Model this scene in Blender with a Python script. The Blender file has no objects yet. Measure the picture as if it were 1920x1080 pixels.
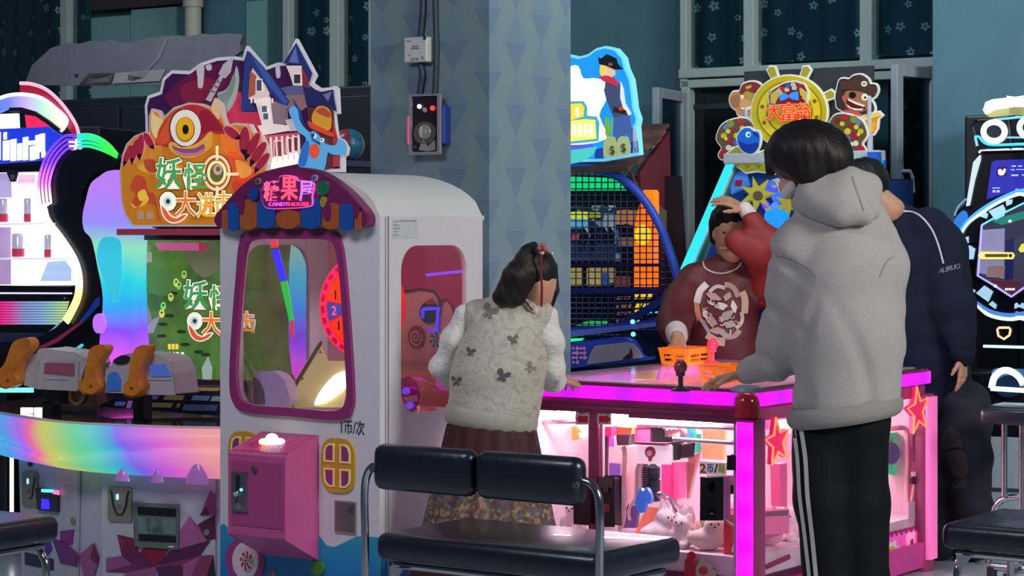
import bpy, bmesh, math, random
import numpy as np
from math import sin, cos, pi, radians, sqrt, atan2
from mathutils import Vector, Matrix
from mathutils.geometry import tessellate_polygon
random.seed(7)
sc = bpy.context.scene
COL = sc.collection

# ------------------------------------------------------------------ camera, world, lights, exposure
F, YH, H = 4107.0, 430.0, 1.38            # focal length and horizon in pixels of the 1920x1080 frame, eye height in metres
cam = bpy.data.cameras.new('camera'); camo = bpy.data.objects.new('camera', cam); COL.objects.link(camo)
camo.location = (0, 0, H); camo.rotation_euler = (pi/2, 0, 0)
cam.sensor_width = 36; cam.lens = 36*F/1920; cam.shift_y = -(540-YH)/1920; cam.clip_end = 100
sc.camera = camo
w = bpy.data.worlds.new('world'); sc.world = w; w.use_nodes = True
w.node_tree.nodes['Background'].inputs[0].default_value = (.42, .62, .80, 1)
w.node_tree.nodes['Background'].inputs[1].default_value = 0.085
def area(name, loc, tgt, sx, sy, power, col):
    l = bpy.data.lights.new(name, 'AREA'); l.shape = 'RECTANGLE'; l.size = sx; l.size_y = sy; l.energy = power; l.color = col
    o = bpy.data.objects.new(name, l); COL.objects.link(o); o.location = loc
    o.rotation_euler = (Vector(tgt)-Vector(loc)).to_track_quat('-Z', 'Y').to_euler(); return o
area('ceiling_lamp_front', (4.6, 3.4, 3.4), (.4, 8.0, .9), 2.2, 1.2, 250, (1, .97, .93))
area('ceiling_lamp_left', (-2.0, 4.9, 3.4), (-1.0, 7.8, .7), 1.6, .8, 58, (.92, .88, 1))
area('ceiling_lamp_back', (1.1, 8.3, 3.6), (1.9, 11, 1.7), 1.6, .5, 34, (.74, .92, 1))
area('ceiling_lamp_rear_left', (-2.4, 10.3, 3.5), (-2.4, 11.4, .6), 1.6, .5, 36, (.72, .90, 1))
sc.view_settings.view_transform = 'Standard'; sc.view_settings.look = 'None'
sc.view_settings.exposure = 0.0; sc.view_settings.gamma = 1.0; sc.view_settings.use_curve_mapping = False

# ------------------------------------------------------------------ projection helpers: where a picture point lands on a real plane
CAM = Vector((0, 0, H))
def ray(px, py): return Vector(((px-960)/F, 1, -(py-YH)/F))
def P(px, py, d): return CAM + ray(px, py)*d
class Fr:
    """a thing's own frame: origin on the floor, local x along its front, local y into its depth"""
    def __init__(s, x, y, deg, z=0):
        a = radians(-deg); s.o = Vector((x, y, z)); s.rz = a
        s.u = Vector((cos(a), sin(a), 0)); s.v = Vector((-sin(a), cos(a), 0))
    def inv(s, p): q = Vector(p)-s.o; return Vector((q.dot(s.u), q.dot(s.v), q.z))
    def w(s, x, y, z): return s.o+s.u*x+s.v*y+Vector((0, 0, z))
    def Y(s, px, py, y=0):
        r = ray(px, py); t = (y-(CAM-s.o).dot(s.v))/r.dot(s.v); p = s.inv(CAM+r*t); return (p.x, p.z)
    def X(s, px, py, x=0):
        r = ray(px, py); t = (x-(CAM-s.o).dot(s.u))/r.dot(s.u); p = s.inv(CAM+r*t); return (p.y, p.z)
    def Z(s, px, py, z=0):
        r = ray(px, py); t = (z+s.o.z-H)/r.z; p = s.inv(CAM+r*t); return (p.x, p.y)
def zm(box, W, pts):
    """points read in an enlarged crop of the photograph -> frame pixels"""
    k = (box[2]-box[0])/W
    return [(box[0]+x*k, box[1]+y*k) for x, y in pts]

# ------------------------------------------------------------------ materials
def lin(h):
    h = h.lstrip('#'); o = []
    for i in (0, 2, 4):
        c = int(h[i:i+2], 16)/255; o.append(c/12.92 if c <= .04045 else ((c+.055)/1.055)**2.4)
    return (*o, 1)
MATS = {}
def M(hexc, r=.5, m=0, e=None, es=0, n=.06, ns=40, b=0, bs=200, coat=0, tr=0, key=None, spec=.5, alpha=1, sheen=0):
    k = key or (hexc, r, m, e, es, n, ns, b, bs, coat, tr, spec, alpha, sheen)
    if k in MATS: return MATS[k]
    ma = bpy.data.materials.new('mat_%s' % hexc.strip('#')); ma.use_nodes = True; MATS[k] = ma
    nt = ma.node_tree; bs_ = nt.nodes['Principled BSDF']; c = lin(hexc)
    bs_.inputs['Base Color'].default_value = c; bs_.inputs['Roughness'].default_value = r; bs_.inputs['Metallic'].default_value = m
    bs_.inputs['Coat Weight'].default_value = coat; bs_.inputs['Transmission Weight'].default_value = tr
    bs_.inputs['Specular IOR Level'].default_value = spec; bs_.inputs['Alpha'].default_value = alpha
    if sheen: bs_.inputs['Sheen Weight'].default_value = sheen
    if e: bs_.inputs['Emission Color'].default_value = lin(e); bs_.inputs['Emission Strength'].default_value = es
    if n or b:
        tc = nt.nodes.new('ShaderNodeTexCoord')
    if n:
        no = nt.nodes.new('ShaderNodeTexNoise'); no.inputs['Scale'].default_value = ns; no.inputs['Detail'].default_value = 3
        nt.links.new(tc.outputs['Object'], no.inputs['Vector'])
        mr = nt.nodes.new('ShaderNodeMapRange'); mr.inputs[1].default_value = .3; mr.inputs[2].default_value = .7
        mr.inputs[3].default_value = 1-n; mr.inputs[4].default_value = 1+n
        nt.links.new(no.outputs['Fac'], mr.inputs[0])
        mx = nt.nodes.new('ShaderNodeMix'); mx.data_type = 'RGBA'; mx.blend_type = 'MULTIPLY'; mx.inputs[0].default_value = 1
        mx.inputs[6].default_value = c; nt.links.new(mr.outputs[0], mx.inputs[7]); nt.links.new(mx.outputs[2], bs_.inputs['Base Color'])
    if b:
        n2 = nt.nodes.new('ShaderNodeTexNoise'); n2.inputs['Scale'].default_value = bs; n2.inputs['Detail'].default_value = 4
        nt.links.new(tc.outputs['Object'], n2.inputs['Vector'])
        bu = nt.nodes.new('ShaderNodeBump'); bu.inputs['Strength'].default_value = b; bu.inputs['Distance'].default_value = .004
        nt.links.new(n2.outputs['Fac'], bu.inputs['Height']); nt.links.new(bu.outputs[0], bs_.inputs['Normal'])
    return ma
def E(hexc, s=1.0): return M('#101010' if s > .9 else hexc, r=.4, e=hexc, es=s, n=0)
def glass(tint='#ffffff', refl=.10, key='glass'):
    k = (key, tint, refl)
    if k in MATS: return MATS[k]
    ma = bpy.data.materials.new('mat_glass'); ma.use_nodes = True; MATS[k] = ma; nt = ma.node_tree; nt.nodes.clear()
    o = nt.nodes.new('ShaderNodeOutputMaterial'); t = nt.nodes.new('ShaderNodeBsdfTransparent'); g = nt.nodes.new('ShaderNodeBsdfGlossy')
    t.inputs[0].default_value = lin(tint); g.inputs['Roughness'].default_value = .03
    lw = nt.nodes.new('ShaderNodeLayerWeight'); lw.inputs[0].default_value = .25
    mr = nt.nodes.new('ShaderNodeMapRange'); mr.inputs[3].default_value = refl*.4; mr.inputs[4].default_value = min(1, refl*5)
    nt.links.new(lw.outputs['Fresnel'], mr.inputs[0])
    mx = nt.nodes.new('ShaderNodeMixShader'); nt.links.new(mr.outputs[0], mx.inputs[0])
    nt.links.new(t.outputs[0], mx.inputs[1]); nt.links.new(g.outputs[0], mx.inputs[2]); nt.links.new(mx.outputs[0], o.inputs[0])
    return ma
def ramp_mat(name, axis, lo, hi, stops, es=1.0, base='#202020', wob=0.0, axis2=None, k2=0, rough=.35, basemix=0):
    """backlit plastic whose LED colour runs along a local axis"""
    ma = bpy.data.materials.new(name); ma.use_nodes = True; nt = ma.node_tree; b = nt.nodes['Principled BSDF']
    b.inputs['Base Color'].default_value = lin(base); b.inputs['Roughness'].default_value = rough
    tc = nt.nodes.new('ShaderNodeTexCoord'); sp = nt.nodes.new('ShaderNodeSeparateXYZ'); nt.links.new(tc.outputs['Object'], sp.inputs[0])
    src = sp.outputs['XYZ'.index(axis)]
    if axis2:
        ml = nt.nodes.new('ShaderNodeMath'); ml.operation = 'MULTIPLY_ADD'; ml.inputs[1].default_value = k2
        nt.links.new(sp.outputs['XYZ'.index(axis2)], ml.inputs[0]); nt.links.new(src, ml.inputs[2]); src = ml.outputs[0]
    if wob:
        no = nt.nodes.new('ShaderNodeTexNoise'); no.inputs['Scale'].default_value = 6; nt.links.new(tc.outputs['Object'], no.inputs['Vector'])
        ml = nt.nodes.new('ShaderNodeMath'); ml.operation = 'MULTIPLY_ADD'; ml.inputs[1].default_value = wob
        nt.links.new(no.outputs['Fac'], ml.inputs[0]); nt.links.new(src, ml.inputs[2]); src = ml.outputs[0]
    mr = nt.nodes.new('ShaderNodeMapRange'); mr.inputs[1].default_value = lo; mr.inputs[2].default_value = hi; nt.links.new(src, mr.inputs[0])
    cr = nt.nodes.new('ShaderNodeValToRGB'); nt.links.new(mr.outputs[0], cr.inputs[0]); el = cr.color_ramp.elements
    while len(el) < len(stops): el.new(.5)
    for k, (p, h) in enumerate(stops): el[k].position = p
    for k, (p, h) in enumerate(stops): el[k].color = lin(h)
    nt.links.new(cr.outputs[0], b.inputs['Emission Color']); b.inputs['Emission Strength'].default_value = es
    return ma

# ------------------------------------------------------------------ mesh builder
def spl(pts, n=6, closed=True):
    """Catmull-Rom curve through the points"""
    o = []; m = len(pts); rng = range(m) if closed else range(m-1)
    for i in rng:
        g = (lambda k: pts[k % m]) if closed else (lambda k: pts[min(max(k, 0), m-1)])
        p0, p1, p2, p3 = g(i-1), g(i), g(i+1), g(i+2)
        for j in range(n):
            t = j/n
            o.append(tuple(.5*((2*b)+(-a+c)*t+(2*a-5*b+4*c-d)*t*t+(-a+3*b-3*c+d)*t**3) for a, b, c, d in zip(p0, p1, p2, p3)))
    if not closed: o.append(tuple(pts[-1]))
    return o
def rrect(x0, x1, z0, z1, r, n=6):
    o = []
    for cx, cz, a in ((x1-r, z1-r, 0), (x0+r, z1-r, 90), (x0+r, z0+r, 180), (x1-r, z0+r, 270)):
        for k in range(n+1):
            t = radians(a+90*k/n); o.append((cx+r*cos(t), cz+r*sin(t)))
    return o
def ngon(cx, cz, rx, rz=None, n=24, a0=0): 
    rz = rz or rx; return [(cx+rx*cos(2*pi*k/n+a0), cz+rz*sin(2*pi*k/n+a0)) for k in range(n)]
def star(cx, cz, r, k=5, inner=.45, a0=pi/2, sx=1, sz=1):
    return [(cx+sx*r*(1 if i % 2 == 0 else inner)*cos(a0+pi*i/k), cz+sz*r*(1 if i % 2 == 0 else inner)*sin(a0+pi*i/k)) for i in range(2*k)]
def shrink(poly, d):
    """polygon inset by d (negative: grown), from edge normals"""
    n = len(poly); A = sum(poly[i][0]*poly[(i+1) % n][1]-poly[(i+1) % n][0]*poly[i][1] for i in range(n)); s = 1 if A > 0 else -1; o = []
    for i in range(n):
        x0, y0 = poly[i-1]; x1, y1 = poly[i]; x2, y2 = poly[(i+1) % n]
        a = Vector((x1-x0, y1-y0)); b = Vector((x2-x1, y2-y1))
        if a.length < 1e-9 or b.length < 1e-9: o.append((x1, y1)); continue
        a.normalize(); b.normalize(); na = Vector((-a.y, a.x))*s; nb = Vector((-b.y, b.x))*s; nn = na+nb
        if nn.length < 1e-6: o.append((x1, y1)); continue
        nn.normalize(); q = max(.45, nn.dot(na)); o.append((x1+nn.x*d/q, y1+nn.y*d/q))
    return o
class MB:
    def __init__(s): s.v = []; s.f = []; s.T = None
    def add(s, vs, fs):
        k = len(s.v); s.v += [tuple(s.T @ Vector(p)) for p in vs] if s.T else [tuple(p) for p in vs]
        s.f += [tuple(i+k for i in f) for f in fs]; return s
    def box(s, x0, x1, y0, y1, z0, z1):
        return s.add([(x0,y0,z0),(x1,y0,z0),(x1,y1,z0),(x0,y1,z0),(x0,y0,z1),(x1,y0,z1),(x1,y1,z1),(x0,y1,z1)],
                     [(0,3,2,1),(4,5,6,7),(0,1,5,4),(1,2,6,5),(2,3,7,6),(3,0,4,7)])
    def hexa(s, p8): return s.add(p8, [(0,3,2,1),(4,5,6,7),(0,1,5,4),(1,2,6,5),(2,3,7,6),(3,0,4,7)])
    def tube(s, pts, r, n=10, closed=False, caps=True):
        pts = [Vector(p) for p in pts]; m = len(pts); vs = []; fs = []
        rs = r if isinstance(r, (list, tuple)) else [r]*m; nrm = None
        for i, p in enumerate(pts):
            a = pts[i-1] if (i > 0 or closed) else p; b = pts[(i+1) % m] if (i < m-1 or closed) else p
            t = (b-a).normalized()
            if nrm is None:
                nrm = t.orthogonal().normalized()
            nrm = (nrm-t*nrm.dot(t)); nrm = nrm.normalized() if nrm.length > 1e-6 else t.orthogonal().normalized()
            bn = t.cross(nrm)
            for k in range(n):
                an = 2*pi*k/n; vs.append(p+nrm*(rs[i]*cos(an))+bn*(rs[i]*sin(an)))
        for i in range(m if closed else m-1):
            j = (i+1) % m
            for k in range(n): fs.append((i*n+k, i*n+(k+1) % n, j*n+(k+1) % n, j*n+k))
        if caps and not closed: fs += [tuple(range(n-1, -1, -1)), tuple((m-1)*n+k for k in range(n))]
        return s.add(vs, fs)
    def cyl(s, a, b, r, r2=None, n=20): return s.tube([a, b], [r, r if r2 is None else r2], n)
    def sph(s, c, r, nu=16, nv=10):
        rx, ry, rz = r if isinstance(r, (list, tuple)) else (r, r, r); vs = [(c[0], c[1], c[2]-rz)]; fs = []
        for j in range(1, nv):
            t = -pi/2+pi*j/nv
            for i in range(nu): a = 2*pi*i/nu; vs.append((c[0]+rx*cos(t)*cos(a), c[1]+ry*cos(t)*sin(a), c[2]+rz*sin(t)))
        vs.append((c[0], c[1], c[2]+rz)); L = len(vs)-1
        for i in range(nu): fs.append((0, 1+(i+1) % nu, 1+i)); fs.append((L, L-nu+i, L-nu+(i+1) % nu))
        for j in range(nv-2):
            for i in range(nu): a = 1+j*nu; fs.append((a+i, a+(i+1) % nu, a+nu+(i+1) % nu, a+nu+i))
        return s.add(vs, fs)
    def lathe(s, prof, c=(0, 0, 0), n=24, ax='z'):
        vs = []; fs = []; m = len(prof)
        for r, h in prof:
            for i in range(n):
                a = 2*pi*i/n; q = (r*cos(a), r*sin(a), h)
                if ax == 'y': q = (q[0], q[2], q[1])
                if ax == 'x': q = (q[2], q[0], q[1])
                vs.append((c[0]+q[0], c[1]+q[1], c[2]+q[2]))
        for j in range(m-1):
            for i in range(n): fs.append((j*n+i, j*n+(i+1) % n, (j+1)*n+(i+1) % n, (j+1)*n+i))
        fs += [tuple(range(n-1, -1, -1)), tuple((m-1)*n+i for i in range(n))]
        return s.add(vs, fs)
    def prism(s, poly, a, b, ax='y', holes=()):
        """outline (with holes) extruded from a to b along an axis; the outline's pair is (x,z), (y,z) or (x,y)"""
        loops = [list(poly)]+[list(h) for h in holes]
        mk = {'y': lambda p, t: (p[0], t, p[1]), 'x': lambda p, t: (t, p[0], p[1]), 'z': lambda p, t: (p[0], p[1], t)}[ax]
        flat = [p for l in loops for p in l]; N = len(flat)
        tri = tessellate_polygon([[Vector((p[0], p[1], 0)) for p in l] for l in loops])
        vs = [mk(p, a) for p in flat]+[mk(p, b) for p in flat]; fs = []
        for t in tri: fs.append(tuple(t)); fs.append(tuple(i+N for i in reversed(t)))
        k = 0
        for l in loops:
            m = len(l)
            for i in range(m): fs.append((k+i, k+(i+1) % m, k+N+(i+1) % m, k+N+i))
            k += m
        return s.add(vs, fs)
    def grid(s, fn, nu, nv, closed_u=False):
        vs = [fn(i/(nu if closed_u else nu-1), j/(nv-1)) for j in range(nv) for i in range(nu)]; fs = []
        for j in range(nv-1):
            for i in range(nu if closed_u else nu-1):
                a = j*nu+i; b_ = j*nu+(i+1) % nu; fs.append((a, b_, b_+nu, a+nu))
        return s.add(vs, fs)
    def text(s, body, cx, cz, y, hgt, ext=.002, off=0, wid=None, ang=0, ax='y', gap=1.0):
        cu = bpy.data.curves.new('t', 'FONT'); cu.body = body; cu.size = 1; cu.align_x = 'LEFT'; cu.resolution_u = 2
        cu.offset = off; cu.space_character = gap
        ob = bpy.data.objects.new('t', cu); COL.objects.link(ob); dg = bpy.context.evaluated_depsgraph_get()
        me = bpy.data.meshes.new_from_object(ob.evaluated_get(dg)); bpy.data.objects.remove(ob); bpy.data.curves.remove(cu)
        V = [v.co.copy() for v in me.vertices]; Fs = [tuple(p.vertices) for p in me.polygons]; bpy.data.meshes.remove(me)
        if not V: return s
        x0 = min(v.x for v in V); x1 = max(v.x for v in V); y0 = min(v.y for v in V); y1 = max(v.y for v in V)
        kz = hgt/(y1-y0); kx = (wid/(x1-x0)) if wid else kz
        pts = []
        for v in V:
            a = (v.x-(x0+x1)/2)*kx; b = (v.y-(y0+y1)/2)*kz
            pts.append((cx+a*cos(ang)-b*sin(ang), cz+a*sin(ang)+b*cos(ang)))
        mk = {'y': lambda p, t: (p[0], t, p[1]), 'x': lambda p, t: (t, p[0], p[1]), 'z': lambda p, t: (p[0], p[1], t)}[ax]
        N = len(pts); vs = [mk(p, y-ext) for p in pts]+[mk(p, y) for p in pts]; fs = []
        ed = {}
        for f in Fs:
            fs.append(f); fs.append(tuple(i+N for i in reversed(f)))
            for i in range(len(f)): e = (f[i], f[(i+1) % len(f)]); ed[e] = 1
        for (a, b) in ed:
            if (b, a) not in ed: fs.append((a, b, b+N, a+N))
        return s.add(vs, fs)
    def build(s, name, mat, par=None, sm=0, bev=0, seg=2, **kw):
        me = bpy.data.meshes.new(name); me.from_pydata(s.v, [], s.f); 
        bm = bmesh.new(); bm.from_mesh(me)
        if bev:
            bmesh.ops.remove_doubles(bm, verts=bm.verts, dist=1e-5)
            es = [e for e in bm.edges if len(e.link_faces) == 2 and e.calc_face_angle(0) > radians(38)]
            bmesh.ops.bevel(bm, geom=es, offset=bev, segments=seg, profile=.5, affect='EDGES', clamp_overlap=True)
        bmesh.ops.recalc_face_normals(bm, faces=bm.faces); bm.to_mesh(me); bm.free()
        if sm:
            me.shade_smooth(); me.set_sharp_from_angle(angle=radians(sm if sm > 1 else 40))
        return obj(name, me, mat, par, **kw)
def obj(name, me, mat, par=None, label=None, cat=None, group=None, kind=None):
    o = bpy.data.objects.new(name, me); COL.objects.link(o)
    if mat: me.materials.append(mat)
    if par: o.parent = par
    tag(o, label, cat, group, kind); return o
def tag(o, label=None, cat=None, group=None, kind=None):
    for k, v in (('label', label), ('category', cat), ('group', group), ('kind', kind)):
        if v: o[k] = v
    return o
def thing(name, fr, label, cat, group=None, kind=None):
    o = bpy.data.objects.new(name, None); COL.objects.link(o); o.location = fr.o; o.rotation_euler = (0, 0, fr.rz); o.empty_display_size = .1
    return tag(o, label, cat, group, kind)
def copy_tree(o, par=None):
    c = o.copy(); COL.objects.link(c); c.parent = par
    for ch in list(o.children): copy_tree(ch, c)
    return c
def art(par, fr, name, px, y, t, mat, n=0, box=None, W=0, sm=0, **kw):
    """a flat cut-out piece lying on the plane y of a thing, drawn by its outline"""
    if box: px = zm(box, W, px)
    if n: px = spl(px, n)
    return MB().prism([fr.Y(a, b, y-t) for a, b in px], y-t, y).build(name, mat, par, sm=sm, **kw)
def ring(px0, px1): return px0

# ------------------------------------------------------------------ soft bodies: blended solids turned into one continuous surface
def sdf_mesh(prims, res=.008, fold=None, pad=.03):
    """prims: ('c',a,b,ra,rb,k[,n,s]) tapered limb | ('e',c,(rx,ry,rz),R or None,k) ellipsoid | leading '-' cuts"""
    lo = np.array([1e9]*3); hi = -lo; L = []
    for p in prims:
        t = p[0].strip('-')
        if t == 'c':
            a, b = np.array(p[1], float), np.array(p[2], float); m = max(p[3], p[4])*(p[7] if len(p) > 7 and p[7] > 1 else 1); l = np.minimum(a, b)-m; h = np.maximum(a, b)+m
        else:
            c = np.array(p[1], float); m = max(p[2]) if p[3] is not None else np.array(p[2], float); l = c-m; h = c+m
        L.append((l, h))
        if p[0][0] != '-': lo = np.minimum(lo, l); hi = np.maximum(hi, h)
    lo -= pad; hi += pad; n = np.ceil((hi-lo)/res).astype(int)+1
    ax = [lo[i]+res*np.arange(n[i]) for i in range(3)]
    D = np.full(n, .5)
    for p, (l, h) in zip(prims, L):
        k = p[5] if p[0].strip('-') == 'c' else p[4]; mg = k*1.2+4*res
        i0 = np.clip(np.floor((l-mg-lo)/res).astype(int), 0, n); i1 = np.clip(np.ceil((h+mg-lo)/res).astype(int)+1, 0, n)
        if (i1 <= i0).any(): continue
        X, Y, Z = np.meshgrid(*[ax[i][i0[i]:i1[i]] for i in range(3)], indexing='ij'); q = np.stack([X, Y, Z], -1)
        if p[0].strip('-') == 'c':
            a, b = np.array(p[1], float), np.array(p[2], float); ab = b-a; L2 = max(ab.dot(ab), 1e-12)
            t = np.clip(((q-a)@ab)/L2, 0, 1); r = q-(a+t[..., None]*ab)
            if len(p) > 7:
                nn = np.array(p[6], float); nn /= np.linalg.norm(nn); r = r-np.outer((r@nn).ravel()*(1-1/p[7]), nn).reshape(r.shape)
            d = np.sqrt((r**2).sum(-1))-(p[3]+t*(p[4]-p[3]))
        else:
            r = q-np.array(p[1], float)
            if p[3] is not None: r = r@np.array(p[3])
            rad = np.array(p[2], float); k0 = np.sqrt(((r/rad)**2).sum(-1)); k1 = np.sqrt(((r/rad**2)**2).sum(-1))+1e-9; d = k0*(k0-1)/k1
        S = D[i0[0]:i1[0], i0[1]:i1[1], i0[2]:i1[2]]
        if p[0][0] == '-':
            hh = np.clip(.5-.5*(S+d)/k, 0, 1); S[...] = S*(1-hh)-d*hh+k*hh*(1-hh)
        else:
            hh = np.clip(.5+.5*(S-d)/k, 0, 1); S[...] = S*(1-hh)+d*hh-k*hh*(1-hh)
    if fold:
        X, Y, Z = np.meshgrid(*ax, indexing='ij'); D = D+fold(X, Y, Z)
    ins = D < 0; c = n-1
    acc = np.zeros((*c, 3)); cnt = np.zeros(c)
    corner = [(0,0,0),(1,0,0),(0,1,0),(1,1,0),(0,0,1),(1,0,1),(0,1,1),(1,1,1)]
    def sub(A, o): return A[o[0]:o[0]+c[0], o[1]:o[1]+c[1], o[2]:o[2]+c[2]]
    for i in range(8):
        for j in range(i+1, 8):
            df = [abs(corner[i][q_]-corner[j][q_]) for q_ in range(3)]
            if sum(df) != 1: continue
            a, b = sub(D, corner[i]), sub(D, corner[j]); m = (a < 0) != (b < 0)
            t = np.where(m, a/np.where(m, a-b, 1), 0); e = df.index(1)
            for q_ in range(3): acc[..., q_] += np.where(m, corner[i][q_]+(t if q_ == e else 0), 0)
            cnt += m
    act = cnt > 0; idx = np.full(c, -1); idx[act] = np.arange(act.sum())
    I = np.argwhere(act); V = lo+(I+acc[act]/cnt[act][:, None])*res; Fc = []
    for e in range(3):
        o1, o2 = [(1, 2), (2, 0), (0, 1)][e]
        A = ins[tuple(slice(0, -1) if q_ == e else slice(1, -1) for q_ in range(3))]
        B = ins[tuple(slice(1, None) if q_ == e else slice(1, -1) for q_ in range(3))]
        W_ = np.argwhere(A != B)
        if not len(W_): continue
        st = A[tuple(W_.T)]; base = W_.copy()
        for q_ in range(3):
            if q_ != e: base[:, q_] += 1
        def ix(d1, d2):
            k = base.copy(); k[:, o1] -= d1; k[:, o2] -= d2; return idx[tuple(k.T)]
        Q = np.stack([ix(1, 1), ix(0, 1), ix(0, 0), ix(1, 0)], 1); Q[~st] = Q[~st][:, ::-1]; Fc.append(Q)
    return V, np.concatenate(Fc)
def soft(name, prims, mat, par, res=.008, fold=None, org=(0, 0, 0), it=0, **kw):
    V, Q = sdf_mesh(prims, res, fold); V = V-np.array(org, float)
    me = bpy.data.meshes.new(name); me.from_pydata(V.tolist(), [], Q.tolist()); me.shade_smooth()
    return obj(name, me, mat, par, **kw)
def fmat(fr): return Matrix.Translation(fr.o) @ Matrix.Rotation(fr.rz, 4, 'Z')
def rel(o, fr, root):
    """a part built in its own frame, hung under a thing with another frame"""
    o.matrix_local = fmat(root).inverted() @ fmat(fr); return o
def ptext(par, fr, name, s, px, py, wpx, hpx, y, mat, off=0, ext=.003, ang=0):
    p = fr.Y(px, py, y); sx = fr.Y(px+.5, py, y)[0]-fr.Y(px-.5, py, y)[0]; sz = fr.Y(px, py-.5, y)[1]-fr.Y(px, py+.5, y)[1]
    return MB().text(s, p[0], p[1], y, hpx*sz, ext, off, wpx*sx if wpx else None, ang).build(name, mat, par)
def lit(h, s=.35, r=.3): return M(h, r=r, e=h, es=s, n=.03)
# ------------------------------------------------------------------ patterned surface materials
class NG:
    def __init__(s, name, rough=.8):
        s.ma = bpy.data.materials.new(name); s.ma.use_nodes = True; s.nt = s.ma.node_tree; s.b = s.nt.nodes['Principled BSDF']
        s.b.inputs['Roughness'].default_value = rough; s.tc = s.nt.nodes.new('ShaderNodeTexCoord')
        s.sp = s.nt.nodes.new('ShaderNodeSeparateXYZ'); s.nt.links.new(s.tc.outputs['Object'], s.sp.inputs[0])
        s.x, s.y, s.z = s.sp.outputs
    def m(s, op, a, b=None, c=None):
        n = s.nt.nodes.new('ShaderNodeMath'); n.operation = op
        for i, q in enumerate((a, b, c)):
            if q is None: continue
            if isinstance(q, (int, float)): n.inputs[i].default_value = q
            else: s.nt.links.new(q, n.inputs[i])
        return n.outputs[0]
    def mix(s, fac, a, b, mode='MIX'):
        n = s.nt.nodes.new('ShaderNodeMix'); n.data_type = 'RGBA'; n.blend_type = mode
        for i, q in ((0, fac), (6, a), (7, b)):
            if isinstance(q, str): n.inputs[i].default_value = lin(q)
            elif isinstance(q, (int, float)): n.inputs[i].default_value = q
            else: s.nt.links.new(q, n.inputs[i])
        return n.outputs[2]
    def noise(s, scale, detail=3, vec=None):
        n = s.nt.nodes.new('ShaderNodeTexNoise'); n.inputs['Scale'].default_value = scale; n.inputs['Detail'].default_value = detail
        s.nt.links.new(vec or s.tc.outputs['Object'], n.inputs['Vector']); return n.outputs['Fac']
    def vec(s, x, y, z):
        n = s.nt.nodes.new('ShaderNodeCombineXYZ')
        for i, q in enumerate((x, y, z)):
            if isinstance(q, (int, float)): n.inputs[i].default_value = q
            else: s.nt.links.new(q, n.inputs[i])
        return n.outputs[0]
    def ramp(s, f, stops, const=False):
        n = s.nt.nodes.new('ShaderNodeValToRGB'); s.nt.links.new(f, n.inputs[0]); e = n.color_ramp.elements
        if const: n.color_ramp.interpolation = 'CONSTANT'
        while len(e) < len(stops): e.new(.5)
        for k, (p, h) in enumerate(stops): e[k].position = p
        for k, (p, h) in enumerate(stops): e[k].color = lin(h)
        return n.outputs[0]
    def base(s, col): s.nt.links.new(col, s.b.inputs['Base Color']); return s.ma
    def emit(s, col, es): s.nt.links.new(col, s.b.inputs['Emission Color']); s.b.inputs['Emission Strength'].default_value = es; return s.ma
    def bump(s, h, st=.3, dist=.01):
        n = s.nt.nodes.new('ShaderNodeBump'); n.inputs['Strength'].default_value = st; n.inputs['Distance'].default_value = dist
        s.nt.links.new(h, n.inputs['Height']); s.nt.links.new(n.outputs[0], s.b.inputs['Normal'])
def wallpaper():
    g = NG('mat_wallpaper', .75); s = g.m('ADD', g.x, g.y)
    def lat(o):
        fx = g.m('SUBTRACT', g.m('FRACT', g.m('ADD', g.m('DIVIDE', s, .36), 10+o)), .5)
        fz = g.m('SUBTRACT', g.m('FRACT', g.m('ADD', g.m('DIVIDE', g.z, .25), 10+o)), .5)
        dd = g.m('ADD', g.m('MULTIPLY', g.m('ABSOLUTE', fx), .36/.075), g.m('MULTIPLY', g.m('ABSOLUTE', fz), 2.0))
        ins = g.m('LESS_THAN', dd, 1.0); return ins, g.m('MULTIPLY', ins, g.m('LESS_THAN', fz, 0))
    a, al = lat(0); b, bl = lat(.5)
    p = g.m('ADD', g.m('FLOOR', g.m('ADD', g.m('DIVIDE', s, .18), g.m('DIVIDE', g.z, .25))), g.m('FLOOR', g.m('SUBTRACT', g.m('DIVIDE', s, .18), g.m('DIVIDE', g.z, .25))))
    par = g.m('FRACT', g.m('ADD', g.m('MULTIPLY', p, .5), 50.1)); par = g.m('GREATER_THAN', par, .5)
    c = g.mix(par, '#738c90', '#6d8b94')
    c = g.mix(g.m('ADD', a, b), c, '#6b8594'); c = g.mix(g.m('ADD', al, bl), c, '#637b92')
    n = g.noise(9); c = g.mix(g.m('MULTIPLY', n, .25), c, '#7f8c8c')
    g.bump(g.noise(160), .12); return g.base(c)
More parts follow.
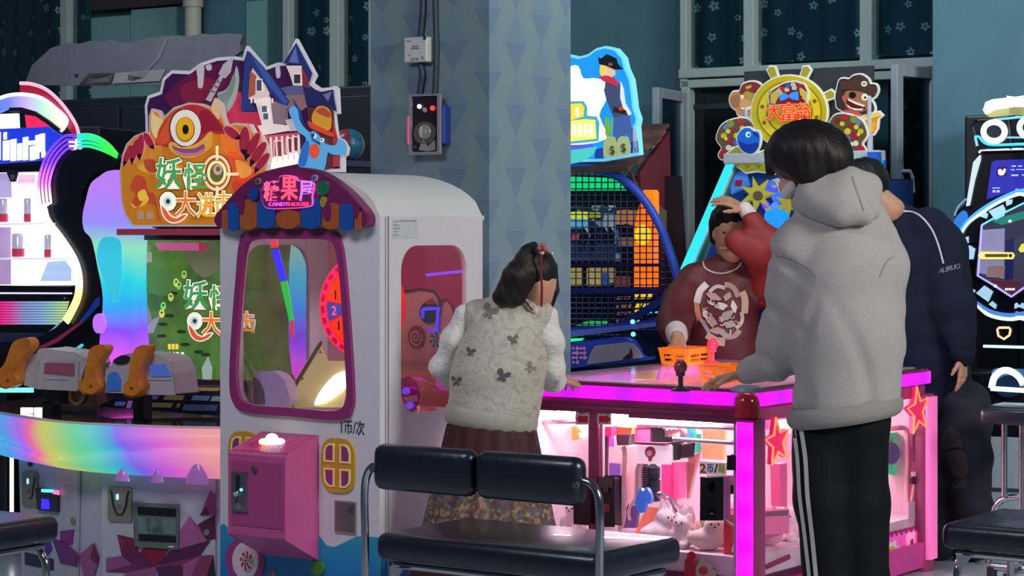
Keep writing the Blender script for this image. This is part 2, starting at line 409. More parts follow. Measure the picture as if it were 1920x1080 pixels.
def curtain_mat():
    g = NG('mat_flower_curtain', .9)
    uv = g.vec(g.x, g.z, 0)
    vo = g.nt.nodes.new('ShaderNodeTexVoronoi'); vo.voronoi_dimensions = '2D'; vo.inputs['Scale'].default_value = 7.2; vo.inputs['Randomness'].default_value = .62
    g.nt.links.new(uv, vo.inputs['Vector'])
    sb = g.nt.nodes.new('ShaderNodeVectorMath'); sb.operation = 'SUBTRACT'
    g.nt.links.new(uv, sb.inputs[0]); g.nt.links.new(vo.outputs['Position'], sb.inputs[1])
    s2 = g.nt.nodes.new('ShaderNodeSeparateXYZ'); g.nt.links.new(sb.outputs[0], s2.inputs[0])
    s3 = g.nt.nodes.new('ShaderNodeSeparateColor'); g.nt.links.new(vo.outputs['Color'], s3.inputs[0])
    r = g.m('SQRT', g.m('ADD', g.m('POWER', s2.outputs[0], 2), g.m('POWER', s2.outputs[1], 2)))
    an = g.m('ADD', g.m('ARCTAN2', s2.outputs[1], s2.outputs[0]), g.m('MULTIPLY', s3.outputs[0], 1.2))
    pet = g.m('MULTIPLY_ADD', g.m('ABSOLUTE', g.m('COSINE', g.m('MULTIPLY', an, 2.5))), .014, .012)
    pet = g.m('MULTIPLY', pet, g.m('MULTIPLY_ADD', s3.outputs[1], .5, .68))
    mask = g.m('MULTIPLY', g.m('LESS_THAN', r, pet), g.m('GREATER_THAN', r, .0065))
    c = g.mix(g.noise(5), '#1f4152', '#2c5560'); c = g.mix(g.m('MULTIPLY', g.noise(14), .35), c, '#16303f')
    c = g.mix(g.m('MULTIPLY', mask, .9), c, '#b4c4bc')
    g.bump(g.noise(60), .2); return g.base(c)
def floor_mat():
    g = NG('mat_floor', .16)
    c = g.mix(g.noise(3), '#b0bcc4', '#c8d2d6'); g.b.inputs['Specular IOR Level'].default_value = .6
    g.bump(g.noise(5), .03); return g.base(c)
WALLP = wallpaper(); CURT = curtain_mat()
TEAL = M('#4f747d', r=.85, n=.08, ns=4, b=.15, bs=120)
FRAME = M('#a9b4b1', r=.5, n=.04)

# ------------------------------------------------------------------ floor and walls
MB().box(-9, 9, -1, 19, -.1, 0).build('floor', floor_mat(), kind='structure')
WB = Fr(1.431, 11.3, 35)
wall = thing('wall_back', WB, None, None, kind='structure')
MB().box(-9, 4.5, .16, .34, 0, 3.7).build('wall_panel', TEAL, wall)
# upper left: brown pelmet and pale boards hung in front of the wall
def wbox(name, px0, px1, py0, py1, y0, y1, mat, par=wall, bev=0, **kw):
    a = WB.Y(px0, py1, y0); b = WB.Y(px1, py0, y0)
    return MB().box(a[0], b[0], y0, y1, a[1], b[1]).build(name, mat, par, bev=bev, **kw)
BOARD = M('#78a39d', r=.8, n=.06, ns=6)
wbox('pelmet', 168, 350, -30, 20, .02, .15, M('#3b2f33', r=.7))
wbox('wall_board', 171, 246, 28, 190, .08, .155, BOARD)
wbox('wall_board', 246, 330, 12, 190, .07, .155, BOARD)
wbox('wall_board', 330, 344, 0, 190, .09, .155, M('#44686f', r=.8))
wbox('wall_board', 382, 462, 0, 190, .09, .155, M('#4c7680', r=.8))
wbox('wall_board', 462, 500, 0, 190, .08, .155, BOARD)
wbox('wall_board', 500, 529, 0, 190, .09, .155, M('#44686f', r=.8))
pipe_a = WB.Y(362, 100, -.05)
pipe = thing('pipe', Fr(*WB.w(pipe_a[0], -.05, 0).xy, 35), 'pale cream vertical pipe in front of the teal wall boards', 'pipe')
MB().cyl((0, 0, 0), (0, 0, 3.7), .052, n=20).build('shaft', M('#b9b2a3', r=.55), pipe, sm=1)
_z = WB.Y(362, 8, .03)[1]
MB().lathe([(.052, -.03), (.064, -.03), (.064, .05), (.052, .05)], (0, 0, _z)).build('collar', M('#b4ad9e', r=.55), pipe, sm=1)

def window(name, bars, rails, curt, dark=None):
    wd = thing(name, WB, None, None, kind='structure')
    for (a, b, c, d) in bars + rails:
        p = WB.Y(a, d, .0); q = WB.Y(b, c, .0)
        MB().box(p[0], q[0], 0, .09, max(p[1], 0), min(q[1], 3.7)).build('window_frame', FRAME, wd, bev=.006)
    for (a, b, c, d) in curt:
        p = WB.Y(a, d, .1); q = WB.Y(b, c, .1); zz0 = max(p[1], .02); zz1 = min(q[1], 3.7); L = q[0]-p[0]
        fn = lambda u_, v_: (p[0]+L*u_, .12+.012*sin(u_*L*40), zz0+(zz1-zz0)*v_)
        MB().grid(fn, max(8, int(L*60)), 6).build('curtain', CURT, wd, sm=1)
        MB().box(p[0], q[0], .05, .056, zz0, zz1).build('pane', glass('#d8e6ea', .07), wd)
    for (a, b, c, d) in dark or []:
        p = WB.Y(a, d, .1); q = WB.Y(b, c, .1)
        MB().box(p[0], q[0], .06, .07, max(p[1], .9), q[1]).build('pane', M('#0b1218', r=.12, n=0, spec=.5), wd)
    return wd
window('window_1', [(112, 126, -120, 420)], [], [(-160, 112, -120, 420), (126, 168, -120, 420)])
window('window_2', [(529, 541, -120, 420), (617, 635, -120, 420), (690, 700, -120, 420)], [], [(541, 617, -120, 420), (635, 690, -120, 420)])
w3 = window('window_3', [(1274, 1287, -200, 156), (1393, 1413, -200, 131), (1611, 1634, -200, 118), (1276, 1292, 150, 640), (1672, 1686, 128, 640)], [],
            [(1287, 1393, -200, 128), (1413, 1611, -200, 118), (1634, 1752, -200, 106)], [(1292, 1672, 148, 640), (1686, 1752, 118, 640)])
za, zb, zc, zd = WB.Y(1480, 120, 0)[1], WB.Y(1480, 138, 0)[1], WB.Y(1480, 141, 0)[1], WB.Y(1480, 157, 0)[1]
xa, xb = WB.Y(1274, 140, 0)[0], WB.Y(1752, 120, 0)[0]
MB().box(xa, xb, -.015, .09, zb, za).build('transom', FRAME, w3, bev=.006)
MB().box(xa, xb, .0, .09, zd, zc).build('transom', FRAME, w3, bev=.006)
MB().box(xa, xb, -.06, .12, .84, .9).build('window_sill', FRAME, w3, bev=.006)
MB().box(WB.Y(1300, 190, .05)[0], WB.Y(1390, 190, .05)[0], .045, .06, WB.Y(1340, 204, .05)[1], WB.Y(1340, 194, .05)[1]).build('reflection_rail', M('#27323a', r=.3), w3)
def sash(name, A, B, z0, z1, curt, par):
    """an opened casement: four frame bars, a pane, and what hangs behind it"""
    A, B = Vector(A), Vector(B); L = (B-A).length; an = atan2(B.y-A.y, B.x-A.x)
    fr = Fr(A.x, A.y, -math.degrees(an)); s = thing(name, fr, None, None, kind='structure'); t = .055
    for q in ((0, t, z0, z1), (L-t, L, z0, z1), (t, L-t, z0, z0+t), (t, L-t, z1-t, z1)):
        MB().box(q[0], q[1], -.02, .02, q[2], q[3]).build('sash_bar', M('#9aa4ae', r=.45, n=.04), s, bev=.005)
    MB().box(t, L-t, -.003, .003, z0+t, z1-t).build('pane', glass('#b7c6cc', .12), s)
    if curt: MB().grid(lambda u_, v_: (t+(L-2*t)*u_, .05+.01*sin(u_*22), z0+t+(z1-z0-2*t)*v_), 24, 4).build('curtain', CURT, s, sm=1)
    return s
A = P(1281, 300, 11.66); B = P(1229, 300, 11.25); sh = sash('window_4', B, A, .95, 2.11, False, w3)
A = P(1676, 300, 10.35); B = P(1752, 300, 10.62); sr = sash('window_5', A, B, .93, 2.16, True, w3)
MB().tube([(.03, -.02, 1.655), (.03, -.05, 1.655), (.05, -.055, 1.655), (.075, -.055, 1.63), (.085, -.055, 1.555)], .009, 10).build('window_handle', M('#c8cdd2', r=.3), sr, sm=1)
MB().box(.015, .045, -.028, -.018, 1.60, 1.69).build('handle_plate', M('#9aa4ae', r=.45), sr, bev=.003)
# right hand column
RC = Fr(*P(1749, 400, 10.32).xy, 35)
MB().box(0, 2.6, 0, .6, 0, 3.7).build('wall_right', M('#557f8c', r=.8, n=.07, ns=4, b=.12, bs=140), thing('wall_column_right', RC, None, None, kind='structure'))
# wallpapered pillar
PC = Fr(*P(918, 400, 8.6).xy, 35)
pil = thing('wall_pillar', PC, None, None, kind='structure')
MB().box(-.6, 0, 0, .58, 0, 3.7).build('pillar_shaft', WALLP, pil, bev=.004)
MB().box(-.605, .005, -.005, .585, 0, .09).build('baseboard', M('#3d4a50', r=.5), pil, bev=.004)

# ------------------------------------------------------------------ electrics on the pillar
def pY(px, py, y=0): return PC.Y(px, py, y)
a = pY(757, 118, -.05); b = pY(800, 68, -.05)
f_ = Fr(*PC.w((a[0]+b[0])/2, -.0, 0).xy, 35, z=a[1]); jb = thing('junction_box', f_, 'white plastic switch box on the pillar above the emergency lamp', 'switch box')
wd, hh = b[0]-a[0], b[1]-a[1]
MB().box(-wd/2, wd/2, -.05, 0, 0, hh).build('housing', M('#c9ccc6', r=.4), jb, bev=.006)
m = MB(); m.text('K1W', -.0, hh*.12, -.0501, .012, .0008); m.text('0', wd*.32, hh*.16, -.0501, .014, .0008); m.text('Dcelec', -wd*.28, hh*.86, -.0501, .006, .0008)
m.text('SMART', wd*.02, hh*.62, -.0501, .008, .0008); m.box(-.02, .02, -.0508, -.05, hh*.52, hh*.55); m.text('10 2', -wd*.25, hh*.3, -.0501, .006, .0008)
m.build('print', M('#4a4e52', r=.6, n=0), jb)
MB().cyl((wd*.42, -.053, hh*.93), (wd*.42, -.04, hh*.93), .007, n=12).build('screw', M('#30363a', r=.4), jb)
a = pY(766, 291, -.06); b = pY(824, 175, -.06)
f_ = Fr(*PC.w((a[0]+b[0])/2, 0, 0).xy, 35, z=a[1]); el = thing('emergency_lamp', f_, 'grey twin-bay emergency lamp box with red and white indicator lights', 'emergency lamp')
W2, HH = (b[0]-a[0])/2, b[1]-a[1]
MB().prism(rrect(-W2, W2, 0, HH, .008), -.06, -.045, holes=[rrect(-W2+.012, W2-.012, .012, HH-.008, .006)]).build('frame', M('#8d8a90', r=.4), el)
MB().box(-W2+.006, W2+.012, -.046, 0, .04, HH-.045).build('case', M('#1f3a8c', r=.35), el, bev=.008)
MB().box(-W2+.01, W2-.01, -.05, -.044, .01, HH-.008).build('back_plate', M('#241d2c', r=.25), el)
MB().sph((-W2*.35, -.055, HH*.80), .009, 12, 8).build('indicator', E('#dfe8ff', 2.5), el, sm=1)
MB().sph((W2*.5, -.055, HH*.765), .010, 12, 8).build('indicator', E('#ff2a2a', 3), el, sm=1)
MB().sph((W2*.02, -.055, HH*.735), .011, 12, 8).build('indicator', M('#9a949c', r=.3), el, sm=1)
dome = ngon(0, HH*.36, W2*.72, HH*.19, 28)
MB().prism(dome, -.056, -.049).build('reflector', M('#8b8478', r=.25, m=.7), el)
MB().lathe([(.03, 0), (.028, -.004), (.012, -.007), (.01, -.012), (.0, -.014)], (W2*.02, -.056, HH*.38), 20, 'y').build('bulb', M('#c9c6c0', r=.15, m=.6), el, sm=1)
MB().prism([(-.03, .02), (-.005, .075), (.012, .03), (.05, .06), (.055, .018), (.01, .014)], -.056, -.05).build('foil', M('#b9b7ad', r=.25, m=.5), el)
MB().prism([(-W2*.8, .02), (-W2*.8, HH*.2), (-W2*.4, .03)], -.056, -.05).build('foil', M('#3a3640', r=.3), el)
MB().box(-W2-.004, -W2+.004, -.063, -.045, HH*.18, HH*.64).build('edge_light', M('#c8557a', r=.3, e='#ff6a90', es=.35), el)
DK = M('#22384a', r=.5)
def cable(label, pts, r):
    w0 = [PC.w(pY(a_, b_, -.012)[0], -.012, pY(a_, b_, -.012)[1]) for a_, b_ in pts]; lo = w0[-1]
    o = MB().tube([p-lo for p in w0], r, 10).build('conduit', DK, sm=1, label=label, cat='conduit'); o.location = lo
cable('dark conduit running from the ceiling into the white switch box', spl([(793, -180), (793, 0), (791, 40), (788, 68)], 5, False), .013)
cable('short dark conduit between the switch box and emergency lamp', spl([(788, 119), (792, 140), (789, 160), (787, 176)], 5, False), .013)
cable('dark conduit passing right of the switch box down the pillar', spl([(816, -180), (816, 0), (818, 100), (815, 178)], 5, False), .011)

# ------------------------------------------------------------------ dark cabinet at the far left with a torn grey board
DC = Fr(*P(704, 400, 10.7).xy, 35)
dc = thing('storage_cabinet', DC, 'tall dark navy cabinet behind the game machines at left', 'cabinet')
zt = DC.Y(680, 160, 0)[1]
MB().box(-2.3, 0, 0, .7, 0, zt).build('body', M('#0e141f', r=.6, n=.1), dc, bev=.01)
for k in range(4): MB().box(-2.28+k*.575, -1.735+k*.575, -.018, -.002, .06, zt-.05).build('door', M('#0f1622', r=.6, n=.1), dc, bev=.006)
for k in range(4): MB().box(-1.80+k*.575-(.44 if k % 2 else 0), -1.79+k*.575-(.44 if k % 2 else 0), -.035, -.018, 1.0, 1.15).build('handle', M('#2a3344', r=.3, m=.6), dc)
tb = [(45, 160), (60, 122), (95, 90), (128, 80), (150, 82), (170, 76), (195, 78), (206, 74), (226, 80), (255, 79), (268, 72), (296, 69), (330, 66), (352, 68), (380, 63), (402, 65), (425, 62), (444, 64), (455, 66), (449, 82), (452, 96), (438, 106), (442, 120), (436, 160)]
f_ = Fr(*DC.w(-1.5, -.02, 0).xy, 35, z=zt)
q = [f_.Y(x, y, 0) for x, y in tb]; q = [(x, max(z, .0)) for x, z in q]
to = thing('torn_board', f_, 'torn grey board with a ragged top edge standing on the dark cabinet', 'board')
m = MB(); m.prism(q, 0, .03); m.build('sheet', M('#66646e', r=.85, n=.1, ns=5, b=.3, bs=30), to)
for nm, pts, col in (('tear', [(150, 157), (168, 137), (216, 137), (208, 157)], '#3b3a44'), ('flap', [(158, 157), (176, 141), (212, 140), (206, 156)], '#8a8780'),
                     ('tear', [(216, 137), (312, 130), (300, 152), (212, 157)], '#8d8b88'), ('tear', [(242, 140), (250, 136), (282, 133), (272, 146), (250, 152), (240, 150)], '#54504c'),
                     ('tear', [(140, 140), (147, 139), (146, 143), (142, 144)], '#26262e')):
    pp = [f_.Y(x, y, -.002) for x, y in pts]; MB().prism([(x, max(z, .004)) for x, z in pp], -.006, -.0005).build(nm, M(col, r=.85, n=.1), to)
MB().prism([f_.Y(x, y, -.002) for x, y in [(292, 110), (310, 74), (316, 73), (300, 110), (270, 142), (263, 142)]], -.004, -.0005).build('crease', M('#72717a', r=.85), to)
# ledge with a beach ball
f_ = Fr(*DC.w(-.22, -.36, 0).xy, 35); zl = f_.Y(672, 301, .1)[1]
lg = thing('display_plinth', f_, 'dark plinth carrying the colourful ball beside the pillar', 'plinth')
MB().box(-.28, .3, 0, .32, 0, zl-.03).build('body', M('#1a2030', r=.5), lg, bev=.006)
MB().box(-.29, .31, -.01, .33, zl-.03, zl).build('top', M('#4a4560', r=.5), lg, bev=.004)
bx_, bz_ = f_.Y(654, 268, .12)
bl = thing('beach_ball', Fr(*f_.w(bx_, .12, 0).xy, 20, z=zl), 'yellow, blue and red beach ball peeking out beside the monster sign', 'ball')
rb = .077
for k, hx in enumerate(['#c9a93a', '#8a2f3c', '#2c4f9a', '#c9a93a', '#8a2f3c', '#2a6f8f']):
    MB().grid(lambda u_, v_: (rb*cos(-pi/2+pi*v_)*cos((k+u_)*pi/3), rb*cos(-pi/2+pi*v_)*sin((k+u_)*pi/3), rb+rb*sin(-pi/2+pi*v_)), 7, 15).build('panel', M(hx, r=.3), bl, sm=60)
# ------------------------------------------------------------------ candy house prize machine
C = Fr(*P(712, 400, 7.2).xy, 35); CW, CD = .706, .578
cm = thing('candy_house_machine', C, 'white candy house prize machine with striped awning and pink coin box', 'arcade machine')
WHT = M('#d4d2d6', r=.38, n=.02); MAG = M('#8a2f6b', r=.35, n=.04); PINK = M('#c2558e', r=.38, n=.04)
zE = C.Y(712, 405, 0)[1]; zP = 1.575
# shell: front with window opening, two sides with openings, back, deck, plinth
win_in = spl(zm([430, 430, 680, 790], 750, [(140, 58), (340, 55), (540, 58), (592, 100), (618, 250), (640, 550), (657, 850), (655, 950), (600, 1020), (330, 1004), (130, 990), (62, 950), (38, 850), (45, 600), (70, 280), (92, 110)]), 4)
win_out = spl(zm([430, 430, 680, 790], 750, [(110, 12), (340, 6), (570, 12), (625, 70), (652, 250), (680, 600), (697, 900), (690, 1000), (630, 1072), (330, 1052), (100, 1030), (28, 985), (2, 880), (10, 620), (36, 280), (58, 70)]), 4)
Lf = lambda pts, y=0: [C.Y(a, b, y) for a, b in pts]
hin = Lf(win_in)
MB().prism([(-CW, 0), (0, 0), (0, zE), (-CW, zE)], 0, .02, holes=[hin]).build('front_panel', WHT, cm)
MB().prism(Lf(win_out, -.012), -.014, .004, holes=[Lf(win_in, -.012)]).build('window_frame', MAG, cm, bev=.003)
MB().prism([(x*.999, z) for x, z in hin], .008, .011).build('window_glass', glass('#f4f4ff', .06), cm)
sw = [C.X(a, b, 0) for a, b in [(752, 520), (752, 770), (875, 760), (875, 500)]]
y0s, y1s = sw[0][0], sw[2][0]; z0s, z1s = C.X(752, 778, 0)[1], C.X(810, 460, 0)[1]
hole = rrect(y0s, y1s, z0s, z1s, .085, 7)
for x0, x1 in ((-.018, 0), (-CW, -CW+.018)):
    h = hole if x1 == 0 else rrect(.10, .46, z0s-.02, z1s, .10, 7)
    MB().prism([(.02, 0), (CD, 0), (CD, zE), (.02, zE)], x0, x1, 'x', holes=[h]).build('side_panel', WHT, cm)
    MB().prism(h, x0+.006, x0+.009, 'x').build('side_glass', glass('#fff4fa', .06), cm)
MB().tube([(.012, .03, 0), (.012, .03, zE)], .0025, 6).build('panel_seam', M('#77777f'), cm)
PB = M('#d7a6a4', r=.4)
MB().box(-CW+.018, -.018, CD-.02, CD, 0, zE).build('back_panel', PB, cm)
zd = C.Y(560, 775, .1)[1]
MB().box(-CW+.018, -.018, .02, CD-.02, zd-.03, zd-.01).build('deck', M('#e8d8d4', r=.3), cm)
MB().box(-CW+.02, -.02, .02, CD-.02, .05, zd-.04).build('lower_body', WHT, cm)
MB().box(-CW+.018, -.018, .02, CD-.02, zE-.02, zE).build('ceiling_board', M('#e6dcd8', r=.5), cm)
# barrel roof
arch = [(-CW, zE)]+[(-CW+CW*k/24, zE+(zP-zE)*sqrt(max(0, 1-((k-12)/12.)**2))**1.15) for k in range(1, 24)]+[(0, zE)]
MB().prism(arch, .0, CD).build('roof', M('#d2d2cf', r=.45, n=.02), cm, sm=30)
MB().box(-CW-.004, .004, CD-.006, CD+.004, zE-.012, zE+.004).build('eave_trim', WHT, cm)
# awning board with scalloped stripes, in front of the roof
AB = ([400, 300, 720, 460], 1920); ya = -.045
top = [(10, 690), (22, 630), (100, 530), (200, 410), (330, 280), (500, 165), (650, 110), (870, 80), (1050, 95), (1200, 140), (1380, 250), (1550, 400), (1700, 580), (1728, 660), (1715, 730), (1660, 760)]
low = [(1580, 690), (1420, 690), (1220, 700), (980, 700), (700, 700), (490, 690), (290, 700), (150, 720), (90, 770), (40, 745)]
MB().prism([C.Y(a, b, ya) for a, b in zm(*AB, spl(top, 4, False)+low)], ya, .0).build('awning_board', M('#6e1f55', r=.3, n=.05), cm, bev=.004)
BLU, ORG = M('#1d4fa0', r=.25, n=.08), M('#a5552c', r=.25, n=.1)
for x0, x1, yt, yb, c in ((95, 160, 560, 775, ORG), (160, 287, 480, 800, BLU), (297, 488, 440, 787, ORG), (490, 695, 440, 772, BLU), (700, 978, 560, 776, ORG), (985, 1210, 420, 776, BLU), (1222, 1415, 480, 782, ORG), (1420, 1578, 490, 800, BLU), (1588, 1655, 575, 782, ORG)):
    r = (x1-x0)/2; cx = (x0+x1)/2; pts = [(x0, yt+r*.6)]+[(cx-r*cos(t), yt+r*.6-r*.6*sin(t)) for t in [pi*k/8 for k in range(1, 8)]]+[(x1, yt+r*.6)]
    pts += [(cx+r*cos(t), yb-r*.75+r*.75*sin(t)) for t in [pi*k/10 for k in range(0, 11)]]
    art(cm, C, 'awning_stripe', zm(*AB, pts), ya, .006, c)
DRIP = M('#6e1f55', r=.3, n=.05)
for pts in ([(270, 420), (340, 400), (345, 520), (330, 600), (300, 610), (285, 540), (262, 520)], [(1215, 500), (1300, 470), (1318, 560), (1310, 660), (1270, 685), (1240, 650), (1225, 560)], [(1560, 440), (1640, 520), (1630, 600), (1600, 660), (1575, 600)]):
    art(cm, C, 'awning_drip', zm(*AB, spl(pts, 4)), ya-.006, .003, DRIP)
GL = lambda h, s: M(h, r=.3, e=h, es=s, n=0)
cl = [(552, 340), (600, 270), (690, 232), (748, 240), (755, 185), (830, 168), (930, 185), (965, 228), (1000, 225), (1135, 255), (1142, 330), (1125, 410), (1130, 480), (1090, 530), (850, 550), (620, 548), (568, 470), (550, 400)]
pc = [C.Y(a, b, ya-.006) for a, b in zm(*AB, spl(cl, 3))]
MB().prism(pc, ya-.012, ya-.004).build('logo_outline', GL('#e05ac0', .8), cm); MB().prism(shrink(pc, .0035), ya-.015, ya-.011).build('logo_board', M('#7b2560', r=.3), cm)
for ch, x, y, h, w_, c in (('糖', 655, 350, 220, 165, '#ff5a88'), ('果', 855, 320, 260, 180, '#ff4f70'), ('屋', 1045, 350, 220, 140, '#c070d8')):
    x0, z0 = C.Y(*zm(*AB, [(x, y)])[0], ya-.016); m = MB(); k = .32/1920*6.9/6.85*.001
    sx = (C.Y(401, 350, ya)[0]-C.Y(400, 350, ya)[0])/6; sz = (C.Y(400, 350, ya)[1]-C.Y(400, 351, ya)[1])/6
    m.text(ch, x0, z0, ya-.015, h*sz, .004, .02, w_*sx); m.build('logo_letter', GL(c, 1.0), cm)
for tx, x, c in (('CANDY', 735, '#e04ad0'), ('HOUSE', 965, '#ff3f78')):
    x0, z0 = C.Y(*zm(*AB, [(x, 497)])[0], ya-.016); MB().text(tx, x0, z0, ya-.015, 42*sz, .004, .012, 215*sx).build('logo_letter', GL(c, 1.0), cm)
def mint(px, py, y, r, c1, c2, par=cm, n=8, fr=None, rz=None, name='candy'):
    fr = fr or C; cx, cz = fr.Y(px, py, y); rz = rz or r
    b = MB().prism(ngon(cx, cz, r, rz, 28), y-.006, y).build(name, M(c1, r=.25), par)
    for k in range(n):
        a = 2*pi*k/n; pts = [(cx, cz)]+[(cx+r*.95*t*cos(a+q+.5*t), cz+rz*.95*t*sin(a+q+.5*t)) for t, q in ((.35, 0), (.7, 0), (1, 0), (1, .2), (1, .4), (.7, .38), (.35, .3))]
        MB().prism(pts, y-.008, y-.005).build('swirl', M(c2, r=.25), b)
    return b
mint(485, 340, ya-.001, .012, '#9a8f9c', '#5a3a5a'); mint(591, 334, ya-.001, .012, '#b8b2c4', '#4a5a8c')
for x, y, rx, ry, c in ((450, 380, 52, 82, '#1f3f96'), (1225, 318, 62, 85, '#1f6a48'), (1232, 470, 30, 60, '#9a8a2c')):
    art(cm, C, 'awning_sweet', zm(*AB, ngon(x, y, rx, ry, 20)), ya-.002, .008, M(c, r=.2), bev=.002)
# ------- number wheel inside
yw = .2; wx, wz = C.Y(677, 575, yw); wr = .171
wheel = MB().lathe([(.0, .07), (wr*.85, .06), (wr, .03), (wr, -.012), (wr*.96, -.016), (0, -.016)], (wx, yw, wz), 48, 'y').build('number_wheel', M('#e01818', r=.3, e='#ff1408', es=.55, n=0), cm, sm=1)
nums = ['4', '2', '3', '1', '2', '1', '3', '2', '5', '1', '2', '3']; 
for k in range(12):
    a0 = pi-2*pi*(k-5)/12-.12; a1 = a0-2*pi/12; pts = [(wx, wz)]+[(wx+wr*.80*cos(a0+(a1-a0)*t/5), wz+wr*.80*sin(a0+(a1-a0)*t/5)) for t in range(6)]
    blue = k == 4; pts = shrink(pts, .0022)
    s = MB().prism(pts, yw-.021, yw-.015).build('sector', GL('#5a4a9c', .5) if blue else GL('#ff3a14', .75), wheel)
    am = (a0+a1)/2; MB().text(nums[k], wx+wr*.60*cos(am), wz+wr*.62*sin(am), yw-.021, .031, .002, .015).build('number', GL('#ff5a8c', .9) if blue else M('#5a1010', r=.5, n=0), s)
MB().prism(ngon(wx, wz, wr*.99, n=48), yw-.019, yw-.014, holes=[ngon(wx, wz, wr*.82, n=48)]).build('rim', GL('#ff2a50', 1.0), wheel)
for k in range(24):
    a = 2*pi*k/24; pts = [(wx+wr*q*cos(a+d), wz+wr*q*sin(a+d)) for q, d in ((.86, 0), (.95, 0), (.95, .16), (.86, .16))]; MB().prism(pts, yw-.021, yw-.018).build('rim_dash', GL('#c01030', .8), wheel)
MB().lathe([(0, -.04), (.014, -.038), (.02, -.02), (.022, -.015)], (wx, yw, wz), 16, 'y').build('hub', M('#5a1040', r=.3), wheel, sm=1)
# ------- chute, lamp and back wall pictures
ZB = ([430, 430, 680, 790], 750)
yc = .30
MB().prism([C.Y(a, b, yc) for a, b in zm(*ZB, [(512, 632), (292, 1000), (320, 1010), (420, 1000), (665, 1000), (665, 740), (560, 740)])], yc-.012, yc, ).build('chute_panel', M('#d8c890', r=.35, e='#e0cf70', es=.22), cm)
art(cm, C, 'chute_edge', zm(*ZB, [(516, 628), (500, 640), (285, 995), (300, 1003), (514, 650)]), yc-.012, .006, M('#7a6650', r=.4))
art(cm, C, 'chute_lamp', zm(*ZB, [(500, 930), (560, 850), (620, 805), (690, 800), (690, 850), (640, 900), (560, 960), (505, 985), (480, 985)]), yc-.02, .01, E('#fff6c0', 2.6), n=3, bev=.002)
for x, y in ((512, 690), (412, 840), (360, 995), (310, 993)): 
    p = C.Y(*zm(*ZB, [(x, y)])[0], yc-.014); MB().sph((p[0], yc-.014, p[1]), .004, 8, 6).build('screw', M('#6a5a40', r=.4, m=.5), cm)
for x, y in ((92, 140), (92, 345), (95, 552), (97, 757), (97, 965)):
    p = C.X(*zm(*ZB, [(x-0, y)])[0], -CW+.02) if False else C.Y(*zm(*ZB, [(x+4, y)])[0], .02); MB().sph((p[0], .024, p[1]), .004, 8, 6).build('screw', M('#7a6a66', r=.4, m=.5), cm)
hood = spl([(140, 820), (170, 805), (240, 800), (290, 830), (320, 880), (328, 990), (135, 990)], 4)
art(cm, C, 'prize_hood', zm(*ZB, hood), .17, .05, M('#c9b9c9', r=.3), bev=.006)
art(cm, C, 'hood_shade', zm(*ZB, [(135, 830), (165, 850), (190, 905), (196, 980), (135, 980)]), .118, .003, M('#7d6a5e', r=.4))
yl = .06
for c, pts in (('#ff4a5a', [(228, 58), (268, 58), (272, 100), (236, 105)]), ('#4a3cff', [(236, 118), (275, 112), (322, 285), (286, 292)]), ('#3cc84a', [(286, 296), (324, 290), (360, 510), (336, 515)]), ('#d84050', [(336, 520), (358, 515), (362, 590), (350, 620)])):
    art(cm, C, 'painted_reflection', zm(*ZB, pts), yl, .004, GL(c, .75))  # rainbow reflection in the front glass, put in as glowing strips
SBX = ([700, 430, 920, 800], 642); yb = CD-.022
art(cm, C, 'back_picture', zm(*SBX, [(60, 60), (560, 60), (560, 420), (505, 400), (470, 470), (448, 462), (430, 410), (400, 376), (372, 388), (362, 372), (330, 332), (250, 320), (215, 330), (60, 340)]), yb, .004, M('#a8245c', r=.3, e='#a01c58', es=.12))
art(cm, C, 'back_picture_edge', zm(*SBX, [(60, 340), (215, 330), (250, 320), (330, 332), (362, 372), (372, 388), (400, 376), (430, 410), (448, 462), (470, 470), (470, 480), (444, 475), (424, 420), (400, 388), (374, 400), (362, 470), (352, 380), (326, 344), (250, 332), (215, 342), (60, 352)]), yb-.004, .002, M('#5a1f3a', r=.4))
art(cm, C, 'back_shelf', zm(*SBX, [(60, 735), (560, 735), (560, 745), (60, 745)]), yb, .02, M('#b98480', r=.4))
px_ = zm(*SBX, [(240, 590)])[0]; cx, cz = C.Y(*px_, yb)
lol = MB().prism(ngon(cx, cz, .036, .036*1.15, 28), yb-.008, yb).build('lollipop', M('#8c3a3a', r=.3), cm)
sp_ = [(cx+.0042*t*.55*cos(t*1.0), yb-.009, cz+.0042*t*.62*sin(t*1.0)) for t in [k*.35 for k in range(2, 38)]]
MB().tube(sp_, .003, 6).build('swirl', M('#d8b8ae', r=.3), lol)
mint(*zm(*SBX, [(350, 607)])[0], yb, .03, '#c9cfe0', '#3a4a86', n=7)
art(cm, C, 'back_sweet', zm(*SBX, ngon(305, 455, 52, 62, 24)), yb, .006, M('#26323c', r=.3)); art(cm, C, 'back_sweet', zm(*SBX, [(285, 395), (320, 378), (330, 410), (290, 412)]), yb-.006, .003, M('#b0402c', r=.3))
for pts in ([(286, 243), (505, 220), (505, 236), (290, 258)],): art(cm, C, 'painted_reflection', zm(*SBX, pts), yb-.006, .004, GL('#8a4cff', .9))  # purple reflection in the side glass, painted as a glowing strip
for pts in ([(258, 445), (275, 425), (365, 425), (365, 440), (280, 445), (275, 490), (262, 485)], [(345, 440), (360, 440), (352, 560), (300, 560), (300, 548), (340, 545)]): art(cm, C, 'painted_reflection', zm(*SBX, pts), yb-.007, .003, GL('#5a3cff', .9))  # neon reflected in the side glass, also painted as glowing strips
p = C.Y(*zm(*SBX, [(190, 905)])[0], .33)
dsc = MB().prism(ngon(p[0], p[1], .048, .062, 28), .325, .335).build('round_sweet', M('#8a2f6b', r=.3, e='#8a1f6b', es=.15), cm)
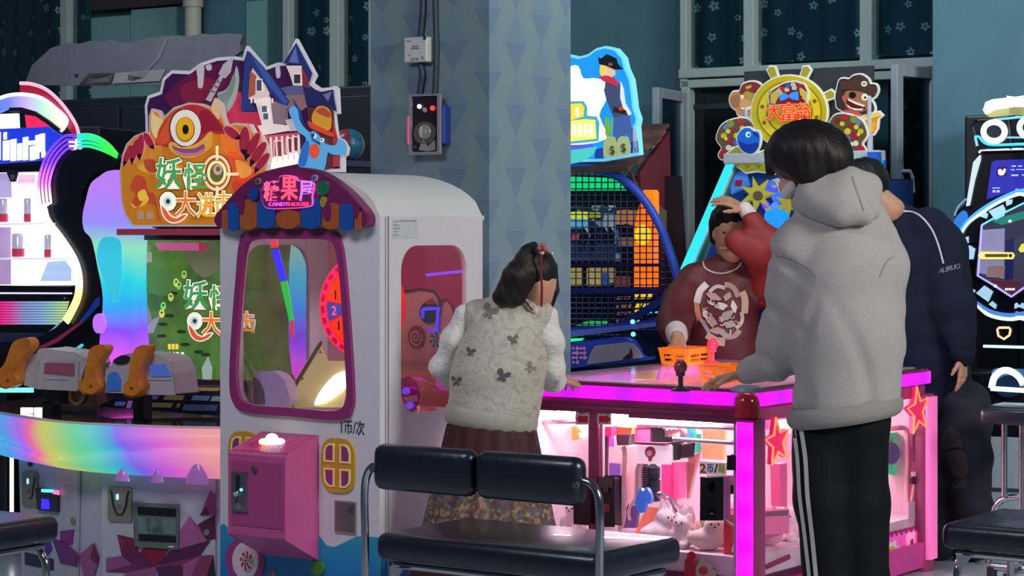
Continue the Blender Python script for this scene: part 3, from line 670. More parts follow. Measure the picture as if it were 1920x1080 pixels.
for x, y in ((178, 885), (200, 962)): art(dsc, C, 'spot', zm(*SBX, ngon(x, y, 22, 20, 16)), .324, .003, GL('#6a5cff', .7))
art(dsc, C, 'spot', zm(*SBX, [(160, 920), (240, 905), (245, 945), (180, 940)]), .324, .002, M('#d8c0d0'))
MB().box(-.42, -.1, .08, .11, zE-.04, zE-.022).build('interior_lamp', E('#fff0ea', 16), cm)
# ------- coin box
xr = C.Y(598, 930, 0)[0]; lo, hi = 0.0, .5
for _ in range(40):
    md = (lo+hi)/2
    if C.Y(536, 930, -md)[0] > xr: hi = md
    else: lo = md
    if C.Y(536, 930, -.05)[0] > xr: lo, hi = lo, hi
pb = .18 if not .08 < md < .3 else md
# the box front stands pb ahead of the panel
xr = C.Y(598, 930, 0)[0]; xl = C.Y(429, 930, -pb)[0]
zt0 = C.Y(536, 852, -pb)[1]; ztb = C.Y(598, 817, 0)[1]; zb0 = C.Y(536, 1012, -pb)[1]; zbb = C.Y(598, 1052, 0)[1]
side = [(0, zbb), (-pb, zb0), (-pb, zt0-.012), (-pb+.012, zt0), (0, ztb)]
cb = MB().prism(side, xl, xr, 'x').build('coin_box', PINK, cm, bev=.003)
MB().add([(xl+.004, -pb+.01, zt0+.0005), (xr-.004, -pb+.01, zt0+.0005), (xr-.004, -.002, ztb+.0015), (xl+.004, -.002, ztb+.0015)], [(0, 1, 2, 3)]).build('top_sheet', M('#b03a7c', r=.3, n=.2, ns=90), cb)
for k in range(14):
    x = xl+.012+(xr-xl-.024)*k/13; s_ = (ztb-zt0)/(pb-.012)
    me = MB().box(x-.003, x+.003, -pb+.016, -pb+.05 if 4 < k < 9 else -.02, 0, .0015).build('sheet_ray', M('#d0506a' if k % 2 else '#c8407c', r=.3), cb).data
    for v in me.vertices: v.co.z += zt0+.001+s_*(v.co.y+pb-.012)
g_ = .0022; dx0 = C.Y(434, 900, -pb)[0]; dx1 = C.Y(531, 900, -pb)[0]; dz1 = C.Y(434, 862, -pb)[1]; dz0 = C.Y(434, 983, -pb)[1]
door = MB().box(dx0, dx1, -pb-.004, -pb+.002, dz0, dz1).build('coin_door', M('#a8447c', r=.4, n=.03), cb, bev=.002)
cz_ = ([400, 780, 720, 1080], 1152)
a = C.Y(*zm(*cz_, [(140, 635)])[0], -pb); b = C.Y(*zm(*cz_, [(240, 378)])[0], -pb)
pl = MB().prism(rrect(a[0], b[0], a[1], b[1], .004), -pb-.014, -pb-.002).build('coin_slot_plate', M('#a8acb4', r=.22, m=.9), cb, bev=.002)
cxm = (a[0]+b[0])/2; hz = b[1]-a[1]
MB().prism(rrect(cxm-.012, cxm+.006, b[1]-.045*hz/.127-.02, b[1]-.01, .004), -pb-.0155, -pb-.0135).build('coin_slot', M('#23272c', r=.3), pl)
MB().sph((cxm+.012, -pb-.015, a[1]+hz*.55), .0055, 10, 8).build('indicator', E('#4aa0ff', 4), pl)
MB().cyl((cxm-.006, -pb-.014, a[1]+hz*.48), (cxm-.004, -pb-.026, a[1]+hz*.44), .009, n=14).build('return_knob', M('#c8ccd2', r=.15, m=1), pl, sm=1)
MB().prism([(cxm-.014, a[1]+.008), (cxm+.010, a[1]+.008), (cxm-.002, a[1]+.034)], -pb-.017, -pb-.013).build('return_flap', M('#d8dade', r=.2, m=.9), pl)
MB().prism(ngon(cxm-.006, a[1]+hz*.25, .008, n=14), -pb-.016, -pb-.013).build('coin_return', M('#30343a', r=.3), pl)
p = C.Y(*zm(*cz_, [(290, 358)])[0], -pb); MB().lathe([(.0, -.016), (.009, -.015), (.011, -.004), (.011, 0)], (p[0], -pb, p[1]), 18, 'y').build('lock', M('#8a8a92', r=.25, m=.9), cb, sm=1)
# glowing dome button
bxp = C.Y(*zm(*cz_, [(395, 165)])[0], -pb*.55); bz = zt0+(ztb-zt0)*.45
dm = MB().lathe([(.040, 0), (.044, .004), (.044, .010), (.038, .016), (.02, .017), (0, .017)], (bxp[0], -pb*.55, bz), 32).build('push_button', ramp_mat('mat_rainbow_button', 'X', bxp[0]-.045, bxp[0]+.045, [(0, '#ffd060'), (.35, '#fff2b0'), (.6, '#e8ffe0'), (.8, '#b8e0ff'), (1, '#ffffff')], 2.2), cb, sm=1)
MB().lathe([(.022, .016), (.021, .024), (.014, .032), (.0, .036)], (bxp[0], -pb*.55, bz), 24).build('button_cap', M('#e8f4e8', r=.1, tr=.5, e='#e8fff0', es=.5, n=0), dm, sm=1)
# yellow house windows
def yellow_window(cx, cz, rx, rz):
    yw_ = MB().prism([(cx+rx*abs(cos(t))**.62*(1 if cos(t) > 0 else -1), cz+rz*abs(sin(t))**.62*(1 if sin(t) > 0 else -1)) for t in [2*pi*k/40 for k in range(40)]], -.008, .0).build('toy_window', M('#c79a2e', r=.35), cm, bev=.002)
    for sx in (-1, 1):
        for sz in (-1, 1):
            def q(i):  # rounded outer corner
                x0, x1 = rx*.16, rx*.78; z0, z1 = rz*.11, rz*.80
                pts = [(x0, z0), (x1, z0), (x1, z1*.62), (x1*.9, z1*.85), (x1*.62, z1), (x0, z1)]; return [(cx+sx*a, cz+sz*b) for a, b in pts]
            o_ = q(0); i_ = shrink(o_, .006); 
            if sx*sz < 0: pass
            MB().prism(o_, -.012, -.007, holes=[i_]).build('pane_rim', M('#e8c890', r=.3, e='#e8b860', es=.12), yw_)
            MB().prism(i_, -.0095, -.007).build('toy_pane', M('#8a3f7c', r=.25), yw_)
p = C.Y(*zm(*cz_, [(848, 333)])[0], 0); p2 = C.Y(*zm(*cz_, [(735, 333)])[0], 0); p3 = C.Y(*zm(*cz_, [(848, 150)])[0], 0)
yellow_window(p[0], p[1], p[0]-p2[0], p3[1]-p[1]); pL = C.Y(*zm(*cz_, [(215, 280)])[0], 0); yellow_window(pL[0], pL[1], p[0]-p2[0], p3[1]-p[1])
# coin return recess, price, picture on the base
a = C.Y(*zm(*cz_, [(825, 785)])[0], 0); b = C.Y(*zm(*cz_, [(970, 580)])[0], 0)
rc = MB().prism(rrect(a[0], b[0], a[1], b[1], .004), -.006, 0, holes=[shrink(rrect(a[0], b[0], a[1], b[1], .004), .005)]).build('return_tray', M('#a8acae', r=.3, m=.7), cm)
MB().box(a[0]+.005, b[0]-.005, -.001, .0005, a[1]+.005, b[1]-.005).build('tray_back', M('#a4aaa8', r=.5), rc)
MB().box(a[0]+(b[0]-a[0])*.62, b[0]-.006, -.004, 0, a[1]+.02, a[1]+(b[1]-a[1])*.52).build('tray_gap', M('#15171a', r=.5), rc)
MB().prism([(a[0]+(b[0]-a[0])*.6, a[1]+(b[1]-a[1])*.7), (b[0]-.012, a[1]+(b[1]-a[1])*.62), (b[0]-.01, a[1]+(b[1]-a[1])*.9), (a[0]+(b[0]-a[0])*.75, a[1]+(b[1]-a[1])*.85)], -.008, -.002).build('tray_lever', M('#5a5e60', r=.3, m=.6), rc)
p = C.Y(*zm(*cz_, [(942, 78)])[0], 0); sx = (C.Y(641, 800, 0)[0]-C.Y(640, 800, 0)[0])/3.6; sz = (C.Y(640, 800, 0)[1]-C.Y(640, 801, 0)[1])/3.6
MB().text('1币/次', p[0], p[1], -.0005, 100*sz, .0012, .006, 158*sx).build('price_lettering', M('#33343c', r=.6, n=0), cm)
tealp = ramp_mat('mat_candy_base', 'Z', .05, .5, [(0, '#1f55b0'), (.6, '#2080b8'), (1, '#2aa0a0')], 0, base='#2790a8')
g = NG('mat_candy_base_print', .35); g.base(g.ramp(g.m('ADD', g.m('MULTIPLY', g.z, 1.9), g.m('MULTIPLY', g.noise(6), .3)), [(.3, '#2458b8'), (.65, '#2284c0'), (1.0, '#2aa2a4')])); TP = g.ma
wave = [(414, 985), (420, 982), (428, 990), (432, 1002), (600, 1006), (612, 1022), (626, 1026), (645, 1018), (668, 1006), (690, 1006), (711.5, 1008), (711.5, 1240), (414, 1220)]
pp = [C.Y(a, b, -.001) for a, b in wave]; pp = [(min(max(x, -CW), -.001), max(z, .03)) for x, z in pp]
MB().prism(pp, -.004, -.0005).build('base_print', TP, cm)
zz = C.X(720, 1008, 0)[1]; MB().prism([(0, .03), (CD, .03), (CD, zz+.06), (CD*.7, zz+.03), (CD*.4, zz-.01), (.1, zz+.005), (0, zz)], .0005, .003, 'x').build('base_print', TP, cm)
art(cm, C, 'base_sweet', zm(*cz_, [(85, 1000), (100, 880), (180, 820), (260, 850), (330, 930), (345, 1010), (300, 1100), (140, 1110)]), -.005, .003, M('#a03a80', r=.3), n=4)
art(cm, C, 'base_sweet', zm(*cz_, ngon(215, 975, 88, 125, 28)), -.008, .003, M('#d8c8d0', r=.3))
mint(*zm(*cz_, [(232, 975)])[0], -.011, .030, '#e0d0d4', '#b02a3c', rz=.034)
p = C.Y(*zm(*cz_, [(232, 978)])[0], -.019); MB().box(p[0]-.024, p[0]+.022, -.0215, -.019, p[1]-.007, p[1]+.007).build('name_band', M('#cfc6cc', r=.4), cm); MB().text('NETO', p[0], p[1], -.0215, .010, .001, .01, .040).build('name_lettering', M('#4a3a44', r=.5, n=0), cm)
mint(*zm(*cz_, [(400, 1055)])[0], -.005, .010, '#d8c8cc', '#b0405a', rz=.012, n=6)
art(cm, C, 'base_sweet', zm(*cz_, ngon(697, 1030, 46, 46, 24)), -.005, .01, M('#4a8a2c', r=.2), bev=.003)
# paper notice on the side
q = [C.X(a, b, .001) for a, b in [(735, 410), (784, 408), (784, 446), (736, 447)]]
st = MB().prism(q, 0, .0015, 'x').build('notice', M('#c4cacc', r=.4), cm)
for k in range(5):
    z_ = q[0][1]-.010-.011*k; MB().box(.0012, .0022, q[0][0]+.008, q[0][0]+.03+.012*((k*7) % 3)/2, z_-.0015, z_+.0015).build('notice_line', M('#7c8896', r=.6), st)
MB().box(.0012, .0022, q[0][0]+.035, q[1][0]-.01, q[0][1]-.009, q[0][1]-.006).build('notice_line', M('#6f7a84', r=.6), st)
for x in (-CW+.06, -.06):
    for y in (.06, CD-.06): MB().cyl((x, y, 0), (x, y, .05), .022, n=14).build('foot', M('#2a2a2e'), cm)
# ------------------------------------------------------------------ monster shooting machine (far left, two guns)
S = Fr(-1.16, 9.0, 20)
sm_ = thing('monster_shooting_machine', S, 'shooting game machine with one-eyed monster sign and rainbow lit counter', 'arcade machine')
ZM = ([210, 170, 510, 430], 1246); ZC = ([440, 60, 700, 330], 1040); ZT = ([200, 50, 700, 450], 1350)
def A(name, box, pts, y, col, t=.006, n=0, s=.35, par=None, r=.3): return art(par or sm_, S, name, zm(*box, pts), y, t, lit(col, s, r), n)
RB = [(0, '#ff50d8'), (.12, '#e060ff'), (.25, '#8a50ff'), (.38, '#30a8ff'), (.52, '#20d8e8'), (.68, '#90e8c0'), (.82, '#9a90ff'), (1, '#c080ff')]
# cabinet behind the screen
sx0, sz1 = S.Y(247, 450, 0); sx1, sz0 = S.Y(548, 716, 0)
MB().box(sx0-.18, sx1+.16, .06, .55, 0, sz1+.12).build('cabinet', M('#26202e', r=.5), sm_, bev=.01)
MB().prism([(sx0-.03, sz0-.1), (sx1+.03, sz0-.1), (sx1+.03, sz1+.045), (sx0-.03, sz1+.045)], -.01, .06, holes=[[(sx0, sz0), (sx1, sz0), (sx1, sz1), (sx0, sz1)]]).build('screen_bezel', M('#3a1a30', r=.3), sm_, bev=.003)
g = NG('mat_screen', .2); n1 = g.noise(7); n2 = g.noise(30)
scr_c = g.ramp(g.m('ADD', g.m('MULTIPLY', n1, .75), g.m('MULTIPLY', n2, .25)), [(.3, '#3c5f38'), (.45, '#567f3c'), (.55, '#5f8f40'), (.7, '#7a9a54')])
g.base(g.mix(0.0, '#0a0f0a', scr_c)); g.emit(scr_c, .62); g.nt.nodes['Principled BSDF'].inputs['Base Color'].default_value = lin('#0a0f0a')
for l in list(g.b.inputs['Base Color'].links): g.nt.links.remove(l)
scr = MB().box(sx0, sx1, .02, .03, sz0, sz1).build('screen', g.ma, sm_)
def SC(name, pts, y, col, s=.6, n=0): return art(scr, S, name, pts, y, .002, lit(col, s), n)
SC('screen_picture', [(249, 452), (275, 452), (282, 480), (266, 520), (270, 560), (285, 600), (272, 640), (258, 700), (249, 712)], .019, '#7f8578', .55, 3)
SC('screen_picture', [(262, 470), (285, 474), (284, 492), (268, 490)], .018, '#a39a90'); SC('screen_picture', [(285, 600), (300, 592), (287, 625), (270, 622)], .018, '#8d8f98')
SC('screen_banner', [(290, 455), (378, 455), (372, 470), (298, 469)], .018, '#c85a90', .7); SC('screen_banner', [(372, 452), (392, 463), (374, 474)], .017, '#b03050', .7)
SC('screen_picture', [(250, 490), (330, 515), (345, 540), (300, 555), (250, 530)], .0185, '#4c7038', .6, 3); SC('screen_picture', [(345, 452), (372, 460), (400, 450), (412, 500), (380, 520), (352, 490)], .0185, '#6b6c54', .55, 3)
for x, y in ((318, 592), (305, 608), (303, 630), (347, 646), (372, 660), (385, 665), (340, 622), (325, 550)): SC('screen_hole', ngon(x, y, 9, 3.5, 14), .018, '#24361f', .5)
for x, y, c in ((303, 588, '#d8d060'), (320, 557, '#b8c850'), (330, 530, '#c8c860'), (306, 574, '#70d060'), (335, 535, '#80c050'), (345, 515, '#9ab84c')):
    SC('screen_sprite', ngon(x, y, 5, 8, 12), .017, c, .7); SC('screen_sprite', ngon(x, y-2, 1.8, 2.2, 8), .0145, '#302818', .5)
for k in range(3): SC('screen_score', [(315+k*7, 645), (320+k*7, 645), (320+k*7, 655), (315+k*7, 655)], .018, '#e8c040', .9)
ptext(scr, S, 'screen_digits', '1 6 10 9', 326, 663, 38, 7, .018, lit('#e8f0d8', .9), .01)
SC('screen_picture', [(318, 671), (346, 671), (344, 702), (318, 700)], .0185, '#b060b0', .7); SC('screen_picture', [(378, 690), (390, 668), (398, 690), (396, 712), (380, 712)], .018, '#8fa39a', .7)
def logo(par, y, k, s):
    """the game's title, two rows, drawn at scale s with origin k"""
    T = lambda pts: [(k[0]+x*s, k[1]+y_*s) for x, y_ in pts]
    for ch, x, yy, w_, h, c in (('妖', 445, 640, 200, 235, '#3f9a5a'), ('怪', 655, 665, 185, 200, '#4fa05c'), ('大', 575, 880, 150, 190, '#e8782c'), ('进', 735, 890, 140, 190, '#f0a838'), ('击', 870, 870, 130, 170, '#f0b040')):
        px, py = T([(x, yy)])[0]
        for off, c2, dy in ((.085, '#241c1c', .002), (.055, '#f4f0da', .005), (.012, c, .008)):
            ptext(par, S, 'title_letter', ch, px, py, (w_+off*350)*s, (h+off*350)*s, y-dy, lit(c2, .6 if dy > .003 else 0), off, .003)
    for rr, c2, dy in ((72, '#241c1c', .002), (66, '#f4f0da', .004), (42, '#e8e8d8', .006), (30, '#b8d0c8', .008), (16, '#1c3a4c', .010)):
        art(par, S, 'title_eye', T(ngon(435, 862, rr, rr*1.15, 24)), y-dy, .003, lit(c2, .6 if rr < 70 else 0))
    arc = [(395+0*x, yy) for x, yy in ()] 
    ao = [(378, 880), (385, 950), (420, 1010), (480, 1035), (550, 1010), (590, 960), (545, 960), (500, 985), (455, 965), (425, 920)]
    art(par, S, 'title_tail', T(spl(ao, 4)), y-.003, .003, lit('#f4f0da', .6)); art(par, S, 'title_tail', T(shrink(spl(ao, 4), 10)), y-.005, .003, lit('#d85a38', .6))
logo(scr, .018, (267, 408), .225)
# rainbow lit side columns
zlo, zhi = .55, 1.72
def column(name, pts, y, dep, lo, hi):
    o = MB().prism([S.Y(a, b, y) for a, b in spl(pts, 4)], y, y+dep).build(name, ramp_mat('mat_rainbow_column', 'Z', lo, hi, RB, .95, '#303030', .10), sm_, bev=.02, seg=3, sm=60); return o
zc0, zc1 = S.Y(200, 690, -.1)[1], S.Y(200, 330, -.1)[1]
column('light_column', [(186, 331), (205, 320), (235, 322), (262, 345), (262, 425), (248, 436), (246, 560), (246, 700), (188, 700), (187, 640), (193, 560), (183, 500), (172, 450), (158, 432), (155, 405), (162, 372), (170, 345)], -.11, .14, zc0, zc1)
column('light_column', [(548, 440), (600, 430), (640, 440), (632, 520), (610, 600), (606, 700), (548, 700)], -.02, .10, zc0, zc1)
A('column_drip', ([0, 400, 260, 680], 1003), [(690, 735), (720, 725), (740, 750), (745, 820), (720, 865), (690, 860), (672, 820), (672, 770)], -.13, '#c070ff', .03, 3, .8)
A('column_drip', ([0, 400, 260, 680], 1003), [(740, 180), (860, 190), (880, 330), (870, 560), (815, 650), (790, 560), (735, 430), (700, 300)], -.112, '#3ccfe8', .004, 3, .55)
# sign: rear board with the haunted house
YB = -.10
bo = [(200, 735), (196, 470), (193, 400), (208, 350), (270, 328), (284, 262), (330, 220), (420, 224), (470, 186), (560, 156), (650, 150), (687, 155), (707, 96), (800, 206), (865, 182), (900, 180), (957, 60), (1056, 245), (1037, 282), (1078, 312), (1140, 306), (1152, 299), (1166, 312), (1172, 440), (1150, 442), (1164, 560), (1190, 570), (1218, 612), (1212, 650), (1197, 660), (1197, 736)]
A('sign_board', ZT, bo, YB, '#d8d4dc', .03, 0, .22)
pb_ = [S.Y(a, b, YB-.03) for a, b in zm(*ZT, bo)]; pin = shrink(pb_, .014)
MB().prism(pin, YB-.034, YB-.029).build('sign_picture', lit('#3a1448', .28), sm_)
y1 = YB-.034
A('sign_picture', ZT, [(300, 340), (420, 240), (560, 190), (640, 200), (620, 330), (560, 400), (400, 420), (320, 400)], y1, '#5c1640', .003, 4, .3)
A('sign_picture', ZT, [(600, 330), (680, 330), (690, 430), (770, 430), (800, 560), (820, 720), (600, 720), (590, 450)], y1, '#b8304e', .003, 0, .4)
A('sign_picture', ZT, [(380, 300), (520, 260), (560, 330), (480, 380), (400, 390)], y1-.001, '#7a1c3c', .003, 4, .35)
for pts in ([(455, 200), (490, 190), (488, 290), (478, 312), (462, 305), (460, 260)], [(855, 200), (872, 195), (878, 245), (868, 262), (858, 250)], [(500, 200), (525, 190), (530, 215), (512, 222)]): A('sign_drip', ZT, pts, y1-.002, '#c8c4d0', .004, 3, .2)
# axe
A('axe_blade', ZT, [(655, 200), (668, 260), (660, 330), (640, 390), (600, 440), (580, 400), (560, 340), (600, 320), (640, 260)], y1-.004, '#a8b0ae', .006, 3, .25)
A('axe_blade', ZT, [(645, 235), (650, 290), (625, 360), (590, 410), (575, 370), (565, 345), (605, 325)], y1-.010, '#7f908c', .003, 3, .25)
A('axe_handle', ZT, [(500, 370), (560, 270), (575, 245), (565, 240), (590, 190), (640, 150), (625, 230), (600, 260), (585, 260), (525, 380)], y1-.011, '#b4b0b8', .006, 0, .25)
for q in ((535, 320), (550, 296), (565, 272)): A('axe_band', ZT, [(q[0]-12, q[1]-4), (q[0]+14, q[1]+8), (q[0]+10, q[1]+16), (q[0]-16, q[1]+4)], y1-.017, '#6c6874', .003)
# haunted house pieces
y2 = y1-.004
NV, CR = '#2c3a7c', '#d8c4bc'
for nm, pts, c, dy, s in (
    ('house_wall', [(130, 270), (205, 350), (262, 465), (250, 490), (105, 505)], CR, 0, .4), ('house_gable', [(118, 290), (162, 330), (152, 470), (98, 495)], '#a85a44', .002, .35),
    ('house_wall', [(150, 505), (265, 485), (290, 690), (205, 700)], '#e0d4d0', 0, .4), ('house_wall', [(268, 510), (392, 545), (402, 690), (290, 695)], '#8c7480', 0, .3),
    ('house_ledge', [(170, 702), (300, 690), (405, 700), (412, 740), (210, 775), (185, 730)], '#e4d8d4', .003, .4), ('house_wall', [(212, 780), (480, 750), (492, 960), (262, 1020)], '#c05060', 0, .4),
    ('house_wall', [(380, 660), (425, 650), (470, 740), (410, 745)], '#d0c4c4', .002, .35), ('house_wall', [(385, 470), (520, 465), (545, 560), (420, 640), (395, 560)], '#8a6c6c', 0, .3),
    ('house_roof', [(92, 140), (74, 240), (44, 590), (165, 592), (98, 505), (120, 250), (330, 530), (395, 552), (412, 520), (240, 290), (110, 148)], NV, .004, .3),
    ('house_roof', [(115, 160), (250, 310), (400, 530), (370, 540), (230, 370)], '#3c56a0', .006, .3),
    ('tower_roof', [(460, 82), (580, 310), (560, 372), (503, 242), (362, 236)], '#28306c', .004, .3), ('tower_roof', [(455, 110), (480, 235), (405, 225)], '#5a6cae', .006, .3),
    ('tower_wall', [(384, 252), (502, 252), (507, 402), (440, 405), (410, 310)], '#d4c6c4', .002, .4), ('tower_wall', [(502, 252), (560, 372), (550, 400), (507, 402)], '#7a2c3c', .002, .35),
    ('house_roof', [(345, 420), (440, 400), (560, 405), (560, 465), (385, 470)], '#5a5a84', .003, .3),
    ('house_roof', [(510, 405), (600, 430), (650, 450), (732, 432), (762, 592), (690, 582), (600, 560), (540, 548)], '#22265a', .004, .3), ('house_roof', [(660, 470), (728, 445), (700, 520)], '#6a6c94', .006, .3),
    ('house_wall', [(545, 560), (740, 592), (772, 1010), (655, 1040), (670, 900), (560, 720)], '#5a2c30', 0, .35), ('house_wall', [(735, 650), (772, 800), (782, 1010), (735, 1010)], '#a83a40', .003, .35),
    ('house_roof', [(437, 495), (500, 600), (520, 700), (470, 610)], NV, .005, .3), ('porch', [(255, 950), (470, 900), (490, 985), (265, 1030)], '#f4e8d8', .004, .9)):
    art(sm_, S, nm, zm(*ZC, pts), y2-dy, .004, lit(c, s))
for x0, x1, a, b, c in ((165, 200, 360, 440, '#4c5064'), (205, 240, 555, 600, '#5c6478'), (215, 250, 610, 655, '#5c6478'), (445, 492, 318, 385, '#3c3440'), (300, 350, 820, 930, '#8a3848'), (390, 425, 800, 900, '#8a3848'), (440, 470, 790, 890, '#7a3040')):
    w_ = A('house_window', ZC, [(x0-8, a-8), (x1+8, a-8), (x1+8, b+8), (x0-8, b+8)], y2-.006, '#e4dcd8', .003, 0, .4); art(w_, S, 'window_dark', zm(*ZC, [(x0, a), (x1, a), (x1, b), (x0, b)]), y2-.0085, .002, lit(c, .3))
for k in range(6): x = 262+k*42; A('porch_column', ZC, [(x, 790-k*4), (x+12, 788-k*4), (x+22, 975-k*6), (x+10, 977-k*6)], y2-.007, '#e8dcd4', .004, 0, .45)
for k in range(7): x = 118+k*26; A('eave_bracket', ZC, [(x, 500), (x+14, 498), (x+12, 530), (x+2, 535)], y2-.006, '#f0e4dc', .003, 0, .4)
# blue creature with a hat
y3 = y2-.012
A('creature_body', ZC, [(408, 600), (412, 575), (440, 555), (470, 590), (476, 640), (505, 700), (560, 752), (600, 745), (670, 830), (700, 845), (755, 850), (775, 810), (805, 810), (835, 850), (828, 905), (790, 922), (730, 918), (692, 908), (665, 1035), (580, 1040), (478, 1000), (500, 880), (535, 795), (470, 745), (432, 660)], y3, '#5aa8dc', .008, 3, .4)
A('creature_shade', ZC, [(480, 990), (502, 885), (540, 810), (560, 860), (530, 1000)], y3-.008, '#2a6cc0', .002, 3, .4)
A('creature_mouth', ZC, ngon(597, 892, 40, 56, 20), y3-.008, '#d8583c', .003, 0, .4)
for x, y in ((596, 780), (655, 810)):
    e_ = A('creature_eye', ZC, ngon(x, y, 16, 16, 14), y3-.008, '#e8f0f4', .003, 0, .4); art(e_, S, 'pupil', zm(*ZC, ngon(x-4, y-2, 6, 7, 10)), y3-.0108, .002, lit('#243040', .2))
A('creature_brow', ZC, [(570, 760), (600, 765), (585, 800), (640, 830), (640, 850), (580, 810)], y3-.010, '#2a4a70', .002, 0, .3)
A('hat_pot', ZC, [(580, 625), (615, 565), (660, 555), (705, 580), (722, 640), (712, 735), (640, 715), (585, 680)], y3-.009, '#c89030', .005, 3, .4); A('hat_pot', ZC, [(610, 590), (660, 565), (710, 600), (715, 640), (650, 620)], y3-.014, '#a84a2c', .003, 3, .4)
A('hat_brim', ZC, [(548, 668), (600, 690), (680, 730), (735, 760), (728, 785), (660, 760), (580, 725), (555, 700)], y3-.014, '#d0452c', .005, 3, .4)
# monster board in front
YM = -.17; MO = [(160, 1058), (100, 965), (70, 860), (58, 640), (78, 500), (110, 415), (175, 350), (255, 320), (288, 322), (286, 200), (308, 138), (360, 152), (398, 208), (480, 130), (600, 92), (700, 100), (768, 128), (798, 56), (852, 98), (868, 200), (892, 265), (960, 250), (1075, 258), (1105, 318), (1165, 350), (1205, 430), (1218, 520), (1210, 610), (1290, 720), (1290, 1058)]
A('monster_board', ZM, MO, YM, '#c8c0bc', .03, 0, .2)
q = shrink([S.Y(a, b, YM-.03) for a, b in zm(*ZM, MO)], .009); MB().prism(q, YM-.034, YM-.029).build('monster_body', lit('#c07820', .42), sm_)
y4 = YM-.034
for nm, pts, c, dy, n in (
    ('flame', [(170, 520), (260, 400), (360, 420), (380, 520), (370, 640), (300, 600), (240, 640), (190, 590)], '#c8842c', .001, 4), ('flame', [(200, 600), (300, 540), (370, 600), (360, 650), (270, 640)], '#d8a03c', .002, 4),
    ('flame', [(250, 540), (330, 540), (360, 620), (300, 640), (260, 600)], '#b04830', .003, 4), ('flame', [(190, 660), (260, 690), (280, 780), (330, 800), (340, 890), (270, 870), (200, 900), (160, 870), (180, 800), (140, 760)], '#b8482c', .001, 4),
    ('flame', [(150, 880), (200, 910), (270, 820), (280, 860), (230, 900), (170, 912)], '#e0b838', .003, 4), ('flame', [(200, 800), (250, 770), (270, 830), (220, 860)], '#e8c040', .0035, 4),
    ('flame', [(840, 350), (900, 340), (980, 400), (1000, 520), (900, 500), (860, 440)], '#e8752c', .001, 4), ('flame', [(900, 480), (1000, 500), (1040, 600), (1080, 560), (1120, 640), (1050, 720), (960, 700), (920, 600)], '#d8502c', .001, 4),
    ('flame', [(960, 540), (1060, 580), (1090, 640), (1000, 680)], '#e89840', .003, 4), ('flame', [(940, 700), (1040, 690), (1150, 640), (1200, 660), (1100, 760), (960, 800)], '#c8402c', .001, 4), ('flame', [(330, 900), (350, 880), (380, 1020), (360, 1010)], '#c05828', .002, 0),
    ('monster_head', [(338, 425), (350, 370), (372, 300), (440, 200), (530, 132), (620, 108), (720, 128), (800, 190), (852, 260), (886, 330), (800, 335), (775, 320), (700, 400), (600, 440), (480, 420), (420, 440), (380, 420)], '#b02a34', .003, 3),
    ('monster_head', [(372, 330), (440, 215), (530, 145), (560, 140), (470, 240), (440, 400), (350, 410)], '#c8502c', .005, 3), ('monster_head', [(680, 180), (740, 150), (830, 250), (860, 310), (760, 310), (700, 330)], '#8c1c34', .005, 3),
    ('monster_horn', [(310, 160), (330, 190), (392, 232), (360, 300), (345, 372), (310, 320), (302, 240)], '#d8c088', .004, 3), ('monster_horn', [(772, 148), (806, 66), (845, 110), (832, 222), (800, 190)], '#d8b088', .004, 3),
    ('monster_eye', ngon(570, 290, 126, 150, 32), '#3a2420', .006, 0), ('monster_eye', ngon(572, 290, 118, 142, 32), '#e4dcd0', .008, 0), ('monster_eye', ngon(570, 302, 74, 98, 30), '#9a6018', .010, 0), ('monster_eye', ngon(568, 298, 66, 90, 30), '#e0a820', .012, 0), ('monster_eye', ngon(572, 302, 24, 38, 24), '#1c1410', .014, 0),
    ('monster_mouth', [(440, 415), (480, 400), (540, 440), (640, 420), (700, 380), (770, 318), (775, 430), (720, 480), (620, 525), (520, 510), (458, 465)], '#d8a044', .009, 3), ('monster_mouth', [(468, 425), (520, 448), (640, 450), (712, 415), (715, 475), (640, 505), (560, 508), (500, 485)], '#8a4c68', .011, 3), ('monster_mouth', [(480, 460), (560, 485), (660, 480), (712, 450), (700, 485), (610, 508), (520, 498)], '#b87890', .012, 3)):
    A(nm, ZM, pts, y4-dy, c, .003, n, .42)
for x, y, a, rx, ry in ((120, 500, -.35, 22, 85), (172, 470, -.25, 24, 95), (218, 435, -.1, 28, 95), (285, 390, .5, 26, 70), (935, 330, .9, 34, 75), (1030, 390, -.05, 40, 110), (1090, 430, -.5, 34, 115), (1135, 490, -.6, 34, 105), (1165, 560, -.65, 30, 90)):
    def rot(pts): return [(x+dx*cos(a)-dy*sin(a)*-1*-1, y+dx*sin(a)+dy*cos(a)) for dx, dy in pts]
    a = -a; f = A('monster_finger', ZM, rot(ngon(0, 0, rx+7, ry+7, 20)), y4-.004, '#d88a80', .004, 0, .4); art(f, S, 'finger_front', zm(*ZM, rot(ngon(0, 0, rx, ry, 20))), y4-.007, .003, lit('#98243c', .42))
    art(f, S, 'claw', zm(*ZM, rot([(-rx*.7, ry*.62), (rx*.7, ry*.62), (rx*.2, ry*1.15)])), y4-.0095, .003, lit('#241418', .2))
logo(sm_, y4-.010, (210, 170), 1/4.153)
for r0, r1, c, dy in ((125, 92, '#5a3018', .004), (118, 98, '#f4c09a', .006), (78, 62, '#f4dca8', .006)):
    o_, i_ = ngon(820, 640, r0*.92, r0*1.2, 36), ngon(820, 640, r1*.92, r1*1.2, 36)
    MB().prism([S.Y(*p, y4-.012) for p in zm(*ZM, o_)], y4-.014-dy, y4-.012, holes=[[S.Y(*p, y4-.012) for p in zm(*ZM, i_)]]).build('crosshair', lit(c, .75), sm_)
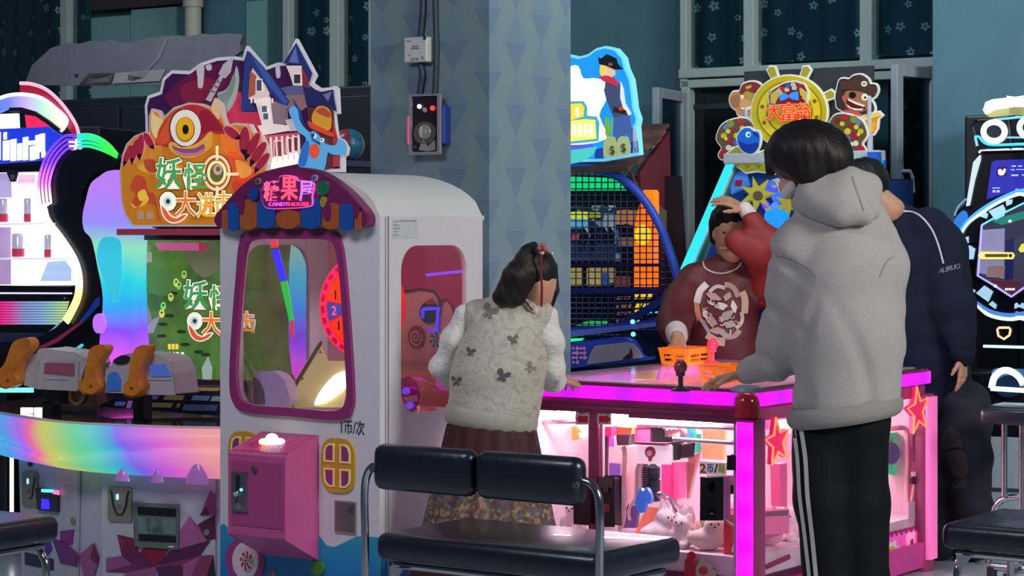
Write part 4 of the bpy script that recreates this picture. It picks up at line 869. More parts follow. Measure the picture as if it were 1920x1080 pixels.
for pts in ([(808, 430), (826, 430), (826, 540), (808, 540)], [(890, 640), (980, 638), (980, 660), (890, 662)], [(808, 745), (826, 745), (826, 830), (808, 830)]): A('crosshair', ZM, pts, y4-.018, '#f8d0a0', .003, 0, .8)
A('crosshair_face', ZM, ngon(818, 650, 56, 82, 24), y4-.014, '#6a6a30', .003, 0, .4); e_ = A('crosshair_face', ZM, ngon(822, 615, 34, 42, 20), y4-.017, '#c8b8a0', .002, 0, .4); A('crosshair_face', ZM, ngon(826, 610, 16, 20, 14), y4-.019, '#a83a50', .002, 0, .4)
for x in (193, 266): A('sign_sticker', ZM, [(x, 945), (x+50, 940), (x+54, 1000), (x+4, 1005)], y4-.003, '#b89a80', .002, 0, .3)
MB().box(S.Y(225, 430, YM)[0], S.Y(640, 430, YM)[0], YM-.03, .1, S.Y(400, 441, YM)[1], S.Y(400, 429, YM)[1]).build('sign_base', M('#8a3048', r=.3, e='#c04a60', es=.15), sm_, bev=.004)
MB().box(S.Y(240, 430, 0)[0], S.Y(610, 430, 0)[0], .0, .08, sz1+.05, S.Y(400, 300, 0)[1]).build('sign_support', M('#2a2430', r=.5), sm_)
# counter
ZCt = .676
fp = [(-70, 762), (-40, 767), (0, 775), (50, 783), (100, 790), (150, 794.5), (200, 797), (300, 801), (413, 803.5), (440, 804)]
front = spl([S.Z(a, b, ZCt) for a, b in fp], 5, False)
plan = [Vector((x, y)) for x, y in front]; NP = len(plan)
nor = []
for i in range(NP):
    t = (plan[min(i+1, NP-1)]-plan[max(i-1, 0)]).normalized(); nor.append(Vector((t.y, -t.x)))
back = [(plan[-1].x, -.02), (plan[0].x+.1, -.02)]
MB().prism([tuple(p-n*.012) for p, n in zip(plan, nor)]+back, ZCt-.03, ZCt+.004, 'z').build('counter_top', M('#4a3228', r=.12, n=.35, ns=18, coat=.5), sm_)
MB().tube([(p.x, p.y, ZCt+.002) for p in plan], .005, 8).build('counter_edge', M('#c9c2c8', r=.3), sm_, sm=1)
crs = [(0, .42), (.18, .55), (.3, .66), (.42, .78), (.52, .72), (.66, .56), (.8, .40), (1, .38)]
def crease(u):
    for (a, b), (c, d) in zip(crs, crs[1:]):
        if a <= u <= c: return b+(d-b)*(u-a)/(c-a)
    return .38
def band(u, v):
    i = min(int(round(u*(NP-1))), NP-1); p, n = plan[i], nor[i]; tc = crease(u); hb = .165+.02*u
    if v < tc: q = v/tc; o = .012+.035*sin(pi*min(1, q*.9+.05))-.01*q
    else: q = (v-tc)/(1-tc); o = .008+.04*sin(pi*min(1, q*.85+.12))-.045*q
    return (p.x+n.x*o, p.y+n.y*o, ZCt-hb*v)
RB2 = [(0, '#40e0a0'), (.08, '#20c8e8'), (.2, '#4090ff'), (.29, '#c050ff'), (.37, '#ff60a8'), (.46, '#d8d840'), (.56, '#50e898'), (.65, '#20c0f0'), (.735, '#8058ff'), (.83, '#f050e0'), (.92, '#ff80a8'), (1, '#ff9a90')]
xa_, xb_ = plan[0].x+.05, plan[-1].x-.05
bd = MB().grid(band, NP, 22).build('rainbow_band', ramp_mat('mat_rainbow_band', 'X', xa_, xb_, RB2, .72, '#8a8a8a', .06, 'Z', .55), sm_, sm=70)
m_ = bd.data.materials[0]; mr = [n for n in m_.node_tree.nodes if n.type == 'MAP_RANGE'][0]; mr.inputs[1].default_value = xa_+.55*.6; mr.inputs[2].default_value = xb_+.55*.6
px_of = lambda p: 960+F*S.w(p.x, p.y, 0).x/S.w(p.x, p.y, 0).y
el = [n for n in m_.node_tree.nodes if n.type == 'VALTORGB'][0].color_ramp.elements
for e_, (px, h) in zip(el, ((-55, '#40e0a0'), (-5, '#20c8e8'), (30, '#40a0ff'), (58, '#b060ff'), (82, '#ff60a8'), (115, '#d8d850'), (160, '#70e090'), (205, '#40d8c8'), (236, '#20a8f0'), (266, '#8058ff'), (320, '#e858e0'), (413, '#ff9aa0'))):
    p = min(plan, key=lambda q: abs(px_of(q)-px)); e_.color = lin(h); e_.position = min(1, max(0, (p.x+.55*(ZCt-.08)-mr.inputs[1].default_value)/(xb_-xa_)))
# lower body: plan of two angled fronts
def wl(x, y): p = S.inv((x, y, 0)); return (p.x, p.y)
SR = Fr(-1.429, 7.976, 17); SL = Fr(-1.603, 8.09, 51.5)
LOW = M('#b9bccb', r=.4, n=.03)
pR1 = SR.w(.52, 0, 0); pR0 = SR.w(-.02, 0, 0); pL1 = SL.w(-.02, 0, 0); pL0 = SL.w(-.40, 0, 0)
MB().prism([wl(*pR1.xy), wl(*pR0.xy), wl(*pL1.xy), wl(*pL0.xy), wl(*SL.w(-.44, .5, 0).xy), (-.25, -.02), (.5, -.02), wl(*SR.w(.50, .6, 0).xy)], .04, ZCt-.03, 'z').build('lower_body', LOW, sm_)
ZL = ([0, 840, 440, 1080], 1920)
def D(fr, name, pts, y, mat, t=.004, n=0, bev=0, par=None):
    if n: pts = spl(pts, n)
    o = MB().prism([fr.Y(a, b, y) for a, b in zm(*ZL, pts)], y-t, y).build(name, mat, par or sm_, bev=bev)
    if not par: rel(o, fr, S)
    return o
DOOR = M('#bdbfca', r=.4, n=.03)
D(SR, 'front_door', [(850, 172), (1765, 215), (1765, 1180), (840, 1180)], -.001, DOOR, .008, bev=.003)
D(SL, 'front_door', [(170, 50), (650, 150), (640, 1160), (205, 1090)], -.001, DOOR, .008, bev=.003)
STL = M('#a09a8c', r=.35, m=.5)
def coin_mech(fr, x0, x1, y0, y1, ledx, ledy, vpts):
    a = D(fr, 'coin_plate', [(x0+12, y0), (x1-8, y0+6), (x1, y0+20), (x1, y1-14), (x1-10, y1), (x0+14, y1-6), (x0, y1-22), (x0, y0+20)], -.01, STL, .008, bev=.003)
    MB().tube([(q[0], -.019, q[1]) for q in [fr.Y(*p, -.019) for p in zm(*ZL, vpts)]], .004, 6).build('groove', M('#1c1e24', r=.4), a)
    p = fr.Y(*zm(*ZL, [(ledx, ledy)])[0], -.019); MB().prism(rrect(p[0]-.004, p[0]+.004, p[1]-.010, p[1]+.010, .003), -.021, -.018).build('indicator', E('#7ab8ff', 3.5), a)
    p = fr.Y(*zm(*ZL, [((x0+x1)/2-20, (y0+y1)/2+20)])[0], -.019); MB().box(p[0]-.006, p[0]+.008, -.0195, -.018, p[1]-.008, p[1]+.008).build('mark', M('#6a665c', r=.5), a)
coin_mech(SR, 890, 1085, 320, 600, 960, 400, [(898, 345), (912, 360), (930, 480), (960, 545), (1000, 545), (1030, 480), (1045, 375), (1058, 355)])
coin_mech(SL, 195, 315, 190, 475, 226, 272, [(285, 240), (275, 300), (262, 400), (245, 412)])
for fr, x, y in ((SR, 980, 250), (SL, 252, 130)): D(fr, 'vent_plug', ngon(x, y, 22 if fr is SR else 18, 22, 8), -.009, M('#3a2028', r=.5), .006)
D(SR, 'door_lock', ngon(1697, 688, 24, 26, 16), -.009, STL, .008); D(SL, 'door_lock', ngon(608, 592, 18, 24, 14), -.009, STL, .008)
tw = D(SR, 'ticket_window', [(1100, 447), (1470, 465), (1465, 822), (1115, 800)], -.009, M('#8a8e8e', r=.3, m=.6), .012, bev=.003)
for pts, c in (([(1130, 478), (1440, 500), (1440, 562), (1130, 545)], '#12151a'), ([(1130, 560), (1440, 575), (1440, 705), (1130, 700)], '#6f8480'), ([(1135, 705), (1440, 720), (1440, 775), (1135, 758)], '#15181c'), ([(1190, 565), (1240, 568), (1240, 698), (1205, 680)], '#6fb0a8'), ([(1250, 570), (1330, 573), (1340, 700), (1250, 700)], '#8a908a')):
    D(SR, 'slot', pts, -.0212, M(c, r=.2), .0025, par=tw)
D(SR, 'ticket_tongue', [(1385, 800), (1430, 802), (1425, 815), (1380, 812)], -.024, M('#e8e4dc'), .004, par=tw)
tl = D(SL, 'ticket_window', [(318, 330), (492, 355), (492, 520), (330, 500)], -.009, M('#2a2a34', r=.3), .012, bev=.002)
D(SL, 'light_bar', [(345, 335), (440, 340), (435, 365), (345, 360)], -.0215, E('#60e0f0', 1.5), .004, par=tl); D(SL, 'light_bar', [(440, 342), (490, 350), (488, 385), (440, 375)], -.0215, E('#ff70b0', 1.5), .004, par=tl)
D(SL, 'blue_display', [(345, 415), (400, 420), (405, 500), (345, 498)], -.0215, E('#2a20ff', 2.2), .004, par=tl)
# crystal print on the doors, facet by facet
for fr, pts, c in ((SR, [(960, 708), (1105, 740), (1140, 860), (1000, 880)], '#7c2450'), (SR, [(960, 708), (1000, 880), (1015, 760)], '#a84a7c'), (SR, [(870, 900), (1000, 880), (1080, 950), (870, 1010)], '#9a5a8c'), (SR, [(870, 1010), (1080, 950), (1280, 970), (1040, 1020)], '#7a3064'),
    (SR, [(1140, 860), (1180, 815), (1380, 830), (1300, 960)], '#8c2040'), (SR, [(1000, 880), (1140, 865), (1290, 965), (1080, 950)], '#6a2a5c'), (SR, [(1300, 960), (1380, 850), (1720, 760), (1640, 875)], '#5c2250'), (SR, [(1300, 960), (1640, 880), (1480, 965)], '#8c3a5c'),
    (SR, [(1550, 555), (1470, 690), (1480, 820), (1700, 760)], '#b0609a'), (SR, [(1550, 555), (1620, 640), (1700, 755)], '#94407c'), (SR, [(1620, 625), (1760, 545), (1765, 740), (1700, 755)], '#5a1c48'), (SR, [(1640, 550), (1720, 350), (1765, 380), (1765, 545)], '#a85088'), (SR, [(1640, 550), (1690, 470), (1720, 550)], '#8c3c74'),
    (SR, [(1480, 965), (1640, 880), (1560, 1060), (1500, 1060)], '#a86090'), (SR, [(1640, 880), (1750, 875), (1690, 1060), (1560, 1060)], '#903c60'), (SR, [(1690, 1060), (1750, 890), (1765, 1060)], '#2a2440'), (SR, [(1280, 970), (1500, 965), (1500, 1060), (1300, 1060)], '#5c2a58'), (SR, [(1040, 1020), (1280, 970), (1280, 1060), (1000, 1060)], '#a05a86'),
    (SL, [(495, 680), (610, 665), (595, 790), (500, 770)], '#8a2a8c'), (SL, [(430, 740), (520, 760), (640, 860), (630, 970), (500, 940)], '#7a2a7c'), (SL, [(230, 720), (400, 700), (430, 830), (340, 945), (300, 820)], '#5c2a9c'), (SL, [(245, 720), (300, 820), (265, 850)], '#a868c8'), (SL, [(340, 945), (350, 830), (320, 840)], '#b080d0'), (SL, [(205, 850), (440, 910), (440, 1000), (210, 950)], '#2a2450')):
    D(fr, 'crystal_facet', pts, -.0095, M(c, r=.4, n=.08), .0035)
def Dw(name, pts, col):
    pl = [wl(*pR0.xy), wl(*pL1.xy)]
    return None
# centre post between the two fronts
cfr = Fr(*((pL1+pR0)/2).xy, 34)
o = MB().prism([cfr.Y(a, b, -.004) for a, b in zm(*ZL, [(650, 880), (770, 775), (810, 880), (800, 960), (770, 1060), (690, 1060)])], -.008, -.004).build('crystal_facet', M('#a0588c', r=.4), sm_); rel(o, cfr, S)
o = MB().prism([cfr.Y(a, b, -.008) for a, b in zm(*ZL, [(770, 775), (810, 880), (800, 960), (740, 900)])], -.010, -.008).build('crystal_facet', M('#7c2a58', r=.4), sm_); rel(o, cfr, S)
# translucent drip teeth under the band
for x, w_, h in ((243, 15, 24), (295, 13, 26), (370, 22, 42)):
    i = min(range(NP), key=lambda k: abs((960+F*S.w(plan[k].x, plan[k].y, 0).x/S.w(plan[k].x, plan[k].y, 0).y)-x)); p, n = plan[i], nor[i]
    k_ = 7.85/F; m = MB(); m.lathe([(w_*k_*1.1, 0), (w_*k_*.9, h*k_*.4), (w_*k_*.35, h*k_*.85), (0, h*k_)], (0, 0, 0), 16); 
    o = m.build('drip_tooth', M('#a070b8', r=.2, e='#b070c0', es=.22), sm_, sm=1); o.location = (p.x+n.x*.02, p.y+n.y*.02, ZCt-.195); o.scale = (1, .5, 1)
# guns on posts
GQ = ([0, 620, 420, 880], 1745); GW = M('#b4aeb4', r=.4, n=.03); GO = M('#c9762a', r=.3, n=.05); BK = M('#101218', r=.4)
GB = Fr(*P(258, 700, 8.02).xy, 28)
def G(name, pts, y, t, mat, par=None, n=0, bev=0, sm=0):
    if n: pts = spl(pts, n)
    o = MB().prism([GB.Y(a, b, y-t) for a, b in zm(*GQ, pts)], y-t, y).build(name, mat, par or sm_, bev=bev, sm=sm)
    return o if par else rel(o, GB, S)
def gun(body, grips, decals, post):
    o = G('gun_body', body, .06, .14, GW, bev=.012)
    for pts, y, disc in grips:
        h = G('gun_grip', pts, y+.03, .045, GO, n=3, bev=.010, sm=50); 
        d = G('grip_disc', ngon(*disc, 66, 62, 24), y-.012, .02, GO, h, bev=.004); G('grip_screw', ngon(disc[0]-2, disc[1]+4, 9, 11, 10), y-.032, .003, M('#6a3a14', r=.4), h)
    for pts, c, e in decals: G('gun_window', pts, -.081, .004, M(c, r=.2, e=c, es=e), o)
    for x0, x1, y0, y1 in post: G('gun_post', [(x0, y0), (x1, y0), (x1, y1), (x0, y1)], .02, .05, BK, bev=.004)
    return o
gA = gun([(125, 300), (150, 240), (285, 175), (305, 142), (330, 140), (590, 172), (650, 212), (672, 262), (600, 470), (290, 452), (190, 425), (195, 382), (125, 370)],
    [([(615, 395), (655, 365), (672, 260), (692, 165), (732, 118), (800, 110), (822, 140), (800, 190), (752, 262), (745, 350), (762, 420), (740, 488), (690, 502), (640, 482), (610, 440)], -.115, (708, 430)), ([(0, 300), (40, 248), (92, 110), (135, 70), (205, 56), (240, 92), (230, 145), (165, 220), (132, 300), (122, 400), (100, 432), (40, 452), (-10, 425), (-30, 370)], -.115, (60, 385))],
    [([(345, 250), (575, 255), (575, 352), (345, 330)], '#7a4058', .25), ([(360, 365), (520, 375), (520, 382), (360, 374)], '#cfcad2', 0)], [(335, 400, 560, 700), (365, 460, 460, 570)])
G('gun_rib', [(318, 225), (345, 222), (330, 455), (295, 452)], -.080, .008, GW, gA, bev=.003); G('gun_rib', [(590, 240), (610, 240), (605, 460), (590, 455)], -.080, .008, GW, gA, bev=.003)
gB = gun([(805, 482), (828, 295), (865, 275), (890, 225), (935, 195), (1020, 178), (1090, 180), (1268, 205), (1310, 240), (1342, 330), (1362, 495), (1125, 495), (1110, 440), (960, 482)],
    [([(960, 440), (1000, 385), (1008, 275), (1040, 165), (1072, 125), (1130, 112), (1152, 138), (1122, 230), (1096, 290), (1090, 380), (1102, 440), (1062, 512), (1010, 522), (965, 492)], -.115, (1025, 445))],
    [([(1150, 265), (1285, 260), (1332, 355), (1175, 357)], '#4a6ac0', .35), ([(830, 468), (835, 350), (870, 322), (912, 325), (938, 378), (935, 470)], '#2f6ab8', .2), ([(1150, 375), (1320, 378), (1330, 385), (1150, 382)], '#c8c2cc', 0)], [(1045, 1112, 440, 700), (765, 805, 425, 475)])
G('gun_sight', [(880, 235), (950, 195), (1005, 205), (990, 250), (920, 262)], -.081, .006, M('#2a2a30', r=.2), gB, n=3); G('gun_rib', [(1128, 190), (1150, 190), (1150, 490), (1135, 490)], -.080, .008, GW, gB, bev=.003)
# things on the counter top
o = G('speaker_cone', [(470, 470), (745, 470), (760, 590), (450, 590)], .25, .06, M('#6a3a28', r=.5)); cx, cz = GB.Y(*zm(*GQ, [(600, 500)])[0], .185)
MB().lathe([(.040, 0), (.040, -.008), (.026, -.008), (.026, 0)], (cx, .188, cz), 24, 'y').build('speaker_ring', M('#8a7430', r=.4), o)
for x0, x1, y0, y1, c, e in ((0, 250, 445, 482, '#70d8ff', 1.6), (160, 245, 600, 645, '#ffffff', 2), (265, 332, 600, 652, '#ffffff', 2)): G('counter_light', [(x0, y0), (x1, y0), (x1, y1), (x0, y1)], .22 if y0 < 500 else .05, .01, E(c, e))
trayf = Fr(*P(330, 760, 8.25).xy, 20); ty = .0
tray = MB().prism([trayf.Y(a, b, 0) for a, b in zm(*GQ, [(775, 590), (1000, 470), (1440, 430), (1745, 430), (1745, 660), (1690, 660), (1110, 615)])], -.012, .02).build('card_tray', M('#2c2648', r=.3), sm_); rel(tray, trayf, S)
for k, (x0, x1, y0, y1, c) in enumerate(((890, 985, 552, 585, '#5a7ac0'), (985, 1035, 545, 605, '#b070c0'), (1120, 1350, 560, 598, '#7a7848'), (1275, 1440, 500, 540, '#8a8450'), (1420, 1720, 440, 470, '#a09058'), (1490, 1640, 505, 545, '#5a80a8'), (1640, 1745, 510, 550, '#7a98a0'), (1420, 1700, 575, 625, '#4a5a80'), (1130, 1240, 505, 535, '#6a5a90'), (1370, 1410, 565, 600, '#7a6a50'))):
    MB().prism([trayf.Y(a, b, -.012) for a, b in zm(*GQ, [(x0+18, y0), (x1, y0+3), (x1-18, y1), (x0, y1-3)])], -.016, -.012).build('picture_card', M(c, r=.3, n=.3, ns=60, e=c, es=.15), tray)
# ------------------------------------------------------------------ four player pink claw machine table
T = Fr(*P(1408, 700, 7.7).xy, 35); TW = 1.0
TD = T.X(1728, 900, 0)[0]
ct = thing('claw_machine_table', T, 'low pink claw machine table with magenta glowing rim and glass top', 'claw machine')
zS1 = T.Y(1408, 738, -.045)[1]; zS0 = T.Y(1408, 763, -.045)[1]; zG = zS1+.012; zR = T.Y(1408, 790, 0)[1]
DP = M('#9a3a68', r=.35, n=.04); PK = M('#d86aa0', r=.35, n=.04); GLW = E('#ff10ff', 1.5)
gr = NG('mat_led_rim', .3); s_ = gr.m('ADD', gr.x, gr.y); wv = gr.m('MULTIPLY_ADD', gr.m('SINE', gr.m('MULTIPLY', s_, 26)), .5, .5)
gr.emit(gr.mix(gr.m('MULTIPLY', wv, gr.m('MULTIPLY_ADD', gr.noise(5), .8, .3)), '#b010d0', '#ff08f8'), 1.6); gr.b.inputs['Base Color'].default_value = lin('#401040'); LED = gr.ma
gz = NG('mat_led_post', .3); wv = gz.m('MULTIPLY_ADD', gz.m('SINE', gz.m('MULTIPLY', gz.z, 52)), .5, .5)
gz.emit(gz.mix(wv, '#d418ec', '#ff04ff'), 1.5); gz.b.inputs['Base Color'].default_value = lin('#401040'); LEDP = gz.ma
O = .045                                     # the rim stands proud of the posts
MB().prism(rrect(-TW-O, O, -O, TD+O, .07), zS0, zS1, 'z', holes=[rrect(-TW+.03, -.03, .03, TD-.03, .04)]).build('glow_rim', LED, ct, bev=.012, seg=3)
MB().prism(rrect(-TW-O+.01, O-.01, -O+.01, TD+O-.01, .06), zS1, zG, 'z', holes=[rrect(-TW+.05, -.05, .05, TD-.05, .03)]).build('top_frame', M('#6a2444', r=.2, coat=.4), ct, bev=.003)
MB().box(-TW+.02, -.02, .02, TD-.02, zG-.004, zG+.004).build('top_glass', M('#d6bcc4', r=.06, n=.05, alpha=.5, key='top_glass'), ct)
MB().prism(rrect(-TW-.02, .02, -.02, TD+.02, .04), zR, zS0, 'z', holes=[rrect(-TW+.03, -.03, .03, TD-.03, .02)]).build('upper_rail', DP, ct, bev=.004)
for k in range(2): MB().box(-TW+.02, -.03, -.026, -.018, zR+.008+.022*k, zR+.016+.022*k).build('rail_groove', M('#6e2a4c', r=.3), ct)
xl_ = T.Y(1178, 790, -.01)[0]; MB().box(xl_, -.03, -.012, .02, T.Y(1300, 790, 0)[1], zR+.002).build('rail_flap', DP, ct, bev=.003)
# corner posts
for x, y in ((0, 0), (0, TD), (-TW, 0), (-TW, TD)):
    p = MB().prism(rrect(x-.045, x+.045, y-.045, y+.045, .03), .0, zR+.01, 'z').build('corner_post', DP, ct, sm=40)
    if (x, y) == (0, 0):
        MB().prism(rrect(-.032, .032, -.055, -.035, .008), .06, zR+.0, 'z').build('post_light', LEDP, p, sm=40); MB().prism([(-.055, -.02), (-.055, .03), (-.03, .03), (-.03, -.02)], .06, zR, 'z')
    zc = zR-.002
    if (x, y) == (0, 0):
        MB().lathe([(.046, 0), (.046, .05), (.042, .07), (.026, .088), (0, .094)], (x-.0, y-.03, T.Y(1408, 783, -.03)[1]), 24).build('post_cap', M('#b02038', r=.15, coat=.6), p, sm=1)
    if (x, y) == (0, TD): MB().prism(rrect(x+.03, x+.055, y-.04, y+.04, .01), .05, zR, 'z').build('post_light', M('#e070b0', r=.3, e='#ff70c0', es=.5), p, sm=40)
MB().prism(rrect(-TW-.03, .03, -.03, TD+.03, .04), 0.02, .12, 'z').build('base', M('#c03a88', r=.35, e='#d02890', es=.12), ct, bev=.006)
MB().box(-TW, 0, 0, TD, .12, .15).build('base_trim', M('#5a1c48', r=.4), ct)
xm0, xm1 = T.Y(1106, 900, 0)[0], T.Y(1123, 900, 0)[0]
MB().box(xm0, xm1, -.012, .012, .12, zR).build('front_mullion', DP, ct, bev=.003)
MB().box(T.Y(1126, 900, 0)[0], T.Y(1131, 900, 0)[0], -.004, .012, .12, zR).build('front_mullion', M('#e89ac0', r=.3), ct)
MB().box(T.Y(1377, 900, 0)[0], T.Y(1385, 900, 0)[0], -.006, .012, .12, zR).build('front_mullion', M('#c9b8c4', r=.25, m=.4), ct)
GG = glass('#fbf2f8', .05)
MB().box(-TW+.045, xm0, -.004, 0, .13, zR).build('front_glass', GG, ct); MB().box(xm1, -.045, -.004, 0, .13, zR).build('front_glass', GG, ct)
MB().box(-.004, 0, .045, TD-.045, .13, zR).build('side_glass', GG, ct)
zF = .22
gb = NG('mat_prize_floor', .6); MB().box(-TW+.02, -.01, .01, TD-.02, .15, zF).build('prize_floor', M('#f0e6ea', r=.6), ct)
MB().box(-TW+.004, -TW+.02, .04, TD-.04, .15, zR).build('far_wall', M('#e8dfe6', r=.4), ct)
MB().box(-TW+.04, -.04, TD-.02, TD-.004, .15, zR).build('far_wall', M('#e6b8cc', r=.4), ct)
MB().box(-.62, -.60, .5, TD-.02, .15, zR-.1).build('partition', M('#e0b4c4', r=.4), ct)
MB().box(-TW+.02, -.63, .46, .48, .15, zR-.14).build('partition', M('#efe6ec', r=.35), ct)
for (a, b, c, d) in ((-.88, .1, -.2, .1), (-.3, .6, -.3, 1.2), (-.75, .62, -.75, 1.15)):
    MB().tube([(a, b, zR-.012), (c, d, zR-.012)], .012, 10).build('interior_lamp', E('#fff8f6', 80), ct)
# gantry rails, carriage and claw (front right bay)
CH = M('#d8d4da', r=.15, m=.9)
def rail(px0, px1, py0, py1, y, r): 
    a, b = T.Y(px0, py0, y), T.Y(px1, py1, y); MB().tube([(a[0], y, a[1]), (b[0], y, b[1])], r, 10).build('gantry_rail', CH, ct, sm=1)
rail(1196, 1382, 796, 803, .12, .009); rail(1262, 1382, 823, 831, .12, .009); rail(1012, 1100, 792, 790, .14, .008); rail(1150, 1180, 778, 780, .12, .008)
def TA(name, pts, y, t, mat, n=0, bev=0, par=None): 
    if n: pts = spl(pts, n)
    return MB().prism([T.Y(a, b, y-t) for a, b in pts], y-t, y).build(name, mat, par or ct, bev=bev)
BLK = M('#16161c', r=.35)
car = TA('claw_carriage', [(1192, 803), (1221, 803), (1221, 828), (1192, 828)], .22, .10, PK, bev=.006)
TA('carriage_motor', [(1221, 804), (1241, 804), (1241, 829), (1221, 829)], .20, .08, BLK, bev=.004, par=car)
for k in range(4): TA('gear', ngon(1247+k*8, 812, 4.5, 8, 12), .19-.005*k, .05, M('#d8ccc0', r=.3), par=car)
TA('carriage_plate', [(1190, 829), (1248, 831), (1246, 836), (1190, 833)], .23, .14, M('#7a4a5c', r=.4), par=car)
bx = TA('motor_box', [(1195, 835), (1257, 836), (1257, 868), (1195, 866)], .24, .12, M('#f4ecf0', r=.4, e='#fff0f6', es=.5), bev=.006)
TA('round_mark', ngon(1219, 848, 10, 11, 20), .119, .002, M('#c02a50', r=.4), par=bx); TA('round_mark', ngon(1217, 850, 5, 5.5, 14), .1165, .002, M('#f4e8ec', r=.4), par=bx); TA('mark_stem', [(1215, 858), (1223, 858), (1221, 865), (1216, 865)], .119, .002, M('#c02a50', r=.4), par=bx)
TA('side_motor', [(1257, 835), (1276, 834), (1274, 860), (1257, 862)], .24, .10, BLK, bev=.004, par=bx)
cw = T.Y(1224, 900, .2); z_ = lambda py: T.Y(1224, py, .2)[1]
claw = MB().lathe([(.010, z_(868)), (.014, z_(872)), (.028, z_(876)), (.028, z_(896)), (.022, z_(898)), (.030, z_(900)), (.030, z_(920)), (.018, z_(922)), (.012, z_(930)), (.030, z_(934)), (.030, z_(939)), (0, z_(940))], (cw[0], .2, 0), 20).build('claw_body', M('#5a5a66', r=.2, m=.7), ct, sm=1)
for px0, sg in ((1, 1), (-1, -1), (0, .3)):
    q = [(cw[0]+sg*dx, .2+(.05 if px0 == 0 else 0)*k, z_(py)) for k, (dx, py) in enumerate(((.02, 928), (.06, 929), (.085, 942), (.105, 962), (.10, 980)))]
    MB().tube(spl(q, 4, False), .006, 8).build('claw_finger', M('#c0c0ca', r=.2, m=.8), claw, sm=1)
for pp, r, c in (([(1168, 838), (1171, 850), (1168, 900), (1169, 960), (1163, 988), (1152, 995), (1148, 985)], .011, '#d8b8b4'), ([(1200, 868), (1194, 880), (1193, 910), (1192, 945)], .007, '#d8c4c0'), ([(1204, 868), (1200, 885), (1199, 915), (1198, 945)], .006, '#e0d0cc')):
    q = [(T.Y(a, b, .13)[0], .13, T.Y(a, b, .13)[1]) for a, b in pp]; MB().tube(spl(q, 4, False), r, 8).build('hose', M(c, r=.3), ct, sm=1)
for k in range(16): 
    z = T.Y(1210, 872+k*4.4, .16)[1]; p = T.Y(1210, 900, .16)[0]; MB().box(p-.009, p+.009, .15, .165, z-.0035, z+.0035).build('cable_chain_link', BLK, ct)
TA('ornament', [(1200, 915), (1206, 922), (1210, 914), (1216, 920), (1221, 935), (1217, 945), (1211, 942), (1208, 958), (1201, 962), (1195, 958), (1190, 946), (1194, 930)], .10, .02, M('#4a90e0', r=.12, tr=.3, e='#3a80e0', es=.3), 3, bev=.006)
# coloured panels and props inside
for nm, pts, y, t, c, e in (('purple_panel', [(1142, 868), (1158, 870), (1166, 890), (1168, 990), (1142, 985)], .40, .02, '#6a4a9c', .12), ('purple_panel', [(1148, 945), (1196, 940), (1192, 990), (1150, 990)], .32, .02, '#4a2a70', .1), ('pink_panel', [(1133, 838), (1198, 838), (1196, 935), (1150, 950), (1134, 920)], .44, .02, '#e0b0b4', .2),
    ('pink_column', [(1240, 858), (1257, 858), (1257, 935), (1240, 935)], .5, .05, '#d83a88', .25), ('pink_column', [(1257, 862), (1273, 862), (1273, 935), (1257, 935)], .52, .05, '#e85a9c', .25), ('brown_panel', [(1276, 835), (1312, 838), (1290, 935), (1272, 935)], .6, .02, '#a87068', .15), ('peach_panel', [(1318, 795), (1360, 800), (1355, 862), (1316, 860)], .62, .02, '#e8a070', .3),
    ('pink_column', [(1122, 800), (1146, 800), (1146, 818), (1122, 818)], .10, .05, '#d8386c', .1), ('amber_bar', [(1153, 800), (1185, 802), (1183, 813), (1153, 814)], .12, .03, '#d08a4a', .15), ('grey_bracket', [(1155, 815), (1180, 815), (1178, 835), (1157, 835)], .14, .05, '#5a5058', 0), ('dark_bar', [(1132, 818), (1138, 818), (1136, 895), (1131, 895)], .1, .015, '#4a3a44', 0),
    ('peach_block', [(1072, 800), (1084, 812), (1087, 822), (1073, 826)], .35, .03, '#f09040', .3), ('prize_ribbon', [(1212, 950), (1242, 955), (1232, 1008), (1188, 1005)], .22, .02, '#f08a68', .25), ('magenta_panel', [(1128, 815), (1146, 815), (1146, 880), (1128, 880)], .45, .02, '#e040b0', .4),
    ('red_post', [(1357, 965), (1371, 965), (1371, 1070), (1357, 1070)], .08, .03, '#c83a4c', .15), ('post_foot', [(1350, 1068), (1385, 1072), (1385, 1076), (1350, 1074)], .08, .05, '#e8d0d8', .2)):
    TA(nm, pts, y, t, M(c, r=.35, e=c, es=e))
gd = TA('green_display', [(1276, 800), (1303, 800), (1305, 848), (1278, 850), (1283, 830), (1280, 815)], .42, .03, M('#2a9a80', r=.25, e='#30c0a0', es=.5), 3, bev=.006); TA('display_picture', ngon(1287, 815, 9, 10, 14), .388, .003, M('#4a80e8', r=.3, e='#4a80f0', es=.5), par=gd)
TA('display_picture', ngon(1288, 842, 8, 6, 14), .388, .003, M('#6a6ae8', r=.3, e='#6a6af0', es=.5), par=gd)
for k in range(7):
    p = T.Y(1150+k*7, 952-k*.9, .295); MB().prism([(p[0]+.013*cos(t), p[1]+.016*sin(t)) for t in [pi*j/8 for j in range(9)]]+[(p[0]-.008, p[1]), (p[0]+.008*0, p[1]+.01), (p[0]+.008, p[1])], .292, .298).build('lace_trim', M('#f0e0ea', r=.5), ct)
